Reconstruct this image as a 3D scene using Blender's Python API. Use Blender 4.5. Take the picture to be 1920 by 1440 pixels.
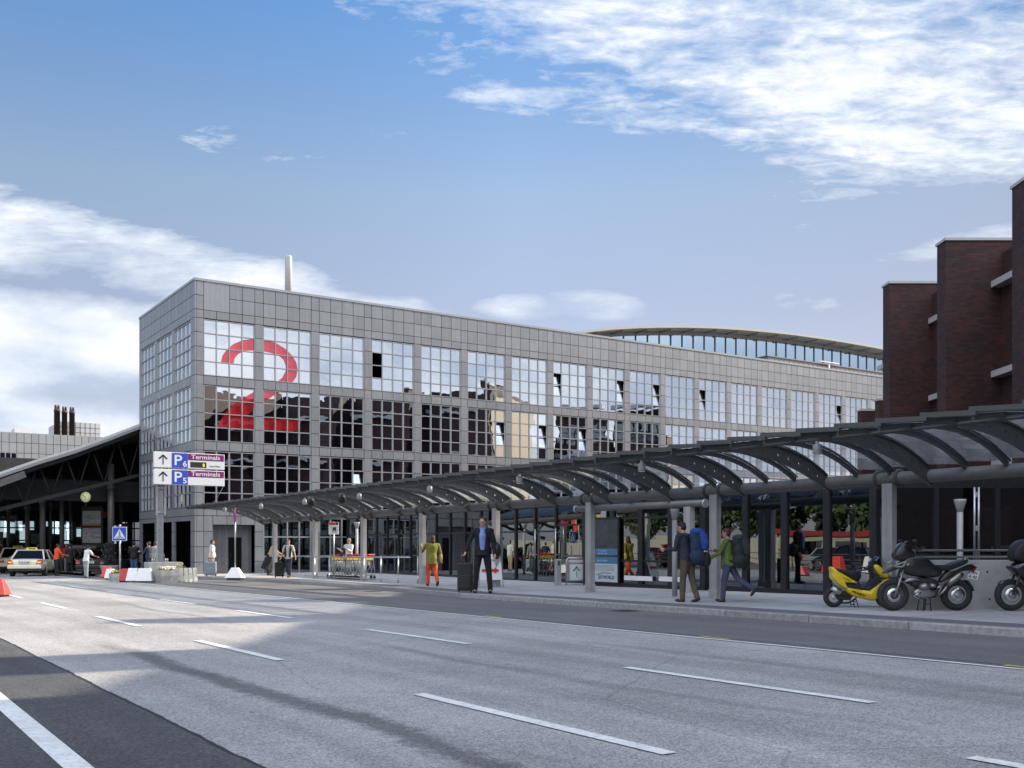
import bpy, bmesh, math, random
from mathutils import Vector, Matrix, Euler
random.seed(7)
R = math.radians
scene = bpy.context.scene
C = scene.collection
for o in list(bpy.data.objects): bpy.data.objects.remove(o)

# ------------------------------------------------------------------ camera, sky, sun, exposure
CAMZ = 1.29                       # eye height above the road
YAW = R(33.75)                    # the terminal's front runs along world X, the walkway along world Y
cs, sn = math.cos(YAW), math.sin(YAW)
cam_d = bpy.data.cameras.new('camera'); cam = bpy.data.objects.new('camera', cam_d); C.objects.link(cam)
cam.location = (0, 0, CAMZ); cam.rotation_euler = (R(90), 0, -YAW)
cam_d.sensor_width = 36; cam_d.lens = 36; cam_d.shift_y = 298/1920; cam_d.clip_end = 4000; cam_d.clip_start = .05
scene.camera = cam
scene.view_settings.view_transform = 'Standard'; scene.view_settings.look = 'None'
scene.view_settings.gamma = 1; scene.view_settings.use_curve_mapping = False
scene.view_settings.exposure = 1.72

SUN_EL = R(27.6)
sr, sf = .91, .415                 # horizontal direction to the sun: right, forward of the photographer
sx, sy = sr*cs + sf*sn, sf*cs - sr*sn
to_sun = Vector((sx*math.cos(SUN_EL), sy*math.cos(SUN_EL), math.sin(SUN_EL))).normalized()
sl = bpy.data.lights.new('sun', 'SUN'); sl.energy = 2.9; sl.angle = R(.55); sl.color = (1, .88, .71)
so = bpy.data.objects.new('sun', sl); C.objects.link(so); so.rotation_euler = to_sun.to_track_quat('Z', 'Y').to_euler()

def make_world():
    w = bpy.data.worlds.new('World'); scene.world = w; w.use_nodes = True
    n = w.node_tree; n.nodes.clear(); L = n.links.new
    def nd(t, **k):
        x = n.nodes.new(t)
        for a, b in k.items(): setattr(x, a, b)
        return x
    def mth(op, a, b=None, c=None, clamp=False):
        x = nd('ShaderNodeMath', operation=op, use_clamp=clamp)
        for i, v in enumerate((a, b, c)):
            if v is None: continue
            if isinstance(v, (int, float)): x.inputs[i].default_value = v
            else: L(v, x.inputs[i])
        return x.outputs[0]
    def dot(v, vec):
        x = nd('ShaderNodeVectorMath', operation='DOT_PRODUCT'); L(v, x.inputs[0]); x.inputs[1].default_value = vec
        return x.outputs['Value']
    tc = nd('ShaderNodeTexCoord'); d = tc.outputs['Generated']
    sky = nd('ShaderNodeTexSky', sky_type='NISHITA', sun_disc=False)
    sky.sun_elevation = SUN_EL; sky.sun_rotation = math.atan2(sx, sy); sky.altitude = 50
    sky.air_density = 1.0; sky.dust_density = .6; sky.ozone_density = 3.0
    r = dot(d, (cs, -sn, 0)); f = dot(d, (sn, cs, 0)); z = dot(d, (0, 0, 1))
    az = mth('ARCTAN2', r, f); el = mth('ARCSINE', z)
    # the cloud layer, seen in perspective: direction projected on a high plane
    zz = mth('MAXIMUM', mth('ADD', z, .10), .06)
    comb = nd('ShaderNodeCombineXYZ'); L(mth('DIVIDE', r, zz), comb.inputs[0]); L(mth('DIVIDE', f, zz), comb.inputs[1])
    def noise(scale, detail, rough, sx_=1, sy_=1, rot=0, off=(0, 0, 0), dist=0):
        mp = nd('ShaderNodeMapping'); L(comb.outputs[0], mp.inputs[0]); mp.inputs['Scale'].default_value = (sx_, sy_, 1)
        mp.inputs['Rotation'].default_value = (0, 0, rot); mp.inputs['Location'].default_value = off
        t = nd('ShaderNodeTexNoise'); L(mp.outputs[0], t.inputs['Vector']); t.inputs['Scale'].default_value = scale
        t.inputs['Detail'].default_value = detail; t.inputs['Roughness'].default_value = rough; t.inputs['Distortion'].default_value = dist
        return t.outputs['Fac']
    big = noise(1.1, 5, .55, 1, 1, .3, (3.1, 1.7, 0))
    wisp = noise(6.0, 9, .66, .65, 1.35, .25, (1, 2, 0), .25)
    fine = noise(17.0, 6, .62, .8, 1.3, -.2, (4, 1, 0), .4)
    def blob(u, v, wu, wv, tilt=0, gain=1.0):
        a0 = math.atan((u-960)/1920); e0 = math.atan((1018-v)/1920*math.cos(a0)); wa = wu/1920; we = wv/1920
        da = mth('SUBTRACT', az, a0); de = mth('ADD', mth('SUBTRACT', el, e0), mth('MULTIPLY', da, tilt))
        q = mth('SQRT', mth('ADD', mth('POWER', mth('DIVIDE', mth('ABSOLUTE', da), wa), 2), mth('POWER', mth('DIVIDE', mth('ABSOLUTE', de), we), 2)))
        return mth('MULTIPLY', mth('SUBTRACT', 1.35, q, clamp=True), gain)
    blobs = [(1330, 20, 760, 170, .10, .92), (1650, 150, 580, 150, .16, 1.0), (1780, 255, 400, 95, .12, 1.05), (900, 160, 210, 66, .22, .62), (1180, 200, 470, 62, .14, .62), (760, 30, 240, 70, .2, .62), (680, 75, 130, 30, .2, .45),
             (150, 455, 620, 66, .15, .86), (-60, 420, 260, 80, .12, 1.0), (520, 560, 520, 40, .07, .72), 
             (60, 655, 270, 100, -.05, 1.5), (40, 800, 320, 75, 0, 1.4), (210, 615, 110, 50, 0, .8),
             (1000, 578, 130, 30, .02, 1.15), (1110, 575, 130, 34, .08, 1.25), (430, 262, 130, 34, -.05, .56), (510, 282, 150, 30, .05, .56), (700, 235, 120, 30, .1, .48), (240, 272, 70, 20, 0, .5), (20, 305, 60, 12, 0, .4),
             (1470, 440, 120, 22, -.3, .45), (1830, 452, 190, 30, -.1, .8), (1600, 560, 500, 34, 0, .3), (1300, 340, 260, 24, .1, .34), (1560, 365, 260, 26, .05, .5)]
    tot = None
    for b in blobs:
        x = blob(*b); tot = x if tot is None else mth('MAXIMUM', tot, x)
    back = mth('MULTIPLY', mth('SUBTRACT', .15, f, clamp=True), 1.0)         # more broken cloud over the far side of the sky
    tot = mth('MAXIMUM', tot, mth('MINIMUM', back, .85))
    softn = nd('ShaderNodeTexNoise'); mp_ = nd('ShaderNodeMapping'); mp_.inputs['Scale'].default_value = (1, 1, 2.3); L(d, mp_.inputs[0]); L(mp_.outputs[0], softn.inputs['Vector']); softn.inputs['Scale'].default_value = 5.0; softn.inputs['Detail'].default_value = 8; softn.inputs['Roughness'].default_value = .56
    wlow = mth('DIVIDE', mth('SUBTRACT', .34, z), .14, clamp=True)
    nmix = mth('ADD', mth('ADD', mth('MULTIPLY', wisp, .50), mth('MULTIPLY', big, .16)), mth('MULTIPLY', fine, .40))
    nm2 = nd('ShaderNodeMix', data_type='FLOAT'); L(wlow, nm2.inputs[0]); L(nmix, nm2.inputs[2]); L(mth('ADD', mth('MULTIPLY', softn.outputs['Fac'], 1.1), -.01), nm2.inputs[3]); nmix = nm2.outputs[0]
    dens = mth('MULTIPLY', mth('SUBTRACT', mth('ADD', nmix, mth('MULTIPLY', tot, .44)), .755), 4.0, clamp=True)
    dens = mth('MULTIPLY', dens, mth('MINIMUM', mth('MULTIPLY', tot, 3.5), 1.0))
    dens = mth('POWER', mth('MAXIMUM', dens, mth('MULTIPLY', mth('SUBTRACT', .10, f, clamp=True), 2.2, clamp=True)), .8)
    # pale air near the horizon
    hz = mth('POWER', mth('SUBTRACT', 1.0, mth('MULTIPLY', mth('MAXIMUM', z, 0), 2.4), clamp=True), 2.2)
    mixh = nd('ShaderNodeMix', data_type='RGBA'); L(mth('MULTIPLY', hz, .72), mixh.inputs['Factor'])
    tint = nd('ShaderNodeMix', data_type='RGBA', blend_type='MULTIPLY'); tint.inputs['Factor'].default_value = 1.0
    rp = nd('ShaderNodeValToRGB'); L(z, rp.inputs[0]); e = rp.color_ramp.elements
    e[0].position = .05; e[0].color = (.80, .65, .64, 1); e[1].position = .60; e[1].color = (.62, .74, .80, 1)
    for p_, c_ in ((.22, (.88, .665, .60, 1)), (.32, (.95, .79, .68, 1)), (.46, (.60, .755, .84, 1))): q_ = e.new(p_); q_.color = c_
    L(sky.outputs[0], tint.inputs['A']); L(rp.outputs[0], tint.inputs['B'])
    dk = nd('ShaderNodeVectorMath', operation='SCALE'); L(tint.outputs['Result'], dk.inputs[0]); L(mth('MULTIPLY', mth('SUBTRACT', 1.0, mth('MULTIPLY', mth('MINIMUM', mth('MAXIMUM', az, 0), .7), .80)), .76), dk.inputs['Scale'])
    L(dk.outputs[0], mixh.inputs['A']); mixh.inputs['B'].default_value = (1.60, 1.72, 2.05, 1)
    cr = nd('ShaderNodeMix', data_type='RGBA'); L(mth('MULTIPLY', mth('SUBTRACT', nmix, .41), 4.2, clamp=True), cr.inputs['Factor'])
    cr.inputs['A'].default_value = (1.75, 2.05, 2.6, 1); cr.inputs['B'].default_value = (3.35, 3.45, 3.6, 1)
    mixc = nd('ShaderNodeMix', data_type='RGBA'); L(mth('MULTIPLY', dens, .93), mixc.inputs['Factor'])
    L(mixh.outputs['Result'], mixc.inputs['A']); L(cr.outputs['Result'], mixc.inputs['B'])
    # unseen cloud behind and above the photographer, brightened to lift light in the shade
    bk = mth('ADD', 1.0, mth('MULTIPLY', mth('MULTIPLY', mth('MULTIPLY', dens, mth('SUBTRACT', .40, f, clamp=True)), mth('SUBTRACT', mth('MULTIPLY', z, 2.2), .55, clamp=True)), 2.6))
    wm = nd('ShaderNodeMix', data_type='RGBA', blend_type='MULTIPLY'); L(mth('MULTIPLY', mth('SUBTRACT', .45, f, clamp=True), 1.6, clamp=True), wm.inputs['Factor']); L(mixc.outputs['Result'], wm.inputs['A']); wm.inputs['B'].default_value = (1.0, .975, .97, 1)
    vs = nd('ShaderNodeVectorMath', operation='SCALE'); L(wm.outputs['Result'], vs.inputs[0]); L(bk, vs.inputs['Scale'])
    bg = nd('ShaderNodeBackground'); bg.inputs['Strength'].default_value = SKY; L(vs.outputs[0], bg.inputs['Color'])
    out = nd('ShaderNodeOutputWorld'); L(bg.outputs[0], out.inputs[0])
SKY = .10
make_world()

# ------------------------------------------------------------------ helpers
def RF(r, f, z=0): return Vector((r*cs + f*sn, f*cs - r*sn, z))     # metres right / forward of the photographer -> world
def gz(y): return -.0085*max(-25, min(75, y))                        # the road falls gently towards the terminal
def sz(y): return gz(y) + .12                                        # pavement level
def at(u, v, side=True):                                             # point of the ground under a pixel of the photo
    k = (u-960)/1920; D = 1.17 if side else 1.29
    d = D/((v-1018)/1920 - .0085*(cs - sn*k))
    p = RF(k*d, d); p.z = sz(p.y) if side else gz(p.y)
    return p
def depth_of(p): return p.x*sn + p.y*cs

_m = {}
def mat(name, col, rough=.6, metal=0.0, var=0.0, vscale=6.0, bump=0.0, bscale=40.0, tone=False, coat=0.0, emit=0.0, spec=.5, var2=0.0, v2scale=.4, streak=0.0, wear=0.0):
    if name in _m: return _m[name]
    m = bpy.data.materials.new(name); m.use_nodes = True; n = m.node_tree; b = n.nodes['Principled BSDF']; L = n.links.new
    b.inputs['Base Color'].default_value = (*col, 1); b.inputs['Roughness'].default_value = rough; b.inputs['Metallic'].default_value = metal
    b.inputs['Specular IOR Level'].default_value = spec; b.inputs['Coat Weight'].default_value = coat; b.inputs['Coat Roughness'].default_value = .06
    if emit: b.inputs['Emission Color'].default_value = (*col, 1); b.inputs['Emission Strength'].default_value = emit
    tc = n.nodes.new('ShaderNodeTexCoord'); src = None
    def ramp(scale, amount, detail=6):
        t = n.nodes.new('ShaderNodeTexNoise'); t.inputs['Scale'].default_value = scale; t.inputs['Detail'].default_value = detail; t.inputs['Roughness'].default_value = .6
        L(tc.outputs['Object'], t.inputs['Vector'])
        mr = n.nodes.new('ShaderNodeMapRange'); L(t.outputs['Fac'], mr.inputs[0]); mr.inputs[1].default_value = .3; mr.inputs[2].default_value = .7
        mr.inputs[3].default_value = 1-amount; mr.inputs[4].default_value = 1+amount
        return mr.outputs[0]
    facs = []
    if var: facs.append(ramp(vscale, var))
    if var2: facs.append(ramp(v2scale, var2, 4))
    if streak:          # rain streaks, drawn out downwards
        mp = n.nodes.new('ShaderNodeMapping'); mp.inputs['Scale'].default_value = (7, 7, .45); L(tc.outputs['Object'], mp.inputs[0])
        t = n.nodes.new('ShaderNodeTexNoise'); t.inputs['Scale'].default_value = 1; t.inputs['Detail'].default_value = 5; L(mp.outputs[0], t.inputs['Vector'])
        mr = n.nodes.new('ShaderNodeMapRange'); L(t.outputs['Fac'], mr.inputs[0]); mr.inputs[1].default_value = .40; mr.inputs[2].default_value = .72; mr.inputs[3].default_value = 1.02; mr.inputs[4].default_value = 1-streak; facs.append(mr.outputs[0])
    if wear:            # paint worn through in flecks
        t = n.nodes.new('ShaderNodeTexNoise'); t.inputs['Scale'].default_value = 26; t.inputs['Detail'].default_value = 9; t.inputs['Roughness'].default_value = .7; L(tc.outputs['Object'], t.inputs['Vector'])
        mr = n.nodes.new('ShaderNodeMapRange'); L(t.outputs['Fac'], mr.inputs[0]); mr.inputs[1].default_value = .54; mr.inputs[2].default_value = .64; mr.inputs[3].default_value = 1; mr.inputs[4].default_value = 1-wear; facs.append(mr.outputs[0])
    if tone:
        a = n.nodes.new('ShaderNodeAttribute'); a.attribute_name = 'tone'; facs.append(a.outputs['Fac'])
    if facs:
        cur = facs[0]
        for x in facs[1:]:
            mm = n.nodes.new('ShaderNodeMath'); mm.operation = 'MULTIPLY'; L(cur, mm.inputs[0]); L(x, mm.inputs[1]); cur = mm.outputs[0]
        vm = n.nodes.new('ShaderNodeVectorMath'); vm.operation = 'SCALE'; vm.inputs[0].default_value = col; L(cur, vm.inputs['Scale'])
        L(vm.outputs[0], b.inputs['Base Color'])
    if bump:
        t = n.nodes.new('ShaderNodeTexNoise'); t.inputs['Scale'].default_value = bscale; t.inputs['Detail'].default_value = 5; L(tc.outputs['Object'], t.inputs['Vector'])
        bp = n.nodes.new('ShaderNodeBump'); bp.inputs['Strength'].default_value = min(1, bump); bp.inputs['Distance'].default_value = .01*max(1, bump)
        L(t.outputs['Fac'], bp.inputs['Height']); L(bp.outputs[0], b.inputs['Normal'])
    _m[name] = m
    return m

def glass(name, tint=(1, 1, 1), refl=.5, rough=0.0, trans=(.25, .28, .3), wave=0.0, wscale=.6, dirt=0.0):
    """a pane: constant mirror share plus fresnel over tinted see-through glass"""
    if name in _m: return _m[name]
    m = bpy.data.materials.new(name); m.use_nodes = True; n = m.node_tree; n.nodes.clear(); L = n.links.new
    g = n.nodes.new('ShaderNodeBsdfGlossy'); g.inputs['Color'].default_value = (*tint, 1); g.inputs['Roughness'].default_value = rough
    t = n.nodes.new('ShaderNodeBsdfTransparent'); t.inputs['Color'].default_value = (*trans, 1)
    fr = n.nodes.new('ShaderNodeFresnel'); ge = n.nodes.new('ShaderNodeNewGeometry'); ir = n.nodes.new('ShaderNodeMapRange'); L(ge.outputs['Backfacing'], ir.inputs[0]); ir.inputs[3].default_value = 1.5; ir.inputs[4].default_value = 1/1.5; L(ir.outputs[0], fr.inputs['IOR'])   # a thin pane: same reflectance from both sides
    mr = n.nodes.new('ShaderNodeMapRange'); L(fr.outputs[0], mr.inputs[0]); mr.inputs[3].default_value = refl; mr.inputs[4].default_value = 1
    mx = n.nodes.new('ShaderNodeMixShader'); L(mr.outputs[0], mx.inputs[0]); L(t.outputs[0], mx.inputs[1]); L(g.outputs[0], mx.inputs[2])
    last = mx
    tc = n.nodes.new('ShaderNodeTexCoord')
    if dirt:
        df = n.nodes.new('ShaderNodeBsdfTranslucent'); df.inputs['Color'].default_value = (.60, .62, .62, 1)
        nz = n.nodes.new('ShaderNodeTexNoise'); nz.inputs['Scale'].default_value = 3; nz.inputs['Detail'].default_value = 6; L(tc.outputs['Object'], nz.inputs['Vector'])
        mm = n.nodes.new('ShaderNodeMath'); mm.operation = 'MULTIPLY'; L(nz.outputs['Fac'], mm.inputs[0]); mm.inputs[1].default_value = dirt
        m2 = n.nodes.new('ShaderNodeMixShader'); L(mm.outputs[0], m2.inputs[0]); L(mx.outputs[0], m2.inputs[1]); L(df.outputs[0], m2.inputs[2]); last = m2
    if wave:
        nz = n.nodes.new('ShaderNodeTexNoise'); nz.inputs['Scale'].default_value = wscale; nz.inputs['Detail'].default_value = 1; L(tc.outputs['Object'], nz.inputs['Vector'])
        bp = n.nodes.new('ShaderNodeBump'); bp.inputs['Strength'].default_value = 1; bp.inputs['Distance'].default_value = wave
        L(nz.outputs['Fac'], bp.inputs['Height']); L(bp.outputs[0], g.inputs['Normal'])
    o = n.nodes.new('ShaderNodeOutputMaterial'); L(last.outputs[0], o.inputs[0])
    _m[name] = m
    return m

class MB:
    """collects shapes and links them as ONE mesh object"""
    def __init__(s): s.v = []; s.f = []; s.mi = []; s.tone = []; s.cur = 0; s.t = 1.0; s.sm = []
    def add(s, vs, fs, smooth=False):
        b = len(s.v); s.v += [tuple(v) for v in vs]
        for f in fs: s.f.append([b+i for i in f]); s.mi.append(s.cur); s.tone.append(s.t); s.sm.append(smooth)
        return s
    def box(s, x0, x1, y0, y1, z0, z1, rz=0, about=None):
        vs = [(x, y, z) for x in (x0, x1) for y in (y0, y1) for z in (z0, z1)]
        if rz:
            c = about or ((x0+x1)/2, (y0+y1)/2); ca, sa = math.cos(rz), math.sin(rz)
            vs = [(c[0]+(x-c[0])*ca-(y-c[1])*sa, c[1]+(x-c[0])*sa+(y-c[1])*ca, z) for x, y, z in vs]
        return s.add(vs, [(0, 1, 3, 2), (4, 6, 7, 5), (0, 4, 5, 1), (2, 3, 7, 6), (0, 2, 6, 4), (1, 5, 7, 3)])
    def bar(s, p, q, w, h, up=(0, 0, 1)):
        p, q = Vector(p), Vector(q); d = (q-p).normalized(); up = Vector(up)
        if abs(d.dot(up)) > .98: up = Vector((0, 1, 0))
        a = d.cross(up).normalized()*w/2; b = a.cross(d).normalized()*h/2
        vs = [p-a-b, p+a-b, p+a+b, p-a+b, q-a-b, q+a-b, q+a+b, q-a+b]
        return s.add(vs, [(0, 3, 2, 1), (4, 5, 6, 7), (0, 1, 5, 4), (1, 2, 6, 5), (2, 3, 7, 6), (3, 0, 4, 7)])
    def tube(s, p, q, r, r2=None, n=12, cap=True):
        return s.path([p, q], [r, r if r2 is None else r2], n, cap)
    def path(s, pts, rs, n=10, cap=True, closed=False):
        pts = [Vector(p) for p in pts]
        if isinstance(rs, (int, float)): rs = [rs]*len(pts)
        vs = []; N = len(pts); prev = None
        for i, p in enumerate(pts):
            if closed: d = pts[(i+1) % N]-pts[i-1]
            else: d = pts[min(i+1, N-1)]-pts[max(i-1, 0)]
            d.normalize()
            if prev is None:
                up = Vector((0, 0, 1)) if abs(d.z) < .9 else Vector((1, 0, 0))
                a = d.cross(up).normalized()
            else:
                a = (prev - d*prev.dot(d)).normalized()
            prev = a; b = d.cross(a)
            for k in range(n):
                t = 2*math.pi*k/n; vs.append(p + (a*math.cos(t)+b*math.sin(t))*rs[i])
        fs = []
        for i in range(N if closed else N-1):
            j = (i+1) % N
            for k in range(n): fs.append((i*n+k, i*n+(k+1) % n, j*n+(k+1) % n, j*n+k))
        s.add(vs, fs, True)
        if cap and not closed:
            b = len(s.v)-N*n
            s.f.append([b+k for k in range(n)][::-1]); s.mi.append(s.cur); s.tone.append(s.t); s.sm.append(False)
            s.f.append([b+(N-1)*n+k for k in range(n)]); s.mi.append(s.cur); s.tone.append(s.t); s.sm.append(False)
        return s
    def ell(s, c, rx, ry, rz, nu=14, nv=9, rot=None):
        c = Vector(c); vs = []; fs = []
        for j in range(nv+1):
            ph = math.pi*j/nv
            for i in range(nu):
                th = 2*math.pi*i/nu; w = Vector((rx*math.sin(ph)*math.cos(th), ry*math.sin(ph)*math.sin(th), rz*math.cos(ph)))
                if rot: w = rot @ w
                vs.append(c+w)
        for j in range(nv):
            for i in range(nu): fs.append((j*nu+i, (j+1)*nu+i, (j+1)*nu+(i+1) % nu, j*nu+(i+1) % nu))
        return s.add(vs, fs, True)
    def prism(s, pts, y0, y1, axis='y', bev=0):
        """outline pts (a,b) given a thickness: axis y -> (x,z) outline, axis z -> (x,y), axis x -> (y,z)"""
        def P(a, b, t): return {'y': (a, t, b), 'z': (a, b, t), 'x': (t, a, b)}[axis]
        n = len(pts); vs = [P(a, b, y0) for a, b in pts]+[P(a, b, y1) for a, b in pts]
        fs = [list(range(n)), list(range(n, 2*n))[::-1]]+[(i, (i+1) % n, n+(i+1) % n, n+i) for i in range(n)]
        return s.add(vs, fs)
    def quad(s, a, b, c, d): return s.add([a, b, c, d], [(0, 1, 2, 3)])
    def lathe(s, c, prof, n=16, axis='z', smooth=True):
        vs = []; c = Vector(c)
        for r, h in prof:
            for k in range(n):
                t = 2*math.pi*k/n; a, b = r*math.cos(t), r*math.sin(t)
                vs.append(c+Vector({'z': (a, b, h), 'y': (a, h, b), 'x': (h, a, b)}[axis]))
        m = len(prof); fs = []
        for i in range(m-1):
            for k in range(n): fs.append((i*n+k, i*n+(k+1) % n, (i+1)*n+(k+1) % n, (i+1)*n+k))
        s.add(vs, fs, smooth)
        b = len(s.v)-m*n
        for i, o in (() if prof[0] == prof[-1] else ((0, -1), (m-1, 1))):
            if prof[i][0] > 1e-4:
                s.f.append([b+i*n+k for k in range(n)][::o]); s.mi.append(s.cur); s.tone.append(s.t); s.sm.append(False)
        return s
    def torus(s, c, R_, r, n=28, m=8, axis='y', sy_=1.0):
        pts = []
        c = Vector(c)
        for k in range(n):
            t = 2*math.pi*k/n; a, b = R_*math.cos(t), R_*math.sin(t)
            pts.append(c+Vector({'z': (a, b, 0), 'y': (a, 0, b), 'x': (0, a, b)}[axis]))
        return s.path(pts, r, m, False, True)
    def build(s, name, mats, parent=None, bevel=0, fixn=True, sub=0):
        me = bpy.data.meshes.new(name); me.from_pydata(s.v, [], s.f); me.update()
        for p, mi, sm in zip(me.polygons, s.mi, s.sm): p.material_index = mi; p.use_smooth = sm
        if any(t != 1.0 for t in s.tone):
            at_ = me.attributes.new('tone', 'FLOAT', 'FACE'); at_.data.foreach_set('value', s.tone)
        if not isinstance(mats, (list, tuple)): mats = [mats]
        for m in mats: me.materials.append(m)
        if fixn and len(s.f) < 60000:
            bm = bmesh.new(); bm.from_mesh(me); bmesh.ops.recalc_face_normals(bm, faces=bm.faces); bm.to_mesh(me); bm.free()
        o = bpy.data.objects.new(name, me); C.objects.link(o)
        if parent: o.parent = parent
        if sub:
            for p in me.polygons: p.use_smooth = True
            b = o.modifiers.new('sub', 'SUBSURF'); b.levels = 1; b.render_levels = sub
        if bevel:
            b = o.modifiers.new('bevel', 'BEVEL'); b.width = bevel; b.segments = 2; b.limit_method = 'ANGLE'; b.angle_limit = R(40)
        return o
def B(): return MB()

def tag(o, label=None, cat=None, group=None, kind=None):
    if label: o['label'] = label
    if cat: o['category'] = cat
    if group: o['group'] = group
    if kind: o['kind'] = kind
    return o
def thing(name, loc, label, cat, group=None, rz=0.0):
    o = bpy.data.objects.new(name, None); C.objects.link(o); o.location = loc; o.rotation_euler = (0, 0, rz); o.empty_display_size = .1
    return tag(o, label, cat, group)
def copy_tree(o, parent=None):
    c = o.copy(); C.objects.link(c); c.parent = parent
    for ch in list(o.children): copy_tree(ch, c)
    return c
def struct(name, mb, m, **k): return tag(mb.build(name, m, **k), kind='structure')
FONTS = {}
def text(name, body, size, m, parent, loc, rot=(90, 0, 0), depth=.002, align='CENTER', sx_=1.0, bold=0.0):
    cu = bpy.data.curves.new(name, 'FONT'); cu.body = body; cu.size = size; cu.extrude = depth; cu.align_x = align; cu.offset = bold; cu.resolution_u = 3
    tmp = bpy.data.objects.new(name, cu); C.objects.link(tmp)
    me = bpy.data.meshes.new_from_object(tmp.evaluated_get(bpy.context.evaluated_depsgraph_get()))
    bpy.data.objects.remove(tmp); bpy.data.curves.remove(cu)
    me.name = name; me.materials.clear(); me.materials.append(m)
    o = bpy.data.objects.new(name, me); C.objects.link(o); o.parent = parent; o.location = loc
    o.rotation_euler = tuple(R(a) for a in rot); o.scale = (sx_, 1, 1)
    return o

# ------------------------------------------------------------------ materials
def asphalt(name, base, fleck, scale=60, stain=.10, lane=False):
    m = bpy.data.materials.new(name); m.use_nodes = True; n = m.node_tree; b = n.nodes['Principled BSDF']; L = n.links.new
    tc = n.nodes.new('ShaderNodeTexCoord')
    def nz(s, d=4, r=.6, mp=None):
        t = n.nodes.new('ShaderNodeTexNoise'); t.inputs['Scale'].default_value = s; t.inputs['Detail'].default_value = d; t.inputs['Roughness'].default_value = r
        if mp:
            q = n.nodes.new('ShaderNodeMapping'); q.inputs['Scale'].default_value = mp; L(tc.outputs['Object'], q.inputs[0]); L(q.outputs[0], t.inputs['Vector'])
        else: L(tc.outputs['Object'], t.inputs['Vector'])
        return t.outputs['Fac']
    def rng(x, a, b_, c, d):
        t = n.nodes.new('ShaderNodeMapRange'); L(x, t.inputs[0]); t.inputs[1].default_value = a; t.inputs[2].default_value = b_; t.inputs[3].default_value = c; t.inputs[4].default_value = d
        return t.outputs[0]
    def mul(a, c):
        t = n.nodes.new('ShaderNodeMath'); t.operation = 'MULTIPLY'; L(a, t.inputs[0]); L(c, t.inputs[1]); return t.outputs[0]
    vo = n.nodes.new('ShaderNodeTexVoronoi'); vo.inputs['Scale'].default_value = scale; L(tc.outputs['Object'], vo.inputs['Vector'])
    sp = n.nodes.new('ShaderNodeSeparateColor'); L(vo.outputs['Color'], sp.inputs[0])
    grain = rng(sp.outputs[0], 0, 1, 1-fleck, 1+fleck)
    fac = mul(grain, rng(nz(160, 3), .3, .7, 1-fleck*.5, 1+fleck*.5))
    fac = mul(fac, rng(nz(.35, 5), .3, .7, 1-stain, 1+stain))
    fac = mul(fac, rng(nz(1, 5, .6, (1.6, .10, 1)), .3, .7, 1-stain, 1+stain))      # worn along the lanes
    fac = mul(fac, rng(nz(7, 5), .35, .7, 1+stain*.25, 1-stain*.45))
    if lane:   # an old dark tyre and oil trail between the wheel tracks, and sealed cracks
        xyz = n.nodes.new('ShaderNodeSeparateXYZ'); L(tc.outputs['Object'], xyz.inputs[0])
        def mt(op, a, b2):
            t = n.nodes.new('ShaderNodeMath'); t.operation = op
            for i, v in enumerate((a, b2)):
                if isinstance(v, (int, float)): t.inputs[i].default_value = v
                else: L(v, t.inputs[i])
            return t.outputs[0]
        wob = rng(nz(.16, 2), .3, .7, -.22, .22)
        def trail(x0, w, amt, ylo, yhi, soft=3):
            dx = mt('ABSOLUTE', mt('SUBTRACT', mt('SUBTRACT', xyz.outputs[0], x0), wob), 0)
            e = rng(mt('ADD', dx, rng(nz(9, 5), .3, .7, -w*.3, w*.3)), w*.35, w, 1, 0)
            ya = rng(xyz.outputs[1], ylo-soft, ylo, 0, 1); yb = rng(xyz.outputs[1], yhi, yhi+soft, 1, 0)
            t = n.nodes.new('ShaderNodeMath'); t.operation = 'MULTIPLY'; L(mul(mul(e, ya), yb), t.inputs[0]); t.inputs[1].default_value = -amt
            return mt('ADD', t.outputs[0], 1.0)
        fac = mul(fac, trail(3.32, .21, .58, 3, 13, 4)); fac = mul(fac, trail(5.55, .40, .12, -5, 40, 5)); fac = mul(fac, trail(8.35, .45, .12, -5, 40, 5)); fac = mul(fac, trail(2.75, .18, .14, 0, 9, 3)); fac = mul(fac, trail(8.9, .22, .22, 5, 9)); fac = mul(fac, trail(6.3, .15, .22, 6, 12)); fac = mul(fac, trail(6.1, .12, .25, 20, 26))
        vc = n.nodes.new('ShaderNodeTexVoronoi'); vc.feature = 'DISTANCE_TO_EDGE'; vc.inputs['Scale'].default_value = .22
        dm = n.nodes.new('ShaderNodeMixRGB'); dm.inputs[0].default_value = .12; L(tc.outputs['Object'], dm.inputs[1])
        nn = n.nodes.new('ShaderNodeTexNoise'); nn.inputs['Scale'].default_value = 2.5; nn.inputs['Detail'].default_value = 5; L(tc.outputs['Object'], nn.inputs['Vector']); L(nn.outputs['Color'], dm.inputs[2])
        L(dm.outputs[0], vc.inputs['Vector'])
        fac = mul(fac, rng(vc.outputs['Distance'], 0, .0035, .72, 1))
    vm = n.nodes.new('ShaderNodeVectorMath'); vm.operation = 'SCALE'; vm.inputs[0].default_value = base; L(fac, vm.inputs['Scale']); L(vm.outputs[0], b.inputs['Base Color'])
    b.inputs['Roughness'].default_value = .82; b.inputs['Specular IOR Level'].default_value = .35
    bp = n.nodes.new('ShaderNodeBump'); bp.inputs['Strength'].default_value = .6; bp.inputs['Distance'].default_value = .006; L(sp.outputs[0], bp.inputs['Height']); L(bp.outputs[0], b.inputs['Normal'])
    return m
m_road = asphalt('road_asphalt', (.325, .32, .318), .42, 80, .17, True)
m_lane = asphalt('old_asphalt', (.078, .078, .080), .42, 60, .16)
m_drive = asphalt('drive_asphalt', (.140, .139, .142), .24, 70, .14)
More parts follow.
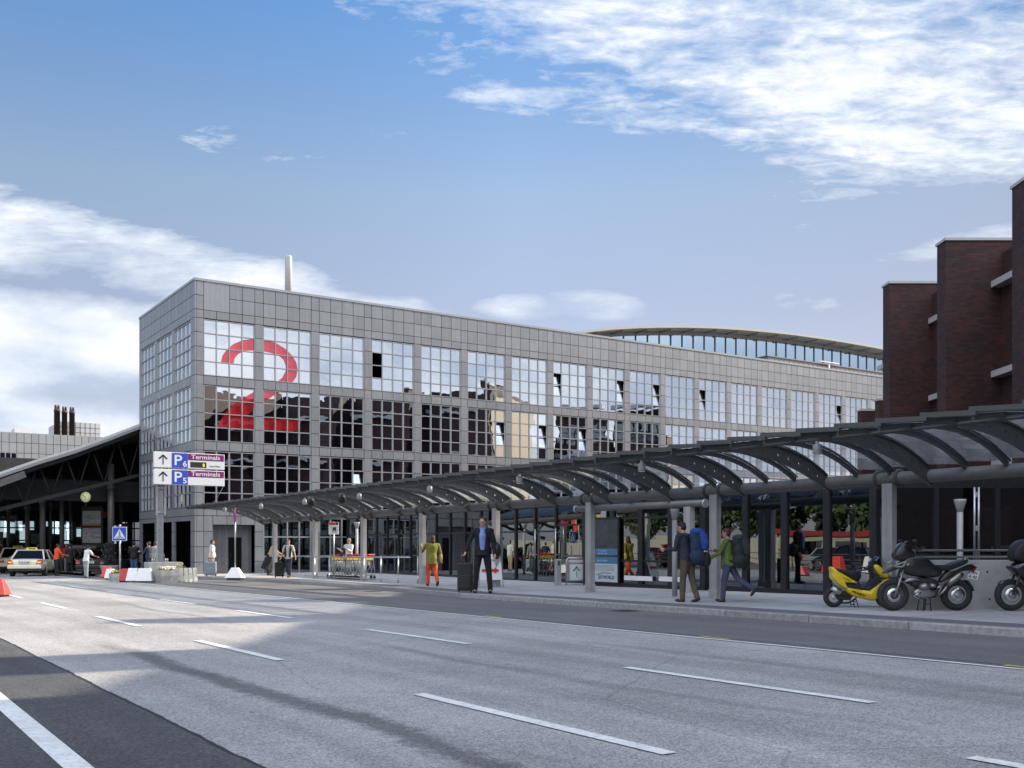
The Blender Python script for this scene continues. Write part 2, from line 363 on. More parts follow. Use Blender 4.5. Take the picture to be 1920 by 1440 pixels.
m_ground = asphalt('ground_asphalt', (.13, .13, .13), .2, 20, .1)
m_paint = mat('road_paint', (.74, .74, .72), .6, var=.10, vscale=11, bump=.3, bscale=60, var2=.10, v2scale=2.2, wear=.42)
m_yellow = mat('yellow_paint', (.45, .40, .12), .6, var=.35, vscale=14)
m_pave = mat('pavement_concrete', (.42, .415, .41), .8, var=.08, vscale=3, bump=.3, bscale=30, var2=.1, v2scale=.6, tone=True)
m_cobble = mat('edge_stone', (.13, .13, .135), .8, var=.3, vscale=22, bump=.6, bscale=50)
m_kerb = mat('kerb_granite', (.26, .255, .25), .7, var=.28, vscale=14, bump=.5, bscale=50, tone=True)
m_alu = mat('aluminium_cladding', (.246, .256, .274), .38, .35, var=.05, vscale=2.5, tone=True, var2=.05, v2scale=.7, streak=.13)
m_joint = mat('joint_shadow_gap', (.03, .03, .035), .9)
m_frame = mat('window_frame_alu', (.33, .34, .35), .35, .4, var=.05)
m_mirror = glass('mirror_glazing', (.86, .92, .97), .86, 0, (.10, .12, .13), wave=.0022, wscale=1.6)
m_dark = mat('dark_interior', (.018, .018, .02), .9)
m_hallglass = glass('hall_glazing', (.68, .76, .82), .23, 0, (.18, .20, .22), wave=.002, wscale=.9)
m_black = mat('black_steel', (.018, .019, .022), .38, .3, var=.15)
m_steel = mat('painted_grey_steel', (.12, .116, .112), .5, .15, var=.12, vscale=5, bump=.15, bscale=30)
m_rib = mat('rib_grey_steel', (.066, .068, .070), .45, .2, var=.10, vscale=4)
m_col = mat('column_grey_paint', (.36, .355, .35), .55, .1, streak=.25, var=.10, vscale=4, bump=.2, bscale=25, var2=.1)
m_galv = mat('galvanised_steel', (.48, .49, .50), .35, .75, var=.12, vscale=9)
m_canglass = glass('canopy_glazing', (.85, .92, 1.0), .11, .02, (.82, .88, .94), dirt=.36)
m_white = mat('white_paint', (.74, .74, .73), .5, var=.05, vscale=5)
m_conc = mat('concrete', (.38, .37, .35), .85, streak=.3, var=.13, vscale=7, bump=.4, bscale=45, var2=.14, v2scale=1.4)
m_red = mat('red_paint', (.55, .035, .03), .5, var=.08)
m_blk = mat('black_plastic', (.015, .015, .016), .5)
m_rubber = mat('tyre_rubber', (.018, .018, .019), .75, bump=.3, bscale=60)
m_chrome = mat('polished_metal', (.62, .62, .62), .18, 1)
def brick_mat():
    m = bpy.data.materials.new('dark_brick'); m.use_nodes = True; n = m.node_tree; b = n.nodes['Principled BSDF']; L = n.links.new
    tc = n.nodes.new('ShaderNodeTexCoord'); s = n.nodes.new('ShaderNodeSeparateXYZ'); L(tc.outputs['Object'], s.inputs[0])
    a = n.nodes.new('ShaderNodeMath'); L(s.outputs[0], a.inputs[0]); L(s.outputs[1], a.inputs[1])
    c = n.nodes.new('ShaderNodeCombineXYZ'); L(a.outputs[0], c.inputs[0]); L(s.outputs[2], c.inputs[1])
    t = n.nodes.new('ShaderNodeTexBrick'); L(c.outputs[0], t.inputs['Vector']); t.inputs['Scale'].default_value = 1
    t.inputs['Brick Width'].default_value = .32; t.inputs['Row Height'].default_value = .11; t.inputs['Mortar Size'].default_value = .012
    t.inputs['Color1'].default_value = (.056, .015, .012, 1); t.inputs['Color2'].default_value = (.016, .007, .009, 1); t.inputs['Mortar'].default_value = (.020, .015, .015, 1)
    t.inputs['Bias'].default_value = -.1
    nz = n.nodes.new('ShaderNodeTexNoise'); nz.inputs['Scale'].default_value = .5; nz.inputs['Detail'].default_value = 4; L(tc.outputs['Object'], nz.inputs['Vector'])
    mr = n.nodes.new('ShaderNodeMapRange'); L(nz.outputs['Fac'], mr.inputs[0]); mr.inputs[1].default_value = .3; mr.inputs[2].default_value = .7; mr.inputs[3].default_value = .75; mr.inputs[4].default_value = 1.3
    v = n.nodes.new('ShaderNodeVectorMath'); v.operation = 'SCALE'; L(t.outputs['Color'], v.inputs[0]); L(mr.outputs[0], v.inputs['Scale']); L(v.outputs[0], b.inputs['Base Color'])
    b.inputs['Roughness'].default_value = .75
    bp = n.nodes.new('ShaderNodeBump'); bp.inputs['Strength'].default_value = .4; bp.inputs['Distance'].default_value = .01; L(t.outputs['Fac'], bp.inputs['Height']); bp.invert = True; L(bp.outputs[0], b.inputs['Normal'])
    return m
m_brick = brick_mat()

# ------------------------------------------------------------------ ground, road, pavement, kerb
def sheet(name, polyfn, x0, x1, m, lift, ys):
    mb = B()
    for a, b_ in zip(ys[:-1], ys[1:]):
        xa0 = x0(a) if callable(x0) else x0; xa1 = x1(a) if callable(x1) else x1
        xb0 = x0(b_) if callable(x0) else x0; xb1 = x1(b_) if callable(x1) else x1
        mb.quad((xa0, a, gz(a)+lift), (xa1, a, gz(a)+lift), (xb1, b_, gz(b_)+lift), (xb0, b_, gz(b_)+lift))
    return struct(name, mb, m, fixn=False)
YS = [-900, -25, 0, 15, 30, 45, 60, 75, 1500]
sheet('ground', None, -900, 1500, m_ground, -.02, YS)
sheet('road', None, -3.5, 10.5, m_road, .0, [-25, 0, 15, 30, 45, 60, 75, 200])
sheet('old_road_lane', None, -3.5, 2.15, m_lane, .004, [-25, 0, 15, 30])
mb = B(); rr_ = random.Random(5); pv = None; y = -6.0
while y < 30:
    wv = .006*math.sin(y*1.7)+.004*math.sin(y*5.3+1); a_ = 2.15+wv-.008-rr_.uniform(0, .012); b_ = 2.15+wv+.006+rr_.uniform(0, .014)
    if pv: mb.quad((pv[0], pv[2], gz(pv[2])+.0065), (pv[1], pv[2], gz(pv[2])+.0065), (b_, y, gz(y)+.0065), (a_, y, gz(y)+.0065))
    pv = (a_, b_, y); y += .11
struct('road_joint', mb, mat('bitumen_joint', (.022, .022, .024), .7, var=.3, vscale=30), fixn=False)
def kerbx(y):
    P = [(-25, 14.2), (14, 14.25), (20, 14.32), (24.5, 14.36), (28, 14.9), (35, 15.4), (42, 15.4), (48, 14.4), (53, 12.6), (60, 11.6), (75, 11.2)]
    for (a, xa), (b_, xb) in zip(P[:-1], P[1:]):
        if y <= b_: return xa+(xb-xa)*(max(y, a)-a)/(b_-a)
    return P[-1][1]
KY = [-25, -10, 0, 7, 14, 20, 24.5, 28, 31, 35, 38, 42, 45, 48, 50.5, 53, 60, 75]
sheet('drive_lane', None, 10.5, lambda y: kerbx(y)-.002, m_drive, .003, KY)
# joint between the road and the drive, a run of dark sealant and worn stone
mb = B()
for a, b_ in zip(KY[:-1], KY[1:]): mb.quad((10.78, a, gz(a)+.007), (10.92, a, gz(a)+.007), (10.92, b_, gz(b_)+.007), (10.78, b_, gz(b_)+.007))
struct('gutter_strip', mb, m_cobble, fixn=False)
# pavement slabs
mb = B()
y = -12.0
while y < 54:
    y2 = y+1.9
    rows = [kerbx(y)+1.02, 17.35, 19.2, 21.2, 27]
    rows2 = [kerbx(y2)+1.02, 17.35, 19.2, 21.2, 27]
    for i in range(4):
        mb.t = random.uniform(.90, 1.07)
        mb.quad((rows[i]+.012, y+.012, sz(y)), (rows[i+1]-.012, y+.012, sz(y)), (rows2[i+1]-.012, y2-.012, sz(y2)), (rows2[i]+.012, y2-.012, sz(y2)))
    y = y2
struct('pavement', mb, m_pave, fixn=False)
sheet('pavement_bed', None, lambda y: kerbx(y)+.1, 60, m_joint, .112, KY)
sheet('pavement_edge_strip', None, lambda y: kerbx(y)+.16, lambda y: kerbx(y)+1.0, m_cobble, .122, KY)
mb = B(); y = -12.0                                                        # kerb stones
while y < 58:
    y2 = y+2.0; xa, xb = kerbx(y), kerbx(y2)
    mb.t = random.uniform(.85, 1.12); g = .008
    a, b_ = y+g, y2-g; h = .128+random.uniform(-.004, .004)
    P = [(xa, a, gz(a)-.05), (xa+.16, a, gz(a)-.05), (xb+.16, b_, gz(b_)-.05), (xb, b_, gz(b_)-.05), (xa, a, gz(a)+h-.02), (xa+.16, a, gz(a)+h), (xb+.16, b_, gz(b_)+h), (xb, b_, gz(b_)+h-.02),
         (xa+.022, a, gz(a)+h), (xb+.022, b_, gz(b_)+h)]
    mb.add(P, [(0, 4, 7, 3), (4, 8, 9, 7), (8, 5, 6, 9), (1, 2, 6, 5), (0, 1, 5, 8, 4), (3, 7, 9, 6, 2)])
    y = y2
struct('kerb', mb, m_kerb)
# low island that carries the parking sign
# painted lines
mb = B(); lift = .009
def line(x, y0, y1, w=.12, x2=None):
    x2 = x if x2 is None else x2; n = max(1, int(abs(y1-y0)/6))
    for i in range(n):
        a = y0+(y1-y0)*i/n; b_ = y0+(y1-y0)*(i+1)/n; xa = x+(x2-x)*i/n; xb = x+(x2-x)*(i+1)/n
        mb.quad((xa-w/2, a, gz(a)+lift), (xa+w/2, a, gz(a)+lift), (xb+w/2, b_, gz(b_)+lift), (xb-w/2, b_, gz(b_)+lift))
for i in range(6): line(4.4+.04*i, 4.8+6.75*i, 8.1+6.75*i, .125)
for i in range(6): line(7.24+.08*i, 5.42+6.6*i, 8.6+6.6*i, .125)
line(7.1, -1.2, 2.0, .125); line(5.83, .6, 3.66, .125)
line(10.45, -12, 46, .09, 10.62)
line(1.24, -6, 26, .155)
struct('road_marking', mb, m_paint, fixn=False)
mb = B()
for u, v in ((1310, 1199), (905, 1158), (612, 1128), (1900, 1258)):
    p = at(u, v, False); mb.quad((10.62, p.y-.3, gz(p.y)+.011), (10.72, p.y-.3, gz(p.y)+.011), (10.72, p.y+.3, gz(p.y)+.011), (10.62, p.y+.3, gz(p.y)+.011))
struct('yellow_road_marking', mb, m_yellow, fixn=False)

# ------------------------------------------------------------------ the terminal
X0, Y0, PB = 15.79, 53.2, 3.21
NB = 19
term = thing('terminal_building', (X0, Y0, 0), 'long grey metal panelled terminal with mirrored windows and a red numeral on its corner', 'building')
XE = NB*PB+.5; DEP = 11.35
zz = lambda z: z+CAMZ            # heights measured from eye level
def loc(mb, name, m, parent=None, **k): return mb.build(name, m, parent or term, **k)
# core behind the skin (roof, joints)
TOPZ = zz(13.62); G0 = -.9
mb = B()
mb.box(.14, XE, .14, .20, zz(11.70), TOPZ-.1); mb.box(.14, .20, .2, DEP, zz(11.70), TOPZ-.1)
for (za, zb) in ((8.27, 8.70), (4.86, 5.28), (1.44, 1.86)):
    mb.box(.10, XE, .10, .16, zz(za), zz(zb)); mb.box(.10, .16, .10, DEP, zz(za), zz(zb))
mb.box(.20, XE, .20, DEP, TOPZ-.4, TOPZ-.1); mb.box(32, XE, DEP, 30, TOPZ-.4, TOPZ-.1)
mb.box(XE-.3, XE, .2, 30, G0, TOPZ-.1); mb.box(32, XE, 29.8, 30, G0, TOPZ-.1)
mb.box(.2, 32, DEP-.2, DEP, G0, TOPZ-.1); mb.box(32, 32.2, DEP, 30, G0, TOPZ-.1)
loc(mb, 'wall_core', m_joint)
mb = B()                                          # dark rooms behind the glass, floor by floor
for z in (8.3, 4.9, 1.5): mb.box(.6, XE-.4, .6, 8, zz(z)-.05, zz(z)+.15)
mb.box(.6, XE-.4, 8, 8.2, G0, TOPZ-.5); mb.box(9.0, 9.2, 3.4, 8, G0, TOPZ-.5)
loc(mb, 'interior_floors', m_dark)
# cladding panels
mb = B(); gap = .028
def panel_f(s0, s1, z0, z1, tone=None, d=0.0):    # front face
    mb.t = tone or random.uniform(.90, 1.07); mb.box(s0+gap/2, s1-gap/2, -.0-d, .10, zz(z0)+gap/2, zz(z1)-gap/2)
def panel_l(t0, t1, z0, z1, tone=None, d=0.0):    # left face
    mb.t = tone or random.uniform(.93, 1.05); mb.box(0-d, .10, t0+gap/2, t1-gap/2, zz(z0)+gap/2, zz(z1)-gap/2)
ROWS = [(8.74, 11.66), (5.32, 8.23), (1.90, 4.80)]
s_edges = [0.102, .47]
for i in range(NB):
    a = .47+i*PB
    for k in range(4): s_edges.append(a+.685*(k+1))
    s_edges.append(a+PB)
s_edges = sorted(set(round(e, 4) for e in s_edges))
for j, (a, b_) in enumerate(zip(s_edges[:-1], s_edges[1:])):
    big = .47 <= a+.01 and b_ <= .47+2*.685+.02
    if big and abs(a-.47) < .01: panel_f(a, a+1.37, 12.13, 13.62, 1.12)
    if not big: panel_f(a, b_, 12.87, 13.62); panel_f(a, b_, 12.13, 12.87)
    panel_f(a, b_, 11.70, 12.13)
    for za, zb in ((8.25, 8.72), (4.83, 5.30), (1.42, 1.88)): panel_f(a, b_, za, zb)
pill = [(.102, .47)]+[(.47+2.74+i*PB, .47+PB+i*PB) for i in range(NB)]
for a, b_ in pill:
    for z0, z1 in ROWS:
        z1 = z1+.04; z0 = z0-.02; n = 4
        for k in range(n): panel_f(a, b_, z0+(z1-z0)*k/n, z0+(z1-z0)*(k+1)/n)
# corner post, round like in the photo: a narrow vertical strip
for k, (za, zb) in enumerate([(12.87, 13.62), (12.13, 12.87), (11.70, 12.13)]+[(r0-.02+(r1-r0+.06)*q/4, r0-.02+(r1-r0+.06)*(q+1)/4) for r0, r1 in ROWS for q in range(4)]+[(8.25, 8.72), (4.83, 5.30), (1.42, 1.88)]):
    mb.t = random.uniform(.95, 1.04); mb.box(0, .1, 0, .1, zz(za)+gap/2, zz(zb)-gap/2)
# left face
LW, LP, L0 = 3.02, 3.55, .72
t_edges = [.102, .41, L0]
for i in range(3):
    a = L0+i*LP
    for k in range(4): t_edges.append(a+LW/4*(k+1))
    t_edges.append(a+LP)
t_edges = [e for e in t_edges if e < DEP]+[DEP]
for a, b_ in zip(t_edges[:-1], t_edges[1:]):
    for za, zb in ((12.87, 13.62), (12.13, 12.87), (11.70, 12.13), (8.25, 8.72), (4.83, 5.30), (1.42, 1.88)): panel_l(a, b_, za, zb)
lp = [(.102, .41), (.41, L0)]+[(L0+LW+i*LP, min(DEP, L0+LP+i*LP)) for i in range(3)]
for a, b_ in lp:
    for z0, z1 in ROWS:
        z1 += .04; z0 -= .02
        for k in range(4): panel_l(a, b_, z0+(z1-z0)*k/4, z0+(z1-z0)*(k+1)/4)
# ground floor: left face piers with deep openings, front recess wall
GT = 1.42
lv = [-1.9, -1.0, -.2, .6, GT]
for a, b_ in lp:
    for za, zb in zip(lv[:-1], lv[1:]): panel_l(a, b_, za, zb)
for a, b_ in [(.102, .47), (.47, .95)]+[(x, y) for x, y in pill[1:2]]:
    for za, zb in zip(lv[:-1], lv[1:]): panel_f(a, b_, za, zb)
for za, zb in zip(lv[:-1], lv[1:]): mb.t = 1.0; mb.box(0, .1, 0, .1, zz(za)+gap/2, zz(zb)-gap/2)
for k in range(3): panel_f(.95+k*.753, .95+(k+1)*.753, .95, GT)
for i in range(3):
    for k in range(4): panel_l(L0+i*LP+LW/4*k, L0+i*LP+LW/4*(k+1), 1.15, GT)
loc(mb, 'cladding', m_alu)
mb = B()
mb.box(-.03, XE, -.03, .16, TOPZ+.002, TOPZ+.13); mb.box(-.03, .16, .16, DEP, TOPZ+.002, TOPZ+.13); mb.box(.05, XE, .16, .4, TOPZ-.2, TOPZ+.06)
loc(mb, 'coping', m_frame)
# ribbed steel recess with a service door at the corner
m_rsteel = mat('ribbed_steel', (.20, .205, .215), .35, .5, var=.10, vscale=3, tone=True, var2=.15)
mb = B()
for k in range(12):
    mb.t = random.uniform(.9, 1.08); a = 1.0+k*.185; mb.box(a+.004, a+.181, .55, .60, zz(-1.9), zz(.93))
mb.t = .8; mb.box(.95, 3.2, .60, .7, zz(-1.9), zz(.95)); mb.box(.95, 1.0, .1, .6, zz(-1.9), zz(.95))
loc(mb, 'recess_wall', m_rsteel)
mb = B(); mb.box(1.95, 2.65, .50, .548, zz(-1.62), zz(.30)); dr = loc(mb, 'service_door', m_rsteel, bevel=.004)
mb = B(); mb.box(2.02, 2.06, .44, .49, zz(-.75), zz(-.55)); mb.build('handle', m_black, dr)
# side walls inside the left openings
mb = B()
for i in range(3): a = L0+i*LP; mb.box(.6, .7, a+.2, a+LW*.62, zz(-1.9), zz(1.15)); mb.box(.1, .7, a+LW+.02, a+LP-.02, zz(-1.9), zz(1.15))
loc(mb, 'opening_lining', m_rsteel)
# windows
def window(front, s0, w, z0, z1, rows=4, openi=(), name='window', gm=None, fr=.052, gone=False):
    """frame grid with its panes; local axis s runs along the face"""
    mbf = B(); mbg = B(); n = 4; h = z1-z0
    def bx(a, b_, y0, y1, za, zb, q):
        if front: q.box(s0+a, s0+b_, y0, y1, zz(za), zz(zb))
        else: q.box(y0, y1, s0+a, s0+b_, zz(za), zz(zb))
    y0, y1 = (.012, .09)
    for k in range(n+1):
        c = w*k/n; ww = fr/2 if 0 < k < n else fr*.8
        bx(max(0, c-ww), min(w, c+ww), y0 if 0 < k < n else y0-.004, y1, z0, z1, mbf)
    for k in range(rows+1):
        c = z0+h*k/rows; ww = fr/2 if 0 < k < rows else fr*.8
        bx(0, w, y0+.006, y1-.004, max(z0, c-ww), min(z1, c+ww), mbf)
    f = mbf.build(name, m_frame, term)
    sashes = []
    for i in range(n):
        for j in range(rows):
            a, b_ = w*i/n+fr/2, w*(i+1)/n-fr/2; za, zb = z0+h*j/rows+fr/2, z0+h*(j+1)/rows-fr/2
            if (i, j) in openi: sashes.append((a, b_, za, zb)); continue
            t1, t2 = random.gauss(0, .0011), random.gauss(0, .0011); y = .075
            P = [(a, y-t1-t2, za), (b_, y+t1-t2, za), (b_, y+t1+t2, zb), (a, y-t1+t2, zb)]
            if front: mbg.quad(*[(s0+p, q, zz(z)) for p, q, z in P])
            else: mbg.quad(*[(q, s0+p, zz(z)) for p, q, z in P])
    g = mbg.build('glass', gm or m_mirror, f, fixn=False)
    if sashes and not gone:      # two panes high, tilted open at the top hinge
        a = min(q[0] for q in sashes); b_ = max(q[1] for q in sashes); za = min(q[2] for q in sashes); zb = max(q[3] for q in sashes)
        q = B(); dy = .26                       # bottom hung, tipped into the room
        def P(s, t, z): return (s0+s, t, zz(z)) if front else (t, s0+s, zz(z))
        q.quad(P(a, .085, za), P(b_, .085, za), P(b_, .085+dy, zb), P(a, .085+dy, zb)); sg = q.build('open_pane', m_mirror, f, fixn=False)
        q = B()
        for s_ in (a+.02, b_-.02): q.bar(P(s_, .095, za), P(s_, .095+dy, zb), .04, .03, (1, 0, 0) if not front else (0, 1, 0))
        for t in (0, 1): q.bar(P(a, .095+dy*t, za+(zb-za)*t), P(b_, .095+dy*t, za+(zb-za)*t), .04, .03)
        q.build('open_sash', m_black, f)
    return f
OPEN = {(3, 0): [(0, 2), (0, 1)], (7, 0): [(0, 2), (0, 1)], (8, 0): [(3, 2), (3, 1)], (9, 0): [(3, 2), (3, 1)], (11, 0): [(0, 2), (0, 1)], (15, 0): [(3, 2), (3, 1)],
        (5, 1): [(3, 2), (3, 1)], (6, 1): [(3, 2), (3, 1)], (7, 1): [(3, 2), (3, 1)], (2, 2): [(3, 2), (3, 1)]}
for i in range(NB):
    for r, (z0, z1) in enumerate(ROWS): window(True, .47+i*PB, 2.74, z0, z1, 4, OPEN.get((i, r), ()), gone=(i, r) == (3, 0))
for i in range(3):
    for r, (z0, z1) in enumerate(ROWS): window(False, L0+i*LP, LW, z0, z1, 4)
for i in range(1, 4): window(True, .47+i*PB, 2.74, -1.78, 1.38, 3, (), 'ground_floor_window', m_hallglass, .07)
for a, b_ in pill[2:5]:
    mb = B()
    for za, zb in zip(lv[:-1], lv[1:]): mb.t = random.uniform(.95, 1.04); mb.box(a+gap/2, b_-gap/2, -.0, .1, zz(za)+gap/2, zz(zb)-gap/2)
    loc(mb, 'ground_floor_pier', m_alu)
# the red numeral, a translucent film on the panes of the first two bays
def film():
    m = bpy.data.materials.new('red_window_film'); m.use_nodes = True; n = m.node_tree; n.nodes.clear(); L = n.links.new
    t = n.nodes.new('ShaderNodeBsdfTransparent'); t.inputs[0].default_value = (1, .52, .56, 1)
    d = n.nodes.new('ShaderNodeBsdfDiffuse'); d.inputs[0].default_value = (.72, .05, .06, 1)
    mx = n.nodes.new('ShaderNodeMixShader'); mx.inputs[0].default_value = .30; L(t.outputs[0], mx.inputs[1]); L(d.outputs[0], mx.inputs[2])
    o = n.nodes.new('ShaderNodeOutputMaterial'); L(mx.outputs[0], o.inputs[0]); return m
def onface(u, v):                     # where a point of the front face seen at u, v lies (metres along, height)
    k = (u-960)/1920; d = (Y0+.07)/(cs-sn*k); return d*(sn+cs*k)-X0, (1018-v)/1920*d
def zc(x, y): return (x/3.84+240, y/3.84+500)
outer = [(668, 688), (680, 640), (712, 596), (760, 556), (830, 527), (900, 520), (985, 528), (1060, 546), (1130, 590), (1180, 636), (1212, 690), (1222, 740), (1212, 795), (1180, 838), (1110, 890), (1030, 940), (960, 985), (900, 1030), (850, 1080),
         (1226, 1102), (1226, 1187), (645, 1155)]
inner = [(655, 1130), (700, 1050), (760, 990), (830, 945), (900, 905), (980, 880), (1060, 840), (1110, 800), (1134, 755), (1136, 715), (1120, 672), (1085, 640), (1030, 622), (980, 612), (900, 604), (840, 606), (795, 628), (768, 660), (760, 697)]
pts = [onface(*zc(x, y)) for x, y in outer+inner]
fl = bpy.data.curves.new('numeral', 'CURVE'); fl.dimensions = '2D'; fl.fill_mode = 'BOTH'; fl.extrude = 0
sp = fl.splines.new('POLY'); sp.points.add(len(pts)-1); sp.use_cyclic_u = True
# soften the outline a little
for q, (a, b_) in zip(sp.points, pts): q.co = (a, b_, 0, 1)
tmp = bpy.data.objects.new('t', fl); C.objects.link(tmp)
me = bpy.data.meshes.new_from_object(tmp.evaluated_get(bpy.context.evaluated_depsgraph_get())); bpy.data.objects.remove(tmp)
me.materials.clear(); me.materials.append(film()); me.name = 'numeral'
nm = bpy.data.objects.new('numeral', me); C.objects.link(nm); nm.parent = term; nm.rotation_euler = (R(90), 0, 0); nm.location = (0, .064, CAMZ)
tag(nm, 'large translucent red numeral 2')
# mast on the roof and plant room
k = (541-960)/1920; Yp = Y0+6; d = Yp/(cs-sn*k); xm = d*(sn+cs*k)-X0
mb = B(); mb.lathe((xm, 6, 0), [(.23, TOPZ-.3), (.21, zz((1018-482)/1920*d)), (.20, zz((1018-480)/1920*d))], 20); loc(mb, 'roof_flue', mat('flue_grey_white', (.46, .46, .45), .5, var=.08))
mb = B(); mb.box(0, 9.0, 0, 4, 0, 1.5); mb.box(-.06, 9.06, -.06, 4.06, 1.5, 1.58)
for i in range(28): mb.box(.1+i*.32, .13+i*.32, -.02, 0, .05, 1.5)
m_plant = mat('plant_room_metal', (.20, .185, .195), .5, .2, var=.06)
plant = loc(mb, 'roof_plant_room', m_plant)
k = (1440-960)/1920; d = (Y0+9)/(cs-sn*k); plant.location = (d*(sn+cs*k)-X0, 9, zz((1018-700)/1920*d)); plant.scale = (2.0, 1, 1)
mb = B(); mb.box(2.2, 2.28, -.4, -.3, 1.0, 2.1); mb.box(1.6, 2.9, -.45, -.25, 2.1, 2.2); pt = mb.build('roof_lamp', m_white, plant); pt.location = (1.6, 0, -.5)

# ------------------------------------------------------------------ round glazed terminal behind
rt = thing('curved_roof_terminal', (0, 0, 0), 'distant glass terminal with a shallow arched cream roof rising behind the grey block', 'building')
YR = 96.0
def onY(u, v, Y):
    k = (u-960)/1920; d = Y/(cs-sn*k); return Vector((d*(sn+cs*k), Y, zz((1018-v)/1920*d)))
arc = [(1075, 624), (1110, 619), (1150, 615), (1195, 612.5), (1240, 611.5), (1290, 611.5), (1340, 613), (1390, 616), (1440, 620.5), (1490, 626), (1540, 633), (1590, 641), (1640, 650), (1700, 662)]
top = [onY(u, v, YR) for u, v in arc]
mb = B()
for a, b_ in zip(top[:-1], top[1:]):
    for (dy0, dy1, h0, h1) in ((0, 30, -.28, 0), (-.12, 0, -.22, .04)):
        P = [Vector((p.x, YR+dy, p.z+h)) for p in (a, b_) for dy in (dy0, dy1) for h in (h0, h1)]
        mb.add(P, [(0, 1, 3, 2), (4, 6, 7, 5), (0, 4, 5, 1), (2, 3, 7, 6), (0, 2, 6, 4), (1, 5, 7, 3)])
m_cream = mat('cream_roof_edge', (.36, .345, .30), .5, .1, var=.06)
mb.build('roof', m_cream, rt)
gp = [(p.x, p.z) for p in top if p.x > top[1].x]
mb = B()
poly = [(p.x, p.z-.60) for p in top[1:]]+[(top[-1].x, 5), (top[1].x, 5)]
m_blueglass = glass('pale_blue_glazing', (.62, .80, .95), .85, .05, (.1, .14, .17))
mb.prism(poly, YR+2.5, YR+2.6); mb.build('glazing', m_blueglass, rt)
mb = B()
for a, b_ in zip(top[:-1], top[1:]):
    P = [Vector((p.x, YR+2.3+dy, p.z+h)) for p in (a, b_) for dy in (0, .3) for h in (-.72, -.30)]
    mb.add(P, [(0, 1, 3, 2), (4, 6, 7, 5), (0, 4, 5, 1), (2, 3, 7, 6), (0, 2, 6, 4), (1, 5, 7, 3)])
mb.build('fascia', mat('grey_fascia', (.30, .29, .28), .6), rt)
def ztop(x):
    for a, b_ in zip(top[:-1], top[1:]):
        if x <= b_.x: return a.z+(b_.z-a.z)*(x-a.x)/(b_.x-a.x)
    return top[-1].z
n = 30; x0_, x1_ = top[1].x+1, top[-1].x-.3
mb = B()
for i in range(n+1):
    x = x0_+(x1_-x0_)*i/n; mb.box(x-.06, x+.06, YR+2.40, YR+2.5, 6, ztop(x)-.72)
    if i % 2 == 0:
        brk = B(); brk.bar((x, YR+.1, ztop(x)-.32), (x, YR+2.3, ztop(x)-.42), .16, .22); brk.build('roof_bracket', m_cream, rt)
mb.build('mullion', mat('slate_mullion', (.08, .10, .12), .5), rt)

# ------------------------------------------------------------------ terminal block far left with the boiler flues
m_tile = mat('pale_panel', (.34, .345, .35), .5, .2, tone=True, var=.03)
lb = thing('far_panelled_block', (0, 0, 0), 'grey panelled block far left with a white plant room on its roof', 'building')
YL = 100.0
a = onY(-160, 808, YL); b_ = onY(205, 820, YL)
xa, xb, zt = a.x, b_.x, onY(60, 812, YL).z
mb = B(); mb.box(xa, xb, YL+.06, YL+26, -.6, zt-.05); mb.build('wall_core', m_joint, lb)
mb = B(); w_ = (xb-xa)/26
for i in range(26):
    for j in range(11):
        z1 = zt-j*.92; z0 = z1-.90
        if i in (10, 11, 12) and 2 <= j <= 5: continue
        mb.t = random.uniform(.92, 1.05); mb.box(xa+i*w_+.02, xa+(i+1)*w_-.02, YL, YL+.06, z0, z1-.02)
mb.build('cladding', m_tile, lb)
mb = B(); mbg = B(); za_, zb_ = zt-6*.92, zt-2*.92
for k in range(5): x = xa+(10+k*.75)*w_; mb.box(x-.04, x+.04, YL+.0, YL+.08, za_, zb_)
for k in range(5): mb.box(xa+10*w_, xa+13*w_, YL+.01, YL+.07, zb_-k*.92-.04, zb_-k*.92+.04)
w = mb.build('window', m_frame, lb); mbg.box(xa+10*w_, xa+13*w_, YL+.04, YL+.05, za_, zb_); mbg.build('glass', m_mirror, w)
mb = B(); q0 = onY(113, 790, YL+2); q1 = onY(188, 790, YL+2)
mb.box(q0.x, q1.x, YL+2, YL+8, zt-.3, q0.z); mb.build('plant_room', mat('plant_white', (.55, .55, .54), .6, var=.04), lb)
mb = B()
for i in range(1, 8): x = q0.x+(q1.x-q0.x)*i/8; mb.box(x-.012, x+.012, YL+1.985, YL+1.998, zt, q0.z)
for i in range(1, 3): z = zt+(q0.z-zt)*i/3; mb.box(q0.x, q1.x, YL+1.985, YL+1.997, z-.012, z+.012)
mb.build('panel_joint', m_joint, lb)
mb = B(); c0 = onY(48, 806, YL+1); mb.box(c0.x-.9, c0.x+.9, YL+1, YL+3, zt, c0.z+.1); mb.build('roof_hatch', m_white, lb)
m_flue = mat('brown_flue', (.060, .040, .038), .6, var=.1)
for (u, v, wpx) in ((107, 765, 11), (121, 768, 10), (135, 769, 10)):
    p = onY(u, v, YL+1.2); r = wpx/1920*depth_of(p)/2
    mb = B(); mb.lathe((p.x, YL+1.2, 0), [(r, zt-.3), (r, p.z-.35), (r*1.05, p.z-.35), (r*1.05, p.z-.15), (r*.9, p.z-.1)], 16)
    for dx in (-.45, .45): mb.lathe((p.x+dx*r, YL+1.2, 0), [(r*.42, p.z-.2), (r*.42, p.z+.15), (r*.30, p.z+.28), (.001, p.z+.3)], 12)
    mb.build('flue', m_flue, lb)

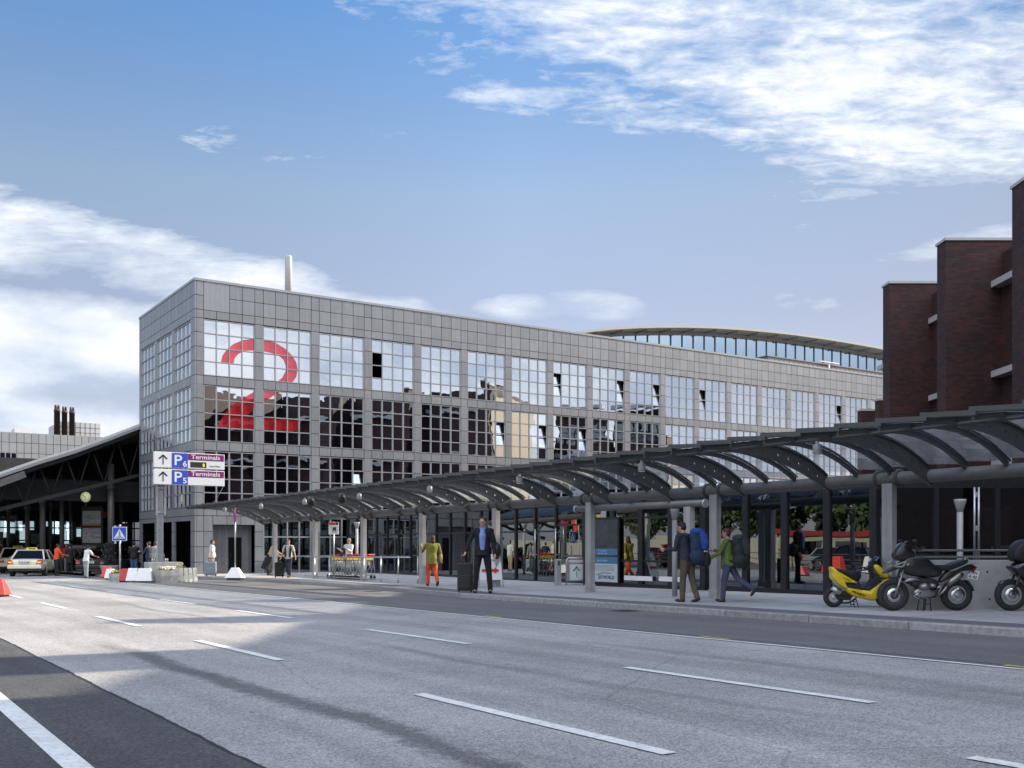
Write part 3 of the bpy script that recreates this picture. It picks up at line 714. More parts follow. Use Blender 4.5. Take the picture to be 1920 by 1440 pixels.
# ------------------------------------------------------------------ big dark roof over the taxi rank
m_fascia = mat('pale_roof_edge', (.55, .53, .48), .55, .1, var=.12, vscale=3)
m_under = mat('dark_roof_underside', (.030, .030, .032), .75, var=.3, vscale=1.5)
m_truss = mat('dark_truss_paint', (.022, .022, .024), .6)
rf = thing('taxi_rank_roof', (0, 0, 0), 'huge dark sloping roof with a pale edge over the taxi rank', 'canopy')
YE = 64.7
ed = [onY(u, v, YE) for u, v in ((-200, 935), (-90, 912), (0, 886), (26, 877), (70, 862), (140, 841), (200, 819), (262, 795), (275, 790))]
ed += [Vector((24, YE, ed[-1].z+2.2)), Vector((44, YE, ed[-1].z+3.2))]
mb = B(); mu = B(); gt = B()
for a, b_ in zip(ed[:-1], ed[1:]):
    def slab(q, y0, y1, h0, h1, dz=0.0):
        P = [Vector((p.x, y, p.z+h+(y-YE)*dz)) for p in (a, b_) for y in (y0, y1) for h in (h0, h1)]
        q.add(P, [(0, 1, 3, 2), (4, 6, 7, 5), (0, 4, 5, 1), (2, 3, 7, 6), (0, 2, 6, 4), (1, 5, 7, 3)])
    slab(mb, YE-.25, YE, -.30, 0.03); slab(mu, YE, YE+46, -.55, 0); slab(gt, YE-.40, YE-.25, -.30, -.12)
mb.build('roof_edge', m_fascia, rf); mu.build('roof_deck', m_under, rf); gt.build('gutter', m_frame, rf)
mb = B()
g0 = onY(-60, 928, YE-.6); g1 = onY(46, 889, YE-.5)
mb.bar(g0, g1, .4, .38); mb.build('roof_end_box', m_steel, rf)
for yy in (YE+1.2, YE+9, YE+18, YE+27):
    mb = B(); zb = onY(150, 868, YE).z
    xs = [ed[0].x, ed[-3].x]
    mb.bar((xs[0], yy, ed[0].z-2.0), (xs[1], yy, ed[-3].z-3.2), .22, .22)
    n = 9
    for i in range(n):
        t0, t1 = i/n, (i+.5)/n; X = lambda t: xs[0]+(xs[1]-xs[0])*t
        ztop_ = lambda t: ed[0].z+(ed[-3].z-ed[0].z)*t-.5; zbot_ = lambda t: ed[0].z-2.0+(ed[-3].z-3.2-ed[0].z+2.0)*t
        mb.tube((X(t0), yy, ztop_(t0)), (X(t1), yy, zbot_(t1)), .06, n=6); mb.tube((X(t1), yy, zbot_(t1)), (X(i/n+1/n), yy, ztop_(i/n+1/n)), .06, n=6)
    mb.build('truss', m_truss, rf)
mb = B(); mb.box(ed[0].x, ed[-1].x, YE+3, YE+3.15, zz(2.6), zz(3.9)); mb.box(ed[0].x, ed[-1].x, YE+28, YE+28.2, zz(1.8), zz(7)); mb.build('beam', m_under, rf)
for (u, vt, Yc, r) in ((51.5, 955, YE+9, .15), (80, 944, YE+4, .17), (116, 938, YE+5, .13), (208, 918, YE+2, .20), (95, 950, YE+14, .10), (227, 940, YE+10, .10), (132, 940, YE+16, .1), (16, 960, YE+14, .12)):
    p = onY(u, vt, Yc); mb = B(); mb.lathe((p.x, Yc, 0), [(r, gz(Yc)-.2), (r, p.z+1.6)], 14)
    mb.lathe((p.x, Yc, 0), [(r*1.25, p.z+.0), (r*1.25, p.z+.25)], 14); mb.build('column', m_steel, rf)

# arrivals front behind the taxis, under the roof
m_dimglass = glass('dim_glazing', (.7, .8, .85), .12, .05, (.62, .66, .68))
ar = thing('arrivals_hall', (0, 0, 0), 'dark glazed arrivals hall seen under the big roof behind the taxis', 'building')
YA = YE+24
mb = B(); mbg = B(); x0_ = onY(-60, 1000, YA).x; x1_ = onY(345, 1000, YA).x
for i in range(25):
    x = x0_+(x1_-x0_)*i/24; mb.box(x-.05, x+.05, YA, YA+.12, gz(YA), zz(3.4))
for z in (-1.0, .2, 1.2, 2.3, 3.4): mb.box(x0_, x1_, YA+.01, YA+.11, zz(z)-.05, zz(z)+.05)
mb.build('frame', m_truss, ar); mbg.box(x0_, x1_, YA+.05, YA+.06, gz(YA), zz(3.4)); mbg.build('glass', m_dimglass, ar)
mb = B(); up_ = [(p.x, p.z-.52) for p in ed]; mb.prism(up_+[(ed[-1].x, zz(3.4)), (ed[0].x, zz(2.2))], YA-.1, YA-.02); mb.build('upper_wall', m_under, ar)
mb = B(); mb.box(x0_-4, x1_+3, YA+9, YA+9.3, gz(YA), zz(-.9)); mb.box(x0_-4, x1_+3, YA+9, YA+9.3, zz(2.2), zz(4.2)); xx_ = x0_-4; rq = random.Random(3)
while xx_ < x1_+3: w1_ = rq.uniform(.6, 2.6); mb.box(xx_, xx_+w1_, YA+9.01, YA+9.28, zz(-.95), zz(2.25)); xx_ += w1_+rq.uniform(.15, .9)
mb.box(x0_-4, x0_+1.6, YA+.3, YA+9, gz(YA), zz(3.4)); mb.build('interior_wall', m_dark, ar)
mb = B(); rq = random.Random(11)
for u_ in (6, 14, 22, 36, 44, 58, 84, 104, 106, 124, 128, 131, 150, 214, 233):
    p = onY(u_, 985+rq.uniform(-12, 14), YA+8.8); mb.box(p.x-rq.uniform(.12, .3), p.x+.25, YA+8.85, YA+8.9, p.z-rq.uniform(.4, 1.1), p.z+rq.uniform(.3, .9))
mb.build('daylight_glow_pane', mat('daylight_glow_pane', (.75, .85, .9), .5, emit=.55), ar)  # added panes whose glow stands for daylight through gaps in the back wall
mb = B()
for (u, v, w, h) in ((0, 1010, 11, 26), (70, 1010, 22, 20), (150, 1034, 18, 8), (222, 1002, 30, 12)):
    p = onY(u, v, YA-.3); s = depth_of(p)/1920; mb.box(p.x-w*s/2, p.x+w*s/2, YA-.35, YA-.25, p.z-h*s/2, p.z+h*s/2)
mb.build('shop_panel', mat('grey_shop_panel', (.25, .25, .25), .6, var=.3, vscale=3), ar)
mb = B()
for (u, v, w, h) in ((198, 965, 24, 12), (232, 985, 16, 8), (168, 1015, 8, 5)):
    p = onY(u, v, YA-.3); s = depth_of(p)/1920; mb.box(p.x-w*s/2, p.x+w*s/2, YA-.38, YA-.26, p.z-h*s/2, p.z+h*s/2)
mb.build('orange_sign_panel', mat('orange_panel', (.45, .20, .03), .6, var=.2), ar)

# ------------------------------------------------------------------ glazed hall along the walkway
hall = thing('glazed_entrance_hall', (0, 0, 0), 'low black framed glass entrance hall behind the walkway columns', 'building')
HZ = zz(1.42)
Apt = (24.3, 52.9); Bp = (22.0, 30.0); Bq = (21.9, 26.6); Cp = (20.75, 26.6); Dp = (20.75, 21.2); Ep = (21.0, 21.2); Fp = (20.9, 15.6)
cor = Vector((20.9, 15.6)); 
def hall_wall(p, q, n, mats=(m_black, None), rails=(2.05,), fw=.10, gm=None, low=.12):
    p, q = Vector(p), Vector(q); L_ = (q-p).length; ang = math.atan2(q.y-p.y, q.x-p.x)
    e = bpy.data.objects.new('glass_wall', None)
    z0 = sz((p.y+q.y)/2); H = HZ-z0
    mb = B()
    for i in range(n+1):
        x = L_*i/n; z_ = sz(p.y+(q.y-p.y)*i/n)-z0; mb.box(x-fw/2, x+fw/2, -.06, .08, z_-.05, H)
    mb.box(0, L_, -.05, .07, H-.10, H-.002); mb.box(0, L_, -.05, .07, -.25, low)
    for r_ in rails: mb.box(0, L_, -.035, .05, r_-.03, r_+.03)
    o = mb.build('glass_wall_frame', m_black, hall); o.location = (p.x, p.y, z0); o.rotation_euler = (0, 0, ang)
    mb = B()
    for i in range(n):
        a, b_ = L_*i/n+fw/2, L_*(i+1)/n-fw/2
        zs = [low]+list(rails)+[H-.1]
        for za, zb in zip(zs[:-1], zs[1:]):
            t1, t2 = random.gauss(0, .0012), random.gauss(0, .0012)
            mb.quad((a, .02-t1-t2, za), (b_, .02+t1-t2, za), (b_, .02+t1+t2, zb), (a, .02-t1+t2, zb))
    g = mb.build('glass', gm or m_hallglass, o, fixn=False)
    return o
hall_wall(Bp, Apt, 15, rails=(1.95,)); hall_wall(Bq, Bp, 2); hall_wall(Cp, Bq, 1, rails=())
hall_wall(Dp, Cp, 4, rails=(2.15, .82), fw=.20); hall_wall(Ep, Dp, 1, rails=()) if False else None
hall_wall(Fp, Ep, 4, rails=(), fw=.20)
# annex wall, square to the photographer, right of the hall's end
Gp = Vector((RF(19, 24.6).x, RF(19, 24.6).y)); hall_wall(Fp, (Gp.x, Gp.y), 7, rails=(), fw=.10, gm=glass('dark_glazing', (.8, .86, .9), .16, 0, (.18, .19, .2), wave=.006, wscale=.9))
# door handles, doors
for yy in (31.4, 29.9):
    mb = B(); mb.tube((22.02+(yy-30)*.1-.14, yy, sz(yy)+.85), (22.02+(yy-30)*.1-.14, yy, sz(yy)+1.95), .022); 
    for z in (1.0, 1.8): mb.tube((22.02+(yy-30)*.1-.14, yy, sz(yy)+z), (22.02+(yy-30)*.1, yy, sz(yy)+z), .012)
    mb.build('door_handle', m_galv, hall)
mb = B()                                        # flat roof and fascia
rp = [Apt, Bp, Bq, Cp, Dp, Ep, Fp, (Gp.x, Gp.y), tuple(RF(19, 40).xy), (60, 53.0)]
mb.prism([(x, y) for x, y in rp], HZ+.003, HZ+.16, axis='z'); mb.build('roof', m_black, hall)
mb = B()                                        # back rooms
mb.box(29.5, 29.7, 24, 53, -.5, HZ); mb.box(29.5, 36, 24, 24.2, -.5, HZ); mb.box(24.5, 24.7, 20.4, 30, -.3, HZ-.02) if False else None
mb.build('interior_wall', mat('dim_inner_wall', (.05, .05, .05), .8, var=.3, vscale=.8), hall)
mb = B()
for yy in (47, 42, 37, 32, 27.5): mb.box(26.2, 26.6, yy-.2, yy+.2, sz(yy), HZ)
mb.build('inner_column', m_rib, hall)
# reveal post: leaning side fins at the drum door
mb = B()
for i in range(9):
    t = R(200-i*25); mb.box(22.3+1.1*math.cos(t)-.04, 22.3+1.1*math.cos(t)+.04, 19.9+1.1*math.sin(t)-.04, 19.9+1.1*math.sin(t)+.04, sz(20), HZ-.1)
mb.build('revolving_door_post', m_black, hall)
# entrance block: poster case and white bands
mb = B(); y0_, y1_ = 24.9, 26.35; X = 20.68
mb.box(X-.06, X, y0_-.06, y1_+.06, sz(25)+.08, sz(25)+2.2); pc = mb.build('poster_case', m_black, hall)
m_poster = mat('poster_paper', (.42, .50, .52), .5, var=.04); m_posterd = mat('poster_dark', (.035, .045, .055), .35, var=.5, vscale=2.5); m_posterb = mat('poster_blue', (.05, .16, .28), .5)
mb = B(); z_ = sz(25); mb.box(X-.064, X-.0605, y0_, y1_, z_+.14, z_+.72); mb.build('poster_sheet', m_poster, pc)
mb = B(); mb.box(X-.064, X-.0605, y0_, y1_, z_+1.2, z_+2.12); mb.box(X-.064, X-.0605, y0_, y1_, z_+.93, z_+1.0) ; mb.build('poster_picture', m_posterd, pc)
mb = B(); mb.box(X-.065, X-.0605, y0_, y1_, z_+1.0, z_+1.2); mb.box(X-.065, X-.0605, y0_, y1_, z_+.72, z_+.93); mb.build('poster_band', m_posterb, pc)
m_ink = mat('ink', (.02, .02, .025), .6); m_lt = mat('pale_lettering', (.32, .46, .56), .6)
text('poster_text', 'Traumziele', .10, m_lt, pc, (X-.066, 25.65, z_+1.11), (90, 0, -90)); text('poster_text', 'auf den Leib', .10, m_lt, pc, (X-.066, 25.65, z_+1.02), (90, 0, -90))
text('poster_text', 'geschrieben.', .11, m_lt, pc, (X-.066, 25.65, z_+.79), (90, 0, -90))
text('poster_text', 'SKYWORLD', .15, m_ink, pc, (X-.066, 25.45, z_+.24), (90, 0, -90), bold=.003)
mb = B(); mb.path([(X-.068, 25.95, z_+.36), (X-.068, 25.6, z_+.44), (X-.068, 25.2, z_+.42)], .008, 6); mb.build('poster_swoosh', m_ink, pc)
mb = B()
for i in range(5): mb.box(X-.066, X-.0645, 25.05, 26.2, z_+.66-i*.04, z_+.672-i*.04)
mb.build('poster_small_print', mat('grey_print', (.16, .19, .2), .6), pc)
mb = B(); mb.box(X-.04, X-.015, 23.3, 24.6, sz(24)+.22, sz(24)+.36); mb.box(X-.04, X-.015, 21.9, 23.0, sz(22)+.22, sz(22)+.36); mb.build('door_kick_band', m_white, hall)
mb = B(); mb.box(X-.045, X-.04+.02, 25.5, 25.75, HZ-.62, HZ-.28); mb.build('door_notice', mat('notice', (.3, .3, .3), .6, var=.5, vscale=20), hall)

# ------------------------------------------------------------------ dark brick wing (its front runs away from the photographer)
bw = thing('brick_office_wing', (0, 0, 0), 'dark red brick wing with tall stepped wall fins and pale sun shades', 'building', rz=-YAW)
m_shade = mat('sunshade_concrete', (.42, .41, .41), .6, var=.08)
m_bwin = glass('office_glazing', (.7, .75, .8), .35, 0, (.12, .12, .13))
def brick_wing(root, i0, i1, f0, step, r0, drift, H, wid=2.95, thick=.95, extra=None, back=16):
    for i in range(i0, i1+1):
        f = f0+step*i; r = r0+drift*i; h = H+(extra or {}).get(i, 0)
        mb = B(); mb.box(r, r+wid+.2, f, f+thick, -1, zz(h)); fin = mb.build('brick_fin', m_brick, root)
        mb = B(); mb.box(r-.06, r+wid+.3, f-.06, f+thick+.06, zz(h)+.002, zz(h)+.12); mb.build('coping', m_shade, fin)
        if i == i0: continue
        # bay between this fin and the nearer one
        fa, fb = f-step+thick, f; rr = r+wid+.05
        mb = B()
        for z0, z1 in ((zz(H-.55), zz(H-.2)), (zz(10.2), zz(11.2)), (zz(6.2), zz(7.2)), (zz(2.2), zz(3.2)), (-1, zz(-.6))): mb.box(rr, rr+.3, fa, fb, z0, z1)
        mb.box(rr+.0, rr+.35, fa+3.2, fa+3.9, -1, zz(H-.55)); mb.build('recess_wall', m_brick, root)
        for z in (11.35, 7.35, 3.35, -.4):
            mb = B(); mb.box(rr-1.0, rr-.002, fa+.01, fb-.01, zz(z), zz(z)+.28)
            mb.build('sun_shade', m_shade, root)
        for z0, z1 in ((11.2, H-.55), (7.2, 10.2), (3.2, 6.2), (-.6, 2.2)):
            mb = B(); mb.box(rr+.12, rr+.16, fa, fb, zz(z0), zz(z1)); w = mb.build('window', m_bwin, root)
            mb = B()
            for k in range(7): y = fa+(fb-fa)*k/6; mb.box(rr+.06, rr+.2, y-.05, y+.05, zz(z0), zz(z1))
            for z in (z0, z0+.75*(z1-z0), z1): mb.box(rr+.07, rr+.19, fa, fb, zz(z)-.04, zz(z)+.04)
            mb.build('frame', m_truss, w)
    mb = B(); fA = f0+step*i0; fB = f0+step*i1+thick; rA = r0+drift*i0+wid+.35
    mb.box(rA+.6, rA+back, fA, fB, -1, zz(H-.55)); mb.build('main_volume', m_brick, root)
    mb = B(); rl_ = r0+drift*i1; mb.box(rl_+.5, rA+back-.2, fB+.01, fB+.08, -1, zz(H-.9)); mb.build('end_wall_render', mat('beige_render', (.48, .40, .30), .8, var=.08), root)
brick_wing(bw, -4, 2, 38.0, 7.55, 19.02, .28, 13.45, back=8, extra={-2: 2.2, -3: 2.2, -4: 2.2})  # nearer fins, out of view, raised to lengthen their shadow on the road
mb = B(); mb.box(18.2, 34, -16, 19.3, -1, zz(16.2)); mb.build('unseen_shadow_block', m_brick, bw)  # unseen tall block added for the shadow it throws over the near road
lw = thing('rear_brick_wing', (0, 0, 0), 'lower brick wing behind the stepped fins, seen only mirrored in the terminal windows', 'building', rz=-YAW)
brick_wing(lw, 0, 2, 57.5, 5.0, 21.8, .6, 8.7, wid=2.0, thick=.7, back=10)

# ------------------------------------------------------------------ walkway canopy
TX = 17.6
def tz(y): return 2.57-.0062*(y-12.8)
can = thing('walkway_canopy', (TX, 24, sz(24)), 'long curved glass canopy with grey arched ribs on a thick tube along the pavement', 'canopy')
O_ = Vector((TX, 24, sz(24)))
def cb(mb, name, m, parent=None, **k):
    mb.v = [(x-O_.x, y-O_.y, z-O_.z) for x, y, z in mb.v]
    return mb.build(name, m, parent or can, **k)
YN, YF = -.6, 48.2
mb = B(); mb.tube((TX, YN, tz(YN)), (TX, YF, tz(YF)), .125, n=24); cb(mb, 'main_tube', m_steel)
mb = B(); mb.tube((14.72, YN, tz(YN)+.565), (14.72, YF, tz(YF)+.565), .035, n=10)
y = YN+.3
while y < YF: mb.torus((14.72, y, tz(y)+.565), .045, .006, 10, 4, 'y'); y += .62
cb(mb, 'outer_tube', m_rib)
mb = B(); mb.path([(14.68, y, tz(y)+.615+.008*math.sin(y*3)) for y in [YN+i*.5 for i in range(97)]], .012, 6); cb(mb, 'cable', m_blk)
CY = [12.8+4.82*n for n in range(-1, 8)]
for y in CY:
    z0 = sz(y); mb = B(); mb.box(TX-.08, TX+.08, y-.12, y+.12, z0+.0, tz(y)-.09); c = cb(mb, 'column', m_col, bevel=.008)
    mb = B(); mb.box(TX-.092, TX+.092, y-.132, y+.132, z0, z0+.22); cb(mb, 'column_base', m_conc, bevel=.01)
    for dy in (-.24, .24):
        mb = B(); mb.lathe((TX, y+dy, tz(y)), [(.125, -.018), (.185, -.018), (.185, .018), (.125, .018)], 24, 'y')
        for k in range(12): a = k*math.pi/6; mb.tube((TX+.155*math.cos(a), y+dy-.03, tz(y)+.155*math.sin(a)), (TX+.155*math.cos(a), y+dy+.03, tz(y)+.155*math.sin(a)), .011, n=6)
        cb(mb, 'flange', m_rib)
CURVE = [(.06, -.06), (-.10, .02), (-.34, .14), (-.62, .265), (-.92, .37), (-1.23, .455), (-1.54, .52), (-1.87, .572), (-2.2, .595), (-2.55, .605), (-2.9, .600), (-3.35, .575), (-3.72, .545)]
HALF = [.10, .135, .150, .155, .155, .150, .142, .125, .105, .085, .065, .045, .030]
def rib_mesh():
    cu = bpy.data.curves.new('rib', 'CURVE'); cu.dimensions = '2D'; cu.fill_mode = 'BOTH'; cu.extrude = .022
    up, dn = [], []
    for i, (x, z) in enumerate(CURVE):
        a, b_ = CURVE[max(0, i-1)], CURVE[min(len(CURVE)-1, i+1)]; t = Vector((b_[0]-a[0], b_[1]-a[1])).normalized(); n = Vector((t.y, -t.x))
        if n.y < 0: n = -n
        up.append((x+n.x*HALF[i], z+n.y*HALF[i])); dn.append((x-n.x*HALF[i], z-n.y*HALF[i]))
    dn[0] = (.02, -.20)
    pts = up+dn[::-1]
    s = cu.splines.new('POLY'); s.points.add(len(pts)-1); s.use_cyclic_u = True
    for q, p in zip(s.points, pts): q.co = (*p, 0, 1)
    for i in (2, 3, 4, 5, 6, 7.4, 8.8):
        j = int(i); f_ = i-j; cx = CURVE[j][0]*(1-f_)+CURVE[min(j+1, 12)][0]*f_; cz = CURVE[j][1]*(1-f_)+CURVE[min(j+1, 12)][1]*f_
        s = cu.splines.new('POLY'); s.points.add(13); s.use_cyclic_u = True; r = .036 if i < 7 else .024
        for k, q in enumerate(s.points): a = k/14*2*math.pi; q.co = (cx+r*math.cos(a), cz+r*math.sin(a), 0, 1)
    o = bpy.data.objects.new('t', cu); C.objects.link(o)
    me = bpy.data.meshes.new_from_object(o.evaluated_get(bpy.context.evaluated_depsgraph_get())); bpy.data.objects.remove(o)
    me.materials.clear(); me.materials.append(m_rib); me.name = 'rib'; return me
rm = rib_mesh()
mbf = B(); up = []
for i, (x, z) in enumerate(CURVE):                       # top flange of the big rib
    up.append((x-.0, z+HALF[i]+.006 if i > 1 else z+HALF[i]+.02))
for a, b_ in zip(up[1:-1], up[2:]): mbf.bar((a[0], 0, a[1]), (b_[0], 0, b_[1]), .09, .014, (0, 0, 1))
fm = mbf.build('rib_flange', m_rib); flm = fm.data; bpy.data.objects.remove(fm)
mbt = B()
tc_ = [(x, z+HALF[i]-.045) for i, (x, z) in enumerate(CURVE)]
for a, b_ in zip(tc_[1:-1], tc_[2:]): mbt.bar((a[0], 0, a[1]), (b_[0], 0, b_[1]), .05, .09, (0, 0, 1))
tm = mbt.build('thin_rib', m_rib); tme = tm.data; bpy.data.objects.remove(tm)
NPAN = 60; STEP = .8035
for k in range(NPAN+1):
    y = YF-.15-k*STEP
    big = k % 3 == 0
    o = bpy.data.objects.new('rib' if big else 'thin_rib', rm if big else tme); C.objects.link(o); o.parent = can
    o.location = (TX-O_.x, y-O_.y, tz(y)-O_.z)
    if big:
        o.rotation_euler = (R(90), 0, 0)
        q = bpy.data.objects.new('rib_flange', flm); C.objects.link(q); q.parent = o; q.rotation_euler = (R(-90), 0, 0)
gl = [(x, z+HALF[i]+.022) for i, (x, z) in enumerate(CURVE)][1:]; gl[0] = (-.08, .17)
def panel_mesh(seed):
    ya, yb = .02, -STEP-.05            # y=0 is the far end
    mb = B()
    for a, b_ in zip(gl[:-1], gl[1:]):
        P = [Vector((p[0], yy, p[1]+(.055 if yy > 0 else .0))) for p in (a, b_) for yy in (ya, yb)]
        mb.add([P[0], P[2], P[3], P[1]], [(0, 1, 2, 3)], True)
    g = mb.build('glass_panel', m_canglass, fixn=False).data
    fr = B(); e = gl[-1]; e0 = gl[-2]
    for yy, dz in ((ya, .055), (yb, .0)):
        for a, b_ in zip(gl[:-1], gl[1:]): fr.bar((a[0], yy, a[1]+dz), (b_[0], yy, b_[1]+dz), .035, .022)
    fr.bar((e[0]-.02, ya+.02, e[1]+.05), (e[0]-.02, yb-.02, e[1]-.005), .05, .075)
    f = fr.build('panel_frame', m_rib).data
    return g, f
gm_, fm_ = panel_mesh(0)
for o in [o for o in C.objects if o.data in (gm_, fm_)]: bpy.data.objects.remove(o)
for k in range(NPAN):
    y = YF-.15-k*STEP
    o = bpy.data.objects.new('glass_panel', gm_); C.objects.link(o); o.parent = can; o.location = (TX-O_.x, y-O_.y, tz(y)-O_.z)
    q = bpy.data.objects.new('panel_frame', fm_); C.objects.link(q); q.parent = o
# lamps under the outer tube
m_lampcan = mat('lamp_grey', (.34, .33, .32), .5, .2)
first = None
LY = [2.7, 7.45, 12.2, 16.95, 21.7, 26.4, 31.2, 35.9, 40.5, 45.1]
where = ['beyond the right edge of the picture', 'right edge of the picture', 'above the yellow scooter', 'above the revolving door', 'above the white A-board', 'above the woman in olive', 'above the luggage carts', 'beside the floodlights', 'above the man in the waistcoat', 'at the canopy tip']
for i, y in enumerate(LY[1:]):
    t = thing('canopy_lamp', (14.72, y, tz(y)+.48), f'grey can lamp under the canopy edge, {where[i+1]}', 'lamp', 'can lamps under the canopy edge')
    mb = B(); mb.lathe((0, 0, 0), [(.075, -.17), (.082, -.16), (.082, -.02), (.05, .0), (.03, .02), (.03, .06)], 18); mb.build('lamp_body', m_lampcan, t)
    mb = B(); mb.lathe((0, 0, 0), [(.068, -.185), (.068, -.168)], 16); mb.build('lens', m_white, t)
for i, y in enumerate((35.0, 32.3)):
    t = thing('floodlight', (14.6, y, tz(y)+.40), 'black floodlight on the canopy edge, '+('left of the pair' if i == 0 else 'right of the pair'), 'floodlight', 'floodlights on the canopy edge')
    mb = B(); mb.lathe((0, 0, 0), [(.05, .10), (.09, .05), (.15, -.10), (.155, -.16), (.14, -.165)], 14); h = mb.build('housing', m_blk, t); h.rotation_euler = (R(50), R(-30), 0)
    mb = B(); mb.lathe((0, 0, 0), [(.13, -.15), (.13, -.158)], 14); l = mb.build('lens', m_white, h)
    mb = B(); mb.box(-.1, .1, -.02, .02, 0, .14); mb.build('bracket', m_galv, t)
# the shorter second tube in front of the doors
XS = 19.4; t2 = thing('door_canopy_tube', (XS, 22.5, 0), 'short grey tube with a capped end on one column, in front of the entrance doors', 'canopy beam')
mb = B(); mb.tube((0, -2.7, zz(1.06)), (0, 2.9, zz(1.05)), .095, n=20); mb.build('tube', m_steel, t2)
for yy in (-2.72, 2.92):
    mb = B(); mb.lathe((0, yy, zz(1.055)), [(.115, -.03), (.115, .03)], 20, 'y'); mb.build('end_cap', m_galv, t2)
mb = B(); mb.box(-.1, .1, -2.22, -1.98, sz(20.4), zz(.98)); mb.build('column', m_col, t2, bevel=.008)
mb = B()
mb = B(); mb.box(-.113, .113, -2.233, -1.967, sz(20.4), sz(20.4)+.2); mb.build('column_base', m_conc, t2)
for yy in (-1.4, .2, 1.8):
    mb = B(); mb.box(-.9, 1.2, yy-.02, yy+.02, zz(1.13), zz(1.21)); mb.build('bracket', m_rib, t2)
def drain(p, top, label, r=.075):
    t = thing('drain_post', p, label, 'drain pipe', 'funnel topped drain pipes')
    mb = B(); mb.lathe((0, 0, 0), [(r, 0), (r, top-.28)], 16); mb.build('pipe', m_col, t)
    mb = B(); mb.lathe((0, 0, 0), [(r, top-.30), (r*2.3, top-.05), (r*2.4, top)], 4); mb.build('funnel', m_col, t)
p = at(1265, 1118); drain(p, (1118-954)/1920*depth_of(p), 'grey drain pipe with funnel top beside the man with the blue backpack', .065)
p = at(669, 1084); drain(p, (1084-979)/1920*depth_of(p), 'grey drain pipe with funnel top behind the luggage carts', .06)
p = RF((1800-960)/1920*22.3, 22.3, sz(14)); drain(p, zz((1018-936)/1920*22.3)-p.z, 'grey drain pipe with funnel top behind the concrete wall', .065)

# ------------------------------------------------------------------ concrete wall and rails behind the motorbikes
def camthing(name, u, f, z, label, cat, group=None, dr=0.0):
    return thing(name, RF((u-960)/1920*f, f, z), label, cat, group, -YAW+dr)
FW = 19.7
w = camthing('concrete_wall', 1690, FW, 0, 'low pale concrete wall with tie holes behind the black motorbike', 'wall')
mb = B(); mb.box(0, 7, 0, .28, -.3, zz(-.33)); mb.build('wall', mat('wall_concrete', (.38, .375, .37), .8, var=.10, vscale=6, bump=.3, bscale=40, var2=.12, v2scale=1.2), w, bevel=.008)
mb = B()
for i in range(8):
    for z in (.25, .72):
        mb.lathe((.45+i*.62+random.uniform(-.1, .1), -.003, z+random.uniform(-.05, .05)), [(.02, -.001), (.02, .002)], 10, 'y')
mb.build('tie_hole', m_joint, w)
rl = camthing('wall_railing', 1690, FW, zz(-.33), 'two rail grey handrail on top of the concrete wall', 'railing')
mb = B(); mb.tube((.25, .14, .185), (7, .14, .185), .026, n=10); mb.build('rail', m_steel, rl)
mb = B(); mb.tube((.25, .14, .055), (7, .14, .055), .026, n=10); mb.build('rail', m_steel, rl)
for x in (.3, 1.5, 2.75, 4.0, 5.2, 6.4):
    mb = B(); mb.box(x-.02, x+.02, .12, .16, .0, .2); mb.build('post', m_steel, rl)
tp = camthing('twin_post', 1840, FW+.15, zz(-.33), 'tall pair of grey tubes joined by plates above the railing', 'post')
for x in (-.042, .042):
    mb = B(); mb.tube((x, .2, -.05), (x, .2, 1.42), .019, n=10); mb.build('tube', m_galv, tp)
for z in (.62, 1.28):
    mb = B(); mb.box(-.045, .045, .19, .21, z-.05, z+.05); mb.build('plate', m_col, tp)

# ------------------------------------------------------------------ railing with the luggage carts
r0, r1 = Vector((17.2, 41.9, 0)), Vector((17.28, 32.4, 0))
rail = thing('cart_bay_railing', (r0.x, r0.y, sz(r0.y)), 'thin galvanised railing in front of the luggage carts', 'railing')
sl_ = (sz(r1.y)-sz(r0.y)); L_ = r1-r0
def rp_(t, h): return Vector((L_.x*t, L_.y*t, sl_*t+h))
for h, r in ((.93, .024), (.10, .018)):
    mb = B(); mb.tube(rp_(0, h), rp_(1, h), r, n=8); mb.build('rail', m_galv, rail)
for u in (591, 618, 682, 713, 745, 781):
    k = (u-960)/1920; y = 17.24*(cs-sn*k)/(sn+cs*k); t = (y-r0.y)/L_.y
    mb = B(); mb.tube(rp_(t, 0), rp_(t, .98), .024, n=8); mb.tube(rp_(t, 0), rp_(t, .28), .030, n=8); mb.build('post', m_galv, rail)
m_cartred = mat('cart_red', (.50, .02, .03), .4); m_cartyel = mat('cart_yellow', (.62, .42, .04), .45); m_cartad = mat('cart_panel', (.08, .08, .09), .4)
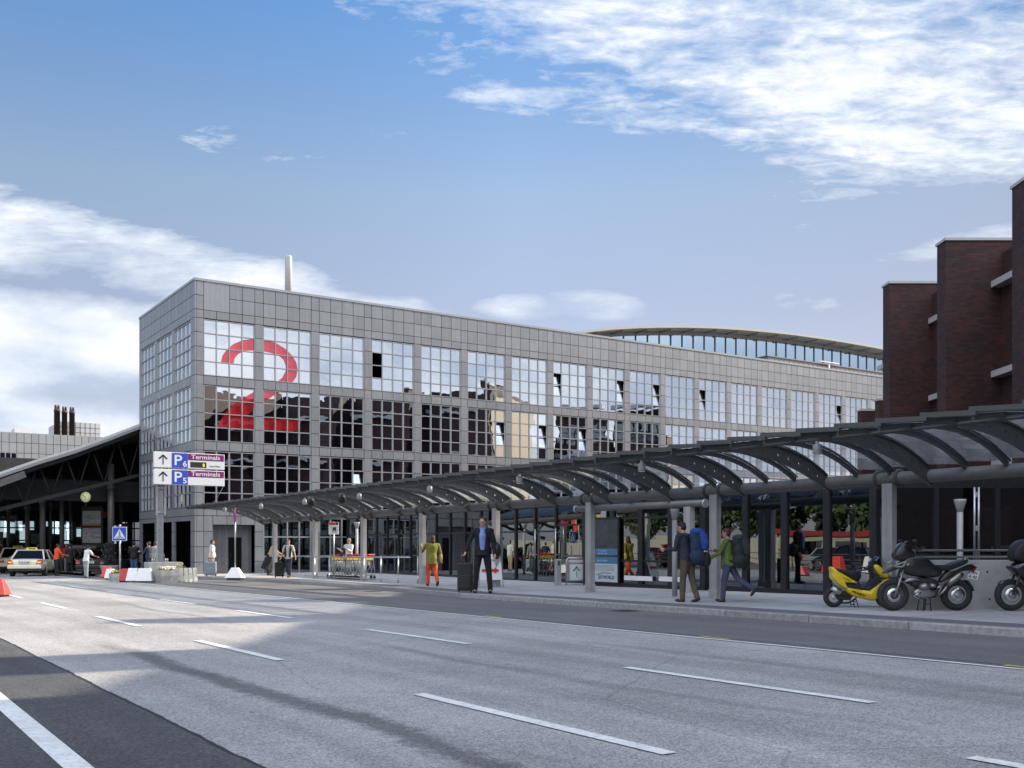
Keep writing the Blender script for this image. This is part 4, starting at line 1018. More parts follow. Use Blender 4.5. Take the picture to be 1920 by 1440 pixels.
def cart():
    t = thing('luggage_cart', (0, 0, 0), 'c', 'cart', 'nested luggage carts behind the railing')
    mb = B()                                          # x: across, y: pushing direction
    for s in (-1, 1):
        mb.path([(s*.27, -.45, .16), (s*.27, -.38, .55), (s*.27, -.30, .92), (s*.27, -.38, 1.02)], .014, 7)
        mb.path([(s*.27, -.45, .16), (s*.22, .1, .20), (s*.12, .48, .17)], .014, 7)
        mb.tube((s*.27, -.36, .62), (s*.25, -.08, .24), .011, n=6)
    for y_ in (-.42, -.2, 0, .2, .4): mb.tube((-.25+.1*max(0, y_), y_, .19), (.25-.1*max(0, y_), y_, .19), .009, n=6)
    mb.build('frame', m_chrome, t)
    mb = B(); mb.tube((-.30, -.38, 1.02), (.30, -.38, 1.02), .022, n=8); mb.build('handle', m_cartred, t)
    mb = B(); mb.box(-.25, .25, -.335, -.31, .80, .95); mb.build('front_panel', m_cartyel, t)
    mb = B(); mb.box(-.25, .25, -.34, -.305, .95, 1.0); mb.build('front_band', m_cartred, t)
    mb = B()
    for z in (.58, .66, .74): mb.tube((-.24, -.30, z), (.24, -.30, z), .008, n=6)
    for x in (-.2, -.1, 0, .1, .2): mb.tube((x, -.30, .56), (x, -.30, .76), .006, n=6)
    mb.build('basket', m_chrome, t)
    for x, y_ in ((-.26, -.42), (.26, -.42), (0, .44)):
        mb = B(); mb.lathe((x, y_, .085), [(.085, -.018), (.085, .018)], 14, 'x'); mb.build('wheel', m_rubber, t)
    return t
c0 = cart(); lab = ['front cart of the nested row', 'second cart of the nested row', 'third cart of the nested row', 'fourth cart of the nested row', 'middle cart of the nested row', 'sixth cart of the nested row', 'seventh cart of the nested row', 'eighth cart of the nested row', 'ninth cart of the nested row', 'rearmost cart of the nested row']
for i in range(10):
    o = c0 if i == 0 else copy_tree(c0); y = 40.6-i*.30 - (.25 if i > 7 else 0)
    o.location = (17.95, y, sz(y)); o.rotation_euler = (0, 0, R(6)); o['label'] = f'{lab[i]}, with chrome frame and red handle'
# cart sign
p = at(626, 1086); s = thing('cart_sign', p, 'white sign with a red top and a cart symbol on a pole behind the railing', 'sign', rz=-YAW); sc = depth_of(p)/1920
mb = B(); mb.tube((0, 0, 0), (0, 0, 108*sc), .03, n=10); mb.build('pole', m_galv, s)
h0, h1, hw = 84*sc, 107*sc, 9.3*sc
mb = B(); mb.box(-hw, hw, -.07, -.03, h0, h1); pn = mb.build('panel', m_white, s, bevel=.006)
mb = B(); mb.box(-hw+.01, hw*.35, -.074, -.071, h1-.115, h1-.012); mb.build('red_band', m_red, pn)
mb = B(); mb.box(hw*.4, hw-.01, -.074, -.071, h1-.115, h1-.012); mb.build('symbol_field', mat('dark_red', (.1, .02, .02), .5), pn)
mb = B(); z_ = h0+.10
mb.bar((-.13, -.075, z_+.21), (-.09, -.075, z_+.21), .006, .02); mb.bar((-.09, -.075, z_+.21), (-.06, -.075, z_+.05), .006, .022); mb.bar((-.06, -.075, z_+.05), (.12, -.075, z_+.05), .006, .02)
mb.box(-.03, .10, -.078, -.072, z_+.075, z_+.20); mb.lathe((-.03, -.075, z_), [(.022, -.003), (.022, .003)], 12, 'y'); mb.lathe((.09, -.075, z_), [(.022, -.003), (.022, .003)], 12, 'y')
mb.build('cart_symbol', m_ink, pn)

# ------------------------------------------------------------------ parking guidance sign on its concrete block
m_blue = mat('sign_blue', (.02, .06, .42), .45); m_purple = mat('sign_purple', (.16, .01, .11), .45); m_signw = mat('sign_white', (.62, .63, .63), .5); m_led = mat('led_yellow', (.75, .62, .04), .5, emit=.35)
pb = at(300, 1091, False); sc = depth_of(pb)/1920
blk = thing('sign_block', (pb.x, pb.y, gz(pb.y)), 'large weathered concrete block carrying the parking sign post', 'concrete block')
mb = B(); mb.box(-.565, .845, -.45, .45, 0, 37*sc); mb.build('block', m_conc, blk, bevel=.015)
top_ = gz(pb.y)+37*sc
ps = thing('parking_sign', (pb.x, pb.y, top_), 'two white parking guidance boards reading P6 and P5 Terminals on a steel post', 'sign')
Zs = lambda v: (1018-v)*sc+CAMZ-top_
mb = B(); mb.box(-.34, .34, -.22, .22, 0, .03)
for x, y in ((-.28, -.16), (.28, -.16), (-.28, .16), (.28, .16)): mb.tube((x, y, 0), (x, y, .16), .025, n=8)
for x in (-.13, .13): mb.prism([(x-.006, .03), (x+.006, .03), (x+.006, .35), (x-.006, .35)], -.2, .2)
mb.build('base_plate', m_galv, ps)
mb = B(); mb.box(-.115, -.10, -.11, .11, .03, Zs(905)); mb.box(.10, .115, -.11, .11, .03, Zs(905)); mb.box(-.10, .10, -.01, .01, .03, Zs(905)); mb.build('post', m_galv, ps)
for x in (-.175, .175):
    mb = B(); mb.box(x-.035, x+.035, -.16, -.115, Zs(966), Zs(850)); mb.build('post_rail', m_galv, ps)
mb = B()
for v in (915, 960): mb.box(-.21, .21, -.135, -.10, Zs(v)-.04, Zs(v)+.04)
mb.build('cross_strap', m_galv, ps)
SX0, SX1 = -.34, 2.70
for (va, vb, num, led) in ((848, 877.5, '6', True), (880, 909, '5', False)):
    z1, z0 = Zs(va), Zs(vb); W = SX1-SX0; H = z1-z0
    mb = B(); mb.box(SX0, SX1, -.34, -.17, z0, z1); bd = mb.build('board', m_signw, ps, bevel=.02)
    bx = lambda a, b_, c, d, y=-.344: (SX0+W*a, SX0+W*b_, y, -.341, z0+H*c, z0+H*d)
    mb = B(); mb.box(*bx(.245, .47, .03, .97)); mb.build('blue_field', m_blue, bd)
    mb = B(); mb.box(*bx(.472, .99, .54, .96)); mb.build('purple_field', m_purple, bd)
    text('letters', 'P', .62, m_signw, bd, (SX0+W*.33, -.346, z0+H*.20), sx_=1.15, bold=.008); text('letters', num, .34, m_signw, bd, (SX0+W*.427, -.346, z0+H*.12), sx_=1.1, bold=.006)
    text('letters', 'Terminals', .27, m_signw, bd, (SX0+W*.725, -.346, z0+H*.63), sx_=1.18, bold=.003)
    ar_ = B(); cx = SX0+W*.125; zc_ = z0+H*.5
    ar_.box(cx-.022, cx+.022, -.346, -.341, zc_-.2, zc_+.17)
    for sgn in (-1, 1): ar_.bar((cx, -.3435, zc_+.20), (cx+sgn*.17, -.3435, zc_+.03), .005, .065, (0, 0, 1))
    ar_.build('arrow', m_ink, bd)
    if led:
        mb = B(); mb.box(*bx(.505, .735, .08, .44)); mb.build('display', m_blk, bd)
        text('digit', '0', .20, m_led, bd, (SX0+W*.695, -.348, z0+H*.15), sx_=.85, bold=.004)
        text('small_letters', 'freie Plätze', .10, m_ink, bd, (SX0+W*.86, -.346, z0+H*.16), sx_=1.05)
e = Vector((SX1-.02, -.25, Zs(908)))
mb = B(); tip = Vector((14.2, 46.3, tz(46)+.62))-Vector(ps.location)
mb.path([e, e.lerp(tip, .3)+Vector((.10, 0, -.05)), e.lerp(tip, .65)+Vector((.12, 0, -.18)), tip], .012, 6); mb.build('cable', m_galv, ps)

# planters and barriers round the block
m_leaf = mat('leaf_green', (.05, .10, .025), .7, var=.4, vscale=30); m_petal = mat('white_petal', (.75, .75, .70), .6); m_petaly = mat('yellow_petal', (.55, .45, .05), .6)
def flowers(par, x0, x1, y0, y1, z, n, white=True):
    st = B(); wh = B(); ye = B()
    for i in range(n*5):
        x, y = random.uniform(x0, x1), random.uniform(y0, y1); h = random.uniform(.03, .14); a = random.uniform(0, 6.28); l = .05
        st.quad((x, y, z+h*.4), (x+l*math.cos(a), y+l*math.sin(a), z+h), (x+l*1.4*math.cos(a+.5), y+l*1.4*math.sin(a+.5), z+h*.9), (x+.02, y+.02, z+h*.3))
    for i in range(n):
        x, y = random.uniform(x0, x1), random.uniform(y0, y1); h = random.uniform(.09, .2)
        q = wh if (white and random.random() < .6) else ye
        q.ell((x, y, z+h), .055 if q is wh else .035, .05, .042, 7, 5)
    st.build('leaves', m_leaf, par); ye.build('yellow_flowers', m_petaly, par, fixn=False)['kind'] = 'stuff'
    if wh.v: wh.build('white_flowers', m_petal, par, fixn=False)['kind'] = 'stuff'
def planter(u, v, wpx, hpx, dep, label, white=True, rz=0.0, n=26):
    p = at(u, v, False); s_ = depth_of(p)/1920; w_, h = wpx*s_/2, hpx*s_
    t = thing('flower_planter', p, label, 'planter', rz=rz)
    mb = B(); o_, i_ = [(-w_*.93, -dep*.93), (w_*.93, -dep*.93), (w_*.93, dep*.93), (-w_*.93, dep*.93)], None
    vs = []
    for (k, z) in ((.88, 0), (1, h*.55), (1, h), (.88, h), (.86, h*.8)): vs += [(x*k/.93, y*k/.93, z) for x, y in o_]
    fs = [(0, 1, 2, 3), (16, 17, 18, 19)]+[(4*i+j, 4*i+(j+1) % 4, 4*i+4+(j+1) % 4, 4*i+4+j) for i in range(4) for j in range(4)]
    mb.add(vs, fs); mb.build('tub', m_conc, t)
    flowers(t, -w_*.8, w_*.8, -dep*.8, dep*.8, h*.84, n, white); return t
planter(312, 1092, 34, 24, .5, 'square concrete planter of white and yellow flowers against the sign block', n=40)
planter(219, 1090, 22, 15, .35, 'small concrete planter of yellow flowers under the crossing sign', False, n=22)
m_conc2 = mat('stained_concrete', (.52, .50, .42), .85, var=.25, vscale=8, bump=.4, bscale=40, var2=.2, v2scale=2)
p = at(343, 1091, False); s_ = depth_of(p)/1920
t = thing('ribbed_barrier', p, 'stained pale concrete barrier block with vertical ribs right of the planter', 'barrier', rz=R(-8))
mb = B(); w_ = 25*s_; h = 26*s_; n = 6
for i in range(n):
    a = -w_+2*w_*i/n; b_ = a+2*w_/n; g = .02
    mb.add([(a, -.3, .03), (b_, -.3, .03), (b_-g, -.15, h), (a+g, -.15, h), (a, .3, .03), (b_, .3, .03), (b_-g, .15, h), (a+g, .15, h)], [(0, 1, 2, 3), (4, 7, 6, 5), (0, 3, 7, 4), (1, 5, 6, 2), (3, 2, 6, 7), (0, 4, 5, 1)])
    mb.add([(a+g*2, -.34, .0), (b_-g*2, -.34, .0), (b_-g*3, -.17, h*.8), (a+g*3, -.17, h*.8), (a+g*2, -.2, 0), (b_-g*2, -.2, 0)], [(0, 1, 2, 3), (0, 3, 4), (1, 5, 2), (0, 4, 5, 1)])
mb.build('block', m_conc2, t)
flowers(t, -.3, .1, -.1, .1, h-.02, 4, False)
m_barw = mat('barrier_white', (.72, .72, .70), .5, var=.06); m_barr = mat('barrier_red', (.42, .03, .03), .5, var=.1); m_barr2 = mat('barrier_bright_red', (.62, .05, .04), .5, var=.06)
def wedge_block(p, L_, Wb, H, m, label, rz=0.0, group='plastic barrier blocks by the sign', top=.30):
    t = thing('barrier_block', p, label, 'barrier', group, rz)
    hb, ht = Wb/2, Wb/2*top
    mb = B(); q = []
    for x, dl in ((-L_/2, .0), (L_/2, .0)):
        q += [(x, -hb, .06), (x*1.0, hb, .06), (x*.72, ht, H), (x*.72, -ht, H)]
    mb.add(q, [(0, 1, 2, 3), (4, 7, 6, 5), (0, 3, 7, 4), (1, 5, 6, 2), (3, 2, 6, 7), (0, 4, 5, 1)])
    mb.build('shell', m, t, bevel=.02)
    mb = B(); mb.box(-L_/2*.86, L_/2*.86, -hb*.9, hb*.9, 0, .065); mb.build('foot', m_blk, t); return t
def wb(u, v, L_, W, H, m, lab_, rz=0.0, **k): return wedge_block(at(u, v, False), L_, W, H, m, lab_, rz, **k)
wb(272, 1092, .70, .5, .60, m_barw, 'white barrier block touching the big concrete block', R(-30))
wb(250, 1091.5, .52, .5, .60, m_barw, 'white barrier block second from the big concrete block', R(-32))
wb(235, 1091.5, .42, .42, .58, m_barr, 'dark red barrier block between the small planter and a white block', R(-32))
wb(207, 1086.5, .46, .45, .50, m_barw, 'white barrier block left of the small planter', R(-30))
wb(201, 1084, .5, .45, .56, m_barr2, 'bright red barrier block at the far left of the sign island', R(-30))
wb(-20, 1119, 1.1, .5, .52, m_barr2, 'bright red barrier block at the left edge of the road', R(-30))
t = thing('no_stopping_sign', at(441, 1087), 'round blue and red no stopping sign on a pole in a white wedge base', 'sign', rz=-YAW); sc = depth_of(t.location)/1920
mb = B(); mb.tube((0, 0, .45), (0, 0, 134*sc), .028, n=10); mb.build('pole', m_galv, t)
e = B(); hb = .34; H = .50
e.add([(-.36, -hb, .08), (.36, -hb, .08), (.36, hb, .08), (-.36, hb, .08), (-.14, -.10, H), (.14, -.10, H), (.14, .10, H), (-.14, .10, H)], [(0, 1, 5, 4), (1, 2, 6, 5), (2, 3, 7, 6), (3, 0, 4, 7), (4, 5, 6, 7), (0, 3, 2, 1)])
bs = e.build('base', m_barw, t, bevel=.02); mb = B(); mb.box(-.28, .28, -.28, .28, 0, .085); mb.build('rubber_foot', m_blk, bs)
dz = 120*sc; m_sgnblue = mat('traffic_blue', (.04, .07, .38), .45); m_sgnred = mat('traffic_red', (.55, .05, .06), .45)
dd = bpy.data.objects.new('disc', None)
mb = B(); mb.lathe((0, 0, 0), [(.001, -.012), (.31, -.012), (.32, 0), (.31, .012), (.001, .012)], 32, 'y'); dk = mb.build('disc', m_sgnred, t); dk.location = (0, -.05, dz); dk.rotation_euler = (0, 0, R(-66))
mb = B(); mb.lathe((0, -.014, 0), [(.001, -.001), (.25, -.001), (.25, .001)], 32, 'y'); mb.build('blue_field', m_sgnblue, dk)
mb = B(); mb.bar((-.19, -.017, .19), (.19, -.017, -.19), .003, .065, (0, 0, 1)); mb.build('red_bar', m_sgnred, dk)
mb = B(); mb.bar((-.0, -.019, .10), (0, -.019, .22), .003, .03, (1, 0, 0)); mb.prism([(-.05, .17), (.05, .17), (0, .235)], -.021, -.018); mb.prism([(-.05, -.17), (.05, -.17), (0, -.235)], -.021, -.018); mb.build('white_arrow', m_signw, dk)
# crossing sign
t = thing('crossing_sign', at(225, 1091, False), 'square blue pedestrian crossing sign on a thin pole', 'sign', rz=-YAW+R(4)); sc = depth_of(t.location)/1920
mb = B(); mb.tube((0, 0, 0), (0, 0, 104*sc), .035, n=12); mb.lathe((0, 0, 104*sc), [(.045, 0), (.05, .04), (.02, .08), (.001, .085)], 12); mb.build('pole', m_galv, t)
S = 13.2*sc; z_ = 90*sc
mb = B(); mb.box(-S, S, -.06, -.04, z_-S, z_+S); pl = mb.build('plate', m_signw, t, bevel=.008)
mb = B(); mb.box(-S*.92, S*.92, -.064, -.061, z_-S*.92, z_+S*.92); mb.build('blue_field', m_blue, pl)
mb = B(); mb.prism([(-S*.80, z_-S*.66), (S*.80, z_-S*.66), (0, z_+S*.74)], -.068, -.065); mb.build('white_triangle', m_signw, pl)
mb = B(); y_ = -.070
for a, b_, w_ in (((0, .30), (.02, -.05), .10), ((.02, -.05), (.16, -.45), .07), ((.02, -.05), (-.14, -.45), .07), ((0, .24), (-.15, .0), .05), ((0, .24), (.15, .02), .05)):
    mb.bar((a[0]*S, y_, z_+a[1]*S), (b_[0]*S, y_, z_+b_[1]*S), .003, w_*S*1.2, (0, 0, 1))
mb.lathe((0, y_, z_+.42*S), [(.07*S, -.002), (.07*S, .002)], 14, 'y')
for i in range(5):
    x = (-.52+i*.26)*S; mb.prism([(x-.07*S, z_-.60*S), (x+.05*S, z_-.60*S), (x*.80+.05*S, z_-.40*S), (x*.80-.03*S, z_-.40*S)], -.0715, -.0685)
mb.build('pictogram', m_ink, pl)
# covered shrub in a round pot, left of it
t = thing('potted_tree', at(205, 1082, False), 'dark wrapped potted shrub in a round grey pot beside the crossing sign', 'potted plant')
mb = B(); mb.lathe((0, 0, 0), [(.30, 0), (.40, .38), (.44, .52), (.46, .54), (.46, .60), (.40, .60), (.38, .52)], 20); mb.build('pot', m_conc, t)
mb = B()
for i in range(900):
    a = random.uniform(0, 6.28); h = random.uniform(.62, 1.75); r = random.uniform(.05, .36)*(1 if h < 1.45 else .75); x, y = r*math.cos(a), r*math.sin(a); l = .05; a2 = random.uniform(0, 6.28)
    mb.quad((x, y, h), (x+l*math.cos(a2), y+l*math.sin(a2), h+.03), (x+l*math.cos(a2+.8), y+l*math.sin(a2+.8), h-.05), (x+.01, y+.01, h-.06))
mb.build('foliage', mat('dark_leaf', (.018, .022, .018), .7), t, fixn=False)
# rectangular dark info column with timetable panels, clock
t = camthing('info_board', 176, 66, gz(66), 'tall pale information board of printed strips under the big roof', 'board'); sc = 66/1920
base = 1018-(gz(66)-CAMZ)/sc
V = lambda v: (base-v)*sc
mb = B(); mb.box(-23*sc, 15*sc, .0, .2, 0, V(950)); mb.build('frame', m_truss, t)
m_strip = mat('info_strip', (.42, .43, .45), .6, tone=True)
mb = B()
for v0 in list(range(958, 980, 4))+list(range(990, 1018, 4)): mb.t = random.uniform(.85, 1.1); mb.box(-21*sc, 13*sc, -.02, 0, V(v0+3.7), V(v0))
mb.build('strip_panel', m_strip, t); mb = B(); mb.box(-21*sc, 13*sc, -.022, 0, V(985.5), V(982)); mb.build('orange_strip', mat('orange_strip', (.40, .22, .05), .6), t)
mb = B()
for (x, v, w_, ) in ((-14, 968, 8), (-12, 972, 12), (-15, 976, 7), (-10, 991, 14), (-6, 999, 18), (-16, 999, 5), (8, 999, 7), (-8, 1004, 10), (-4, 1007, 16), (-10, 1014, 3)): mb.box(x*sc, (x+w_)*sc, -.026, -.023, V(v+1), V(v))
mb.build('lettering', mat('info_ink', (.10, .05, .06), .6), t)
t = camthing('station_clock', 161, 62, CAMZ+(1018-932)/1920*62, 'round clock with a pale yellow face showing ten to six', 'clock')
mb = B(); mb.lathe((0, 0, 0), [(.001, .1), (.34, .1), (.36, 0), (.34, -.04), (.31, -.04)], 32, 'y'); mb.tube((0, .05, -.35), (0, .05, -.55), .05, n=8); mb.build('case', m_blk, t)
mb = B(); mb.lathe((0, -.045, 0), [(.001, -.004), (.305, -.004), (.305, .004)], 32, 'y'); mb.build('face', mat('clock_face', (.55, .55, .30), .5, emit=.10), t)
mb = B()
for k in range(12): a = k*math.pi/6; mb.bar((.22*math.sin(a), -.052, .22*math.cos(a)), (.285*math.sin(a), -.052, .285*math.cos(a)), .004, .03, (0, 0, 1))
mb.build('hour_mark', m_ink, t)
for nm_, a, l, w_ in (('hour_hand', R(175), .17, .035), ('minute_hand', R(300), .26, .025)):
    mb = B(); mb.bar((0, -.056, 0), (l*math.sin(a), -.056, l*math.cos(a)), .004, w_, (0, 0, 1)); mb.build(nm_, m_ink, t)
# A-board, litter bin, ash column, second A-board inside the reflection is real furniture across the road
p = at(918, 1101); t = thing('a_board', p, 'white A-board with a red arrow standing behind the businessman', 'sign', rz=-YAW+R(10)); 
for sgn in (-1, 1):
    mb = B(); mb.add([(-.36, sgn*.28, .24), (.36, sgn*.28, .24), (.30, sgn*.05, 1.05), (-.30, sgn*.05, 1.05), (-.36, sgn*.26, .24), (.36, sgn*.26, .24), (.30, sgn*.03, 1.05), (-.30, sgn*.03, 1.05)], [(0, 1, 2, 3), (7, 6, 5, 4), (0, 3, 7, 4), (1, 5, 6, 2), (3, 2, 6, 7), (0, 4, 5, 1)])
    fp = mb.build('panel', m_signw, t)
    for sx_ in (-1, 1): mb = B(); mb.tube((sx_*.39, sgn*.33, 0), (sx_*.31, sgn*.04, 1.1), .016, n=8); mb.build('leg', m_galv, t)
    if sgn < 0:
        mb = B(); mb.box(-.28, .14, -.235, -.225, .50, .58); mb.prism([(.12, .44), (.12, .64), (.27, .54)], -.236, -.226); a_ = mb.build('arrow', m_red, fp)
        text('lettering', 'Terminal', .11, m_ink, fp, (.05, -.14, .83), (74, 0, 0))
p = at(1078, 1097); t = thing('litter_bin', p, 'metal framed litter bin with a green leaf emblem on its pale front', 'bin', rz=R(-20)); 
mb = B()
mb.path([(-.30, -.02, 0), (-.30, -.02, .84), (-.24, -.02, .90), (.24, -.02, .90), (.30, -.02, .84), (.30, -.02, 0)], .022, 8); mb.build('tube_frame', m_galv, t)
mb = B(); mb.box(-.25, .25, -.18, .22, .14, .74); mb.build('body', m_galv, t, bevel=.01)
mb = B(); mb.add([(-.26, -.2, .75), (.26, -.2, .75), (.26, .22, .75), (-.26, .22, .75), (-.22, -.12, .84), (.22, -.12, .84), (.22, .2, .84), (-.22, .2, .84)], [(0, 1, 5, 4), (1, 2, 6, 5), (2, 3, 7, 6), (3, 0, 4, 7), (4, 5, 6, 7), (0, 3, 2, 1)]); mb.build('lid', m_lampcan, t)
mb = B(); mb.box(-.22, .22, -.186, -.181, .18, .70); fr = mb.build('front', mat('bin_front', (.50, .56, .56), .5), t)
mb = B(); m_green = mat('emblem_green', (.03, .16, .03), .5)
for (x, z, a, l) in ((-.05, .55, 30, .075), (.03, .57, -25, .075), (-.09, .50, 70, .06), (.08, .51, -60, .06), (0, .60, 0, .05)): mb.ell((x, -.188, z), .022, .002, l, 10, 6, Matrix.Rotation(R(a), 3, 'Y'))
mb.path([(0, -.189, .54), (-.01, -.189, .40), (.01, -.189, .26)], .008, 6); mb.path([(-.01, -.189, .38), (.05, -.189, .46)], .005, 6); mb.build('leaf_emblem', m_green, fr)
p = at(1046, 1098); t = thing('ash_column', p, 'slim steel ashtray column left of the litter bin', 'ashtray', rz=R(-15))
mb = B(); mb.box(-.09, .09, -.09, .09, 0, .87); mb.build('body', m_galv, t, bevel=.01)
mb = B(); mb.box(-.03, .03, -.095, -.091, .66, .80); mb.build('slot', m_blk, t)
# small info cubes glowing orange: low bollard lamps inside the hall are left out; hall poster sign

# ------------------------------------------------------------------ people
m_skin = mat('skin', (.46, .25, .17), .55, var=.06, vscale=20); m_hairb = mat('brown_hair', (.035, .018, .010), .6, var=.3, vscale=60); m_hairk = mat('black_hair', (.012, .010, .009), .6); m_hairl = mat('blond_hair', (.32, .20, .07), .6, var=.3, vscale=60)
m_hairr = mat('auburn_hair', (.07, .025, .009), .6, var=.4, vscale=60); m_eye = mat('eye', (.02, .015, .012), .2); m_lip = mat('lip', (.30, .10, .08), .5)
def cloth(name, col, **k): return mat(name, col, .85, var=k.pop('var', .18), vscale=k.pop('vscale', 9), bump=2.2, bscale=11, **k)
m_suit = cloth('black_suit_cloth', (.006, .006, .007)); m_shirtb = cloth('blue_shirt', (.16, .25, .55)); m_shoe = mat('dark_shoe', (.02, .016, .014), .45)
def stripe_cloth(name, c1, c2, s):
    m = cloth(name, c1); n = m.node_tree; L = n.links.new; b = n.nodes['Principled BSDF']
    tc = n.nodes.new('ShaderNodeTexCoord'); w = n.nodes.new('ShaderNodeTexWave'); w.bands_direction = 'Z'; w.inputs['Scale'].default_value = s; w.inputs['Distortion'].default_value = 1.5
    L(tc.outputs['Object'], w.inputs[0]); mx = n.nodes.new('ShaderNodeMixRGB'); L(w.outputs['Fac'], mx.inputs[0]); mx.inputs[1].default_value = (*c1, 1); mx.inputs[2].default_value = (*c2, 1); L(mx.outputs[0], b.inputs['Base Color']); return m
def remesh(mb, name, m, parent, vox, smooth=4):
    o = mb.build(name, m, None, fixn=False)
    r = o.modifiers.new('r', 'REMESH'); r.mode = 'VOXEL'; r.voxel_size = vox; r.use_smooth_shade = True
    s = o.modifiers.new('s', 'SMOOTH'); s.factor = .5; s.iterations = smooth
    me = bpy.data.meshes.new_from_object(o.evaluated_get(bpy.context.evaluated_depsgraph_get())); bpy.data.objects.remove(o)
    me.name = name; me.materials.clear(); me.materials.append(m)
    for p in me.polygons: p.use_smooth = True
    q = bpy.data.objects.new(name, me); C.objects.link(q); q.parent = parent; return q
def caps(mb, pts, rs, n=10):
    mb.path(pts, rs, n)
    for p, r in zip(pts, rs): mb.ell(p, r, r, r, 10, 7)
def rot(v, ax, deg): return Matrix.Rotation(R(deg), 3, ax) @ Vector(v)
def person(loc_, rz, label, S=1.0, vox=.012, legs=((0, 0), (0, 0)), arms=(((-8, 0), 8), ((8, 0), 8)), lean=0, head=(0, 0), top=None, top_len=.0, sleeves=1.0, trousers=None, skirt=None,
           hair=None, hair_kind='short', shirt_front=None, vest=None, bulk=1.0, stance=0, group=None, hold=None, spread=0.0):
    """faces local +y; legs: (hip swing forward, knee bend) left, right; arms: ((sideways, forward), elbow bend) left, right"""
    t = thing('person', loc_, label, 'person', group, rz); V_ = Vector
    HP = .93
    tor = lambda x, y, z: V_((x, 0, HP))+rot((0, y, z-HP), 'X', -lean)       # lean rotates about the hips
    hips = [V_((-.09, 0, .90)), V_((.09, 0, .90))]; low = 0
    J = []
    for i, (sw, kb) in enumerate(legs):
        sd = -1 if i == 0 else 1
        th = rot((sd*spread, 0, -.42), 'X', sw); sh = rot((sd*spread*.6, 0, -.42), 'X', sw-kb); k = hips[i]+th; a = k+sh; J.append([hips[i], k, a, sw-kb])
    dz = .075-min(j[2].z for j in J)
    for j in J:
        for q in range(3): j[q] = j[q]+V_((0, 0, dz))
    D = V_((0, 0, dz)); T = lambda x, y, z: tor(x, y, z)+D
    A = []
    for i, ((sw, fw), eb) in enumerate(arms):
        sd = -1 if i == 0 else 1; s_ = T(sd*.185*bulk, 0, 1.42)
        u_ = rot(rot((0, 0, -.285), 'X', fw), 'Y', -sw); axis = 'X'
        e_ = s_+u_; l_ = rot(rot((0, 0, -.25), 'X', fw+eb), 'Y', -sw*.4 if eb > 30 else -sw); w_ = e_+l_; A.append((s_, e_, w_, l_.normalized()))
    if hold:          # (arm index, wrist target): two-bone reach
        for i, tgt in hold.items():
            s_ = A[i][0]; tgt = V_(tgt); d = tgt-s_; L1, L2 = .285, .25; dl = min(d.length, L1+L2-.005); dn = d.normalized(); tgt = s_+dn*dl
            a = (L1*L1-L2*L2+dl*dl)/(2*dl); h = math.sqrt(max(0, L1*L1-a*a)); bend = V_((-.5 if i == 0 else .5, -.8, -.2)); bend = (bend-dn*bend.dot(dn)).normalized()
            e_ = s_+dn*a+bend*h; A[i] = (s_, e_, tgt, (tgt-e_).normalized())
    Rh = Matrix.Rotation(-R(lean*.4), 3, 'X') @ Matrix.Rotation(R(head[0]), 3, 'Z') @ Matrix.Rotation(-R(head[1]), 3, 'X')
    hc = T(0, .012, 1.625)
    H_ = lambda x, y, z: hc+Rh @ V_((x, y, z))
    sc = lambda q: tuple(c*S for c in q)
    def fin(mb): mb.v = [sc(v) for v in mb.v]; return mb
    b = B()
    hr = Rh.to_4x4().to_3x3()
    b.ell(H_(0, -.008, .025), .074, .092, .095, 14, 10, hr); b.ell(H_(0, .014, -.035), .058, .070, .078, 12, 9, hr); b.ell(H_(0, .060, -.088), .026, .022, .022, 8, 6, hr)
    b.path([H_(0, .088, .018), H_(0, .104, -.018)], [.008, .014], 8); b.ell(H_(0, .104, -.02), .014, .013, .011, 8, 6, hr); b.ell(H_(0, .082, -.058), .022, .012, .010, 8, 6, hr); b.ell(H_(0, .078, .034), .045, .014, .010, 8, 6, hr)
    for s_ in (-1, 1): b.ell(H_(s_*.074, -.006, -.005), .010, .018, .030, 8, 6, hr)
    caps(b, [T(0, -.012, 1.40), T(0, -.008, 1.52), H_(0, -.02, -.05)], [.062, .052, .050])
    def torso(q, g, lo=.90, hi=1.43):
        prof = [(.84, .142, .100), (.90, .158, .110), (.97, .158, .110), (1.05, .149, .105), (1.13, .143, .101), (1.21, .149, .106), (1.29, .160, .112), (1.36, .168, .112), (1.42, .158, .100), (1.465, .10, .072)]
        vs = []; n_ = 20
        for (z, rx, ry) in prof:
            for k in range(n_):
                a_ = 2*math.pi*k/n_; vs.append(T((rx*bulk+g)*math.cos(a_), (ry*(.5+.5*bulk)+g)*math.sin(a_), max(z, lo-.03)))
        m_ = len(prof); fs_ = [(i*n_+k, i*n_+(k+1) % n_, (i+1)*n_+(k+1) % n_, (i+1)*n_+k) for i in range(m_-1) for k in range(n_)]+[list(range(n_))[::-1], [(m_-1)*n_+k for k in range(n_)]]
        q.add(vs, fs_, True)
        caps(q, [T(-.165*bulk, 0, 1.415), T(0, -.01, 1.435), T(.165*bulk, 0, 1.415)], [.058+g, .062+g*.6, .058+g])
    torso(b, -.006)
    for i, (h_, k_, a_, ang) in enumerate(J):
        caps(b, [h_, (h_+k_)/2, k_, k_.lerp(a_, .35), a_], [.078, .066, .050, .048, .034]); f_ = rot((0, .15, -.045), 'X', max(ang, -50)); caps(b, [a_, a_+f_*.9], [.034, .026])
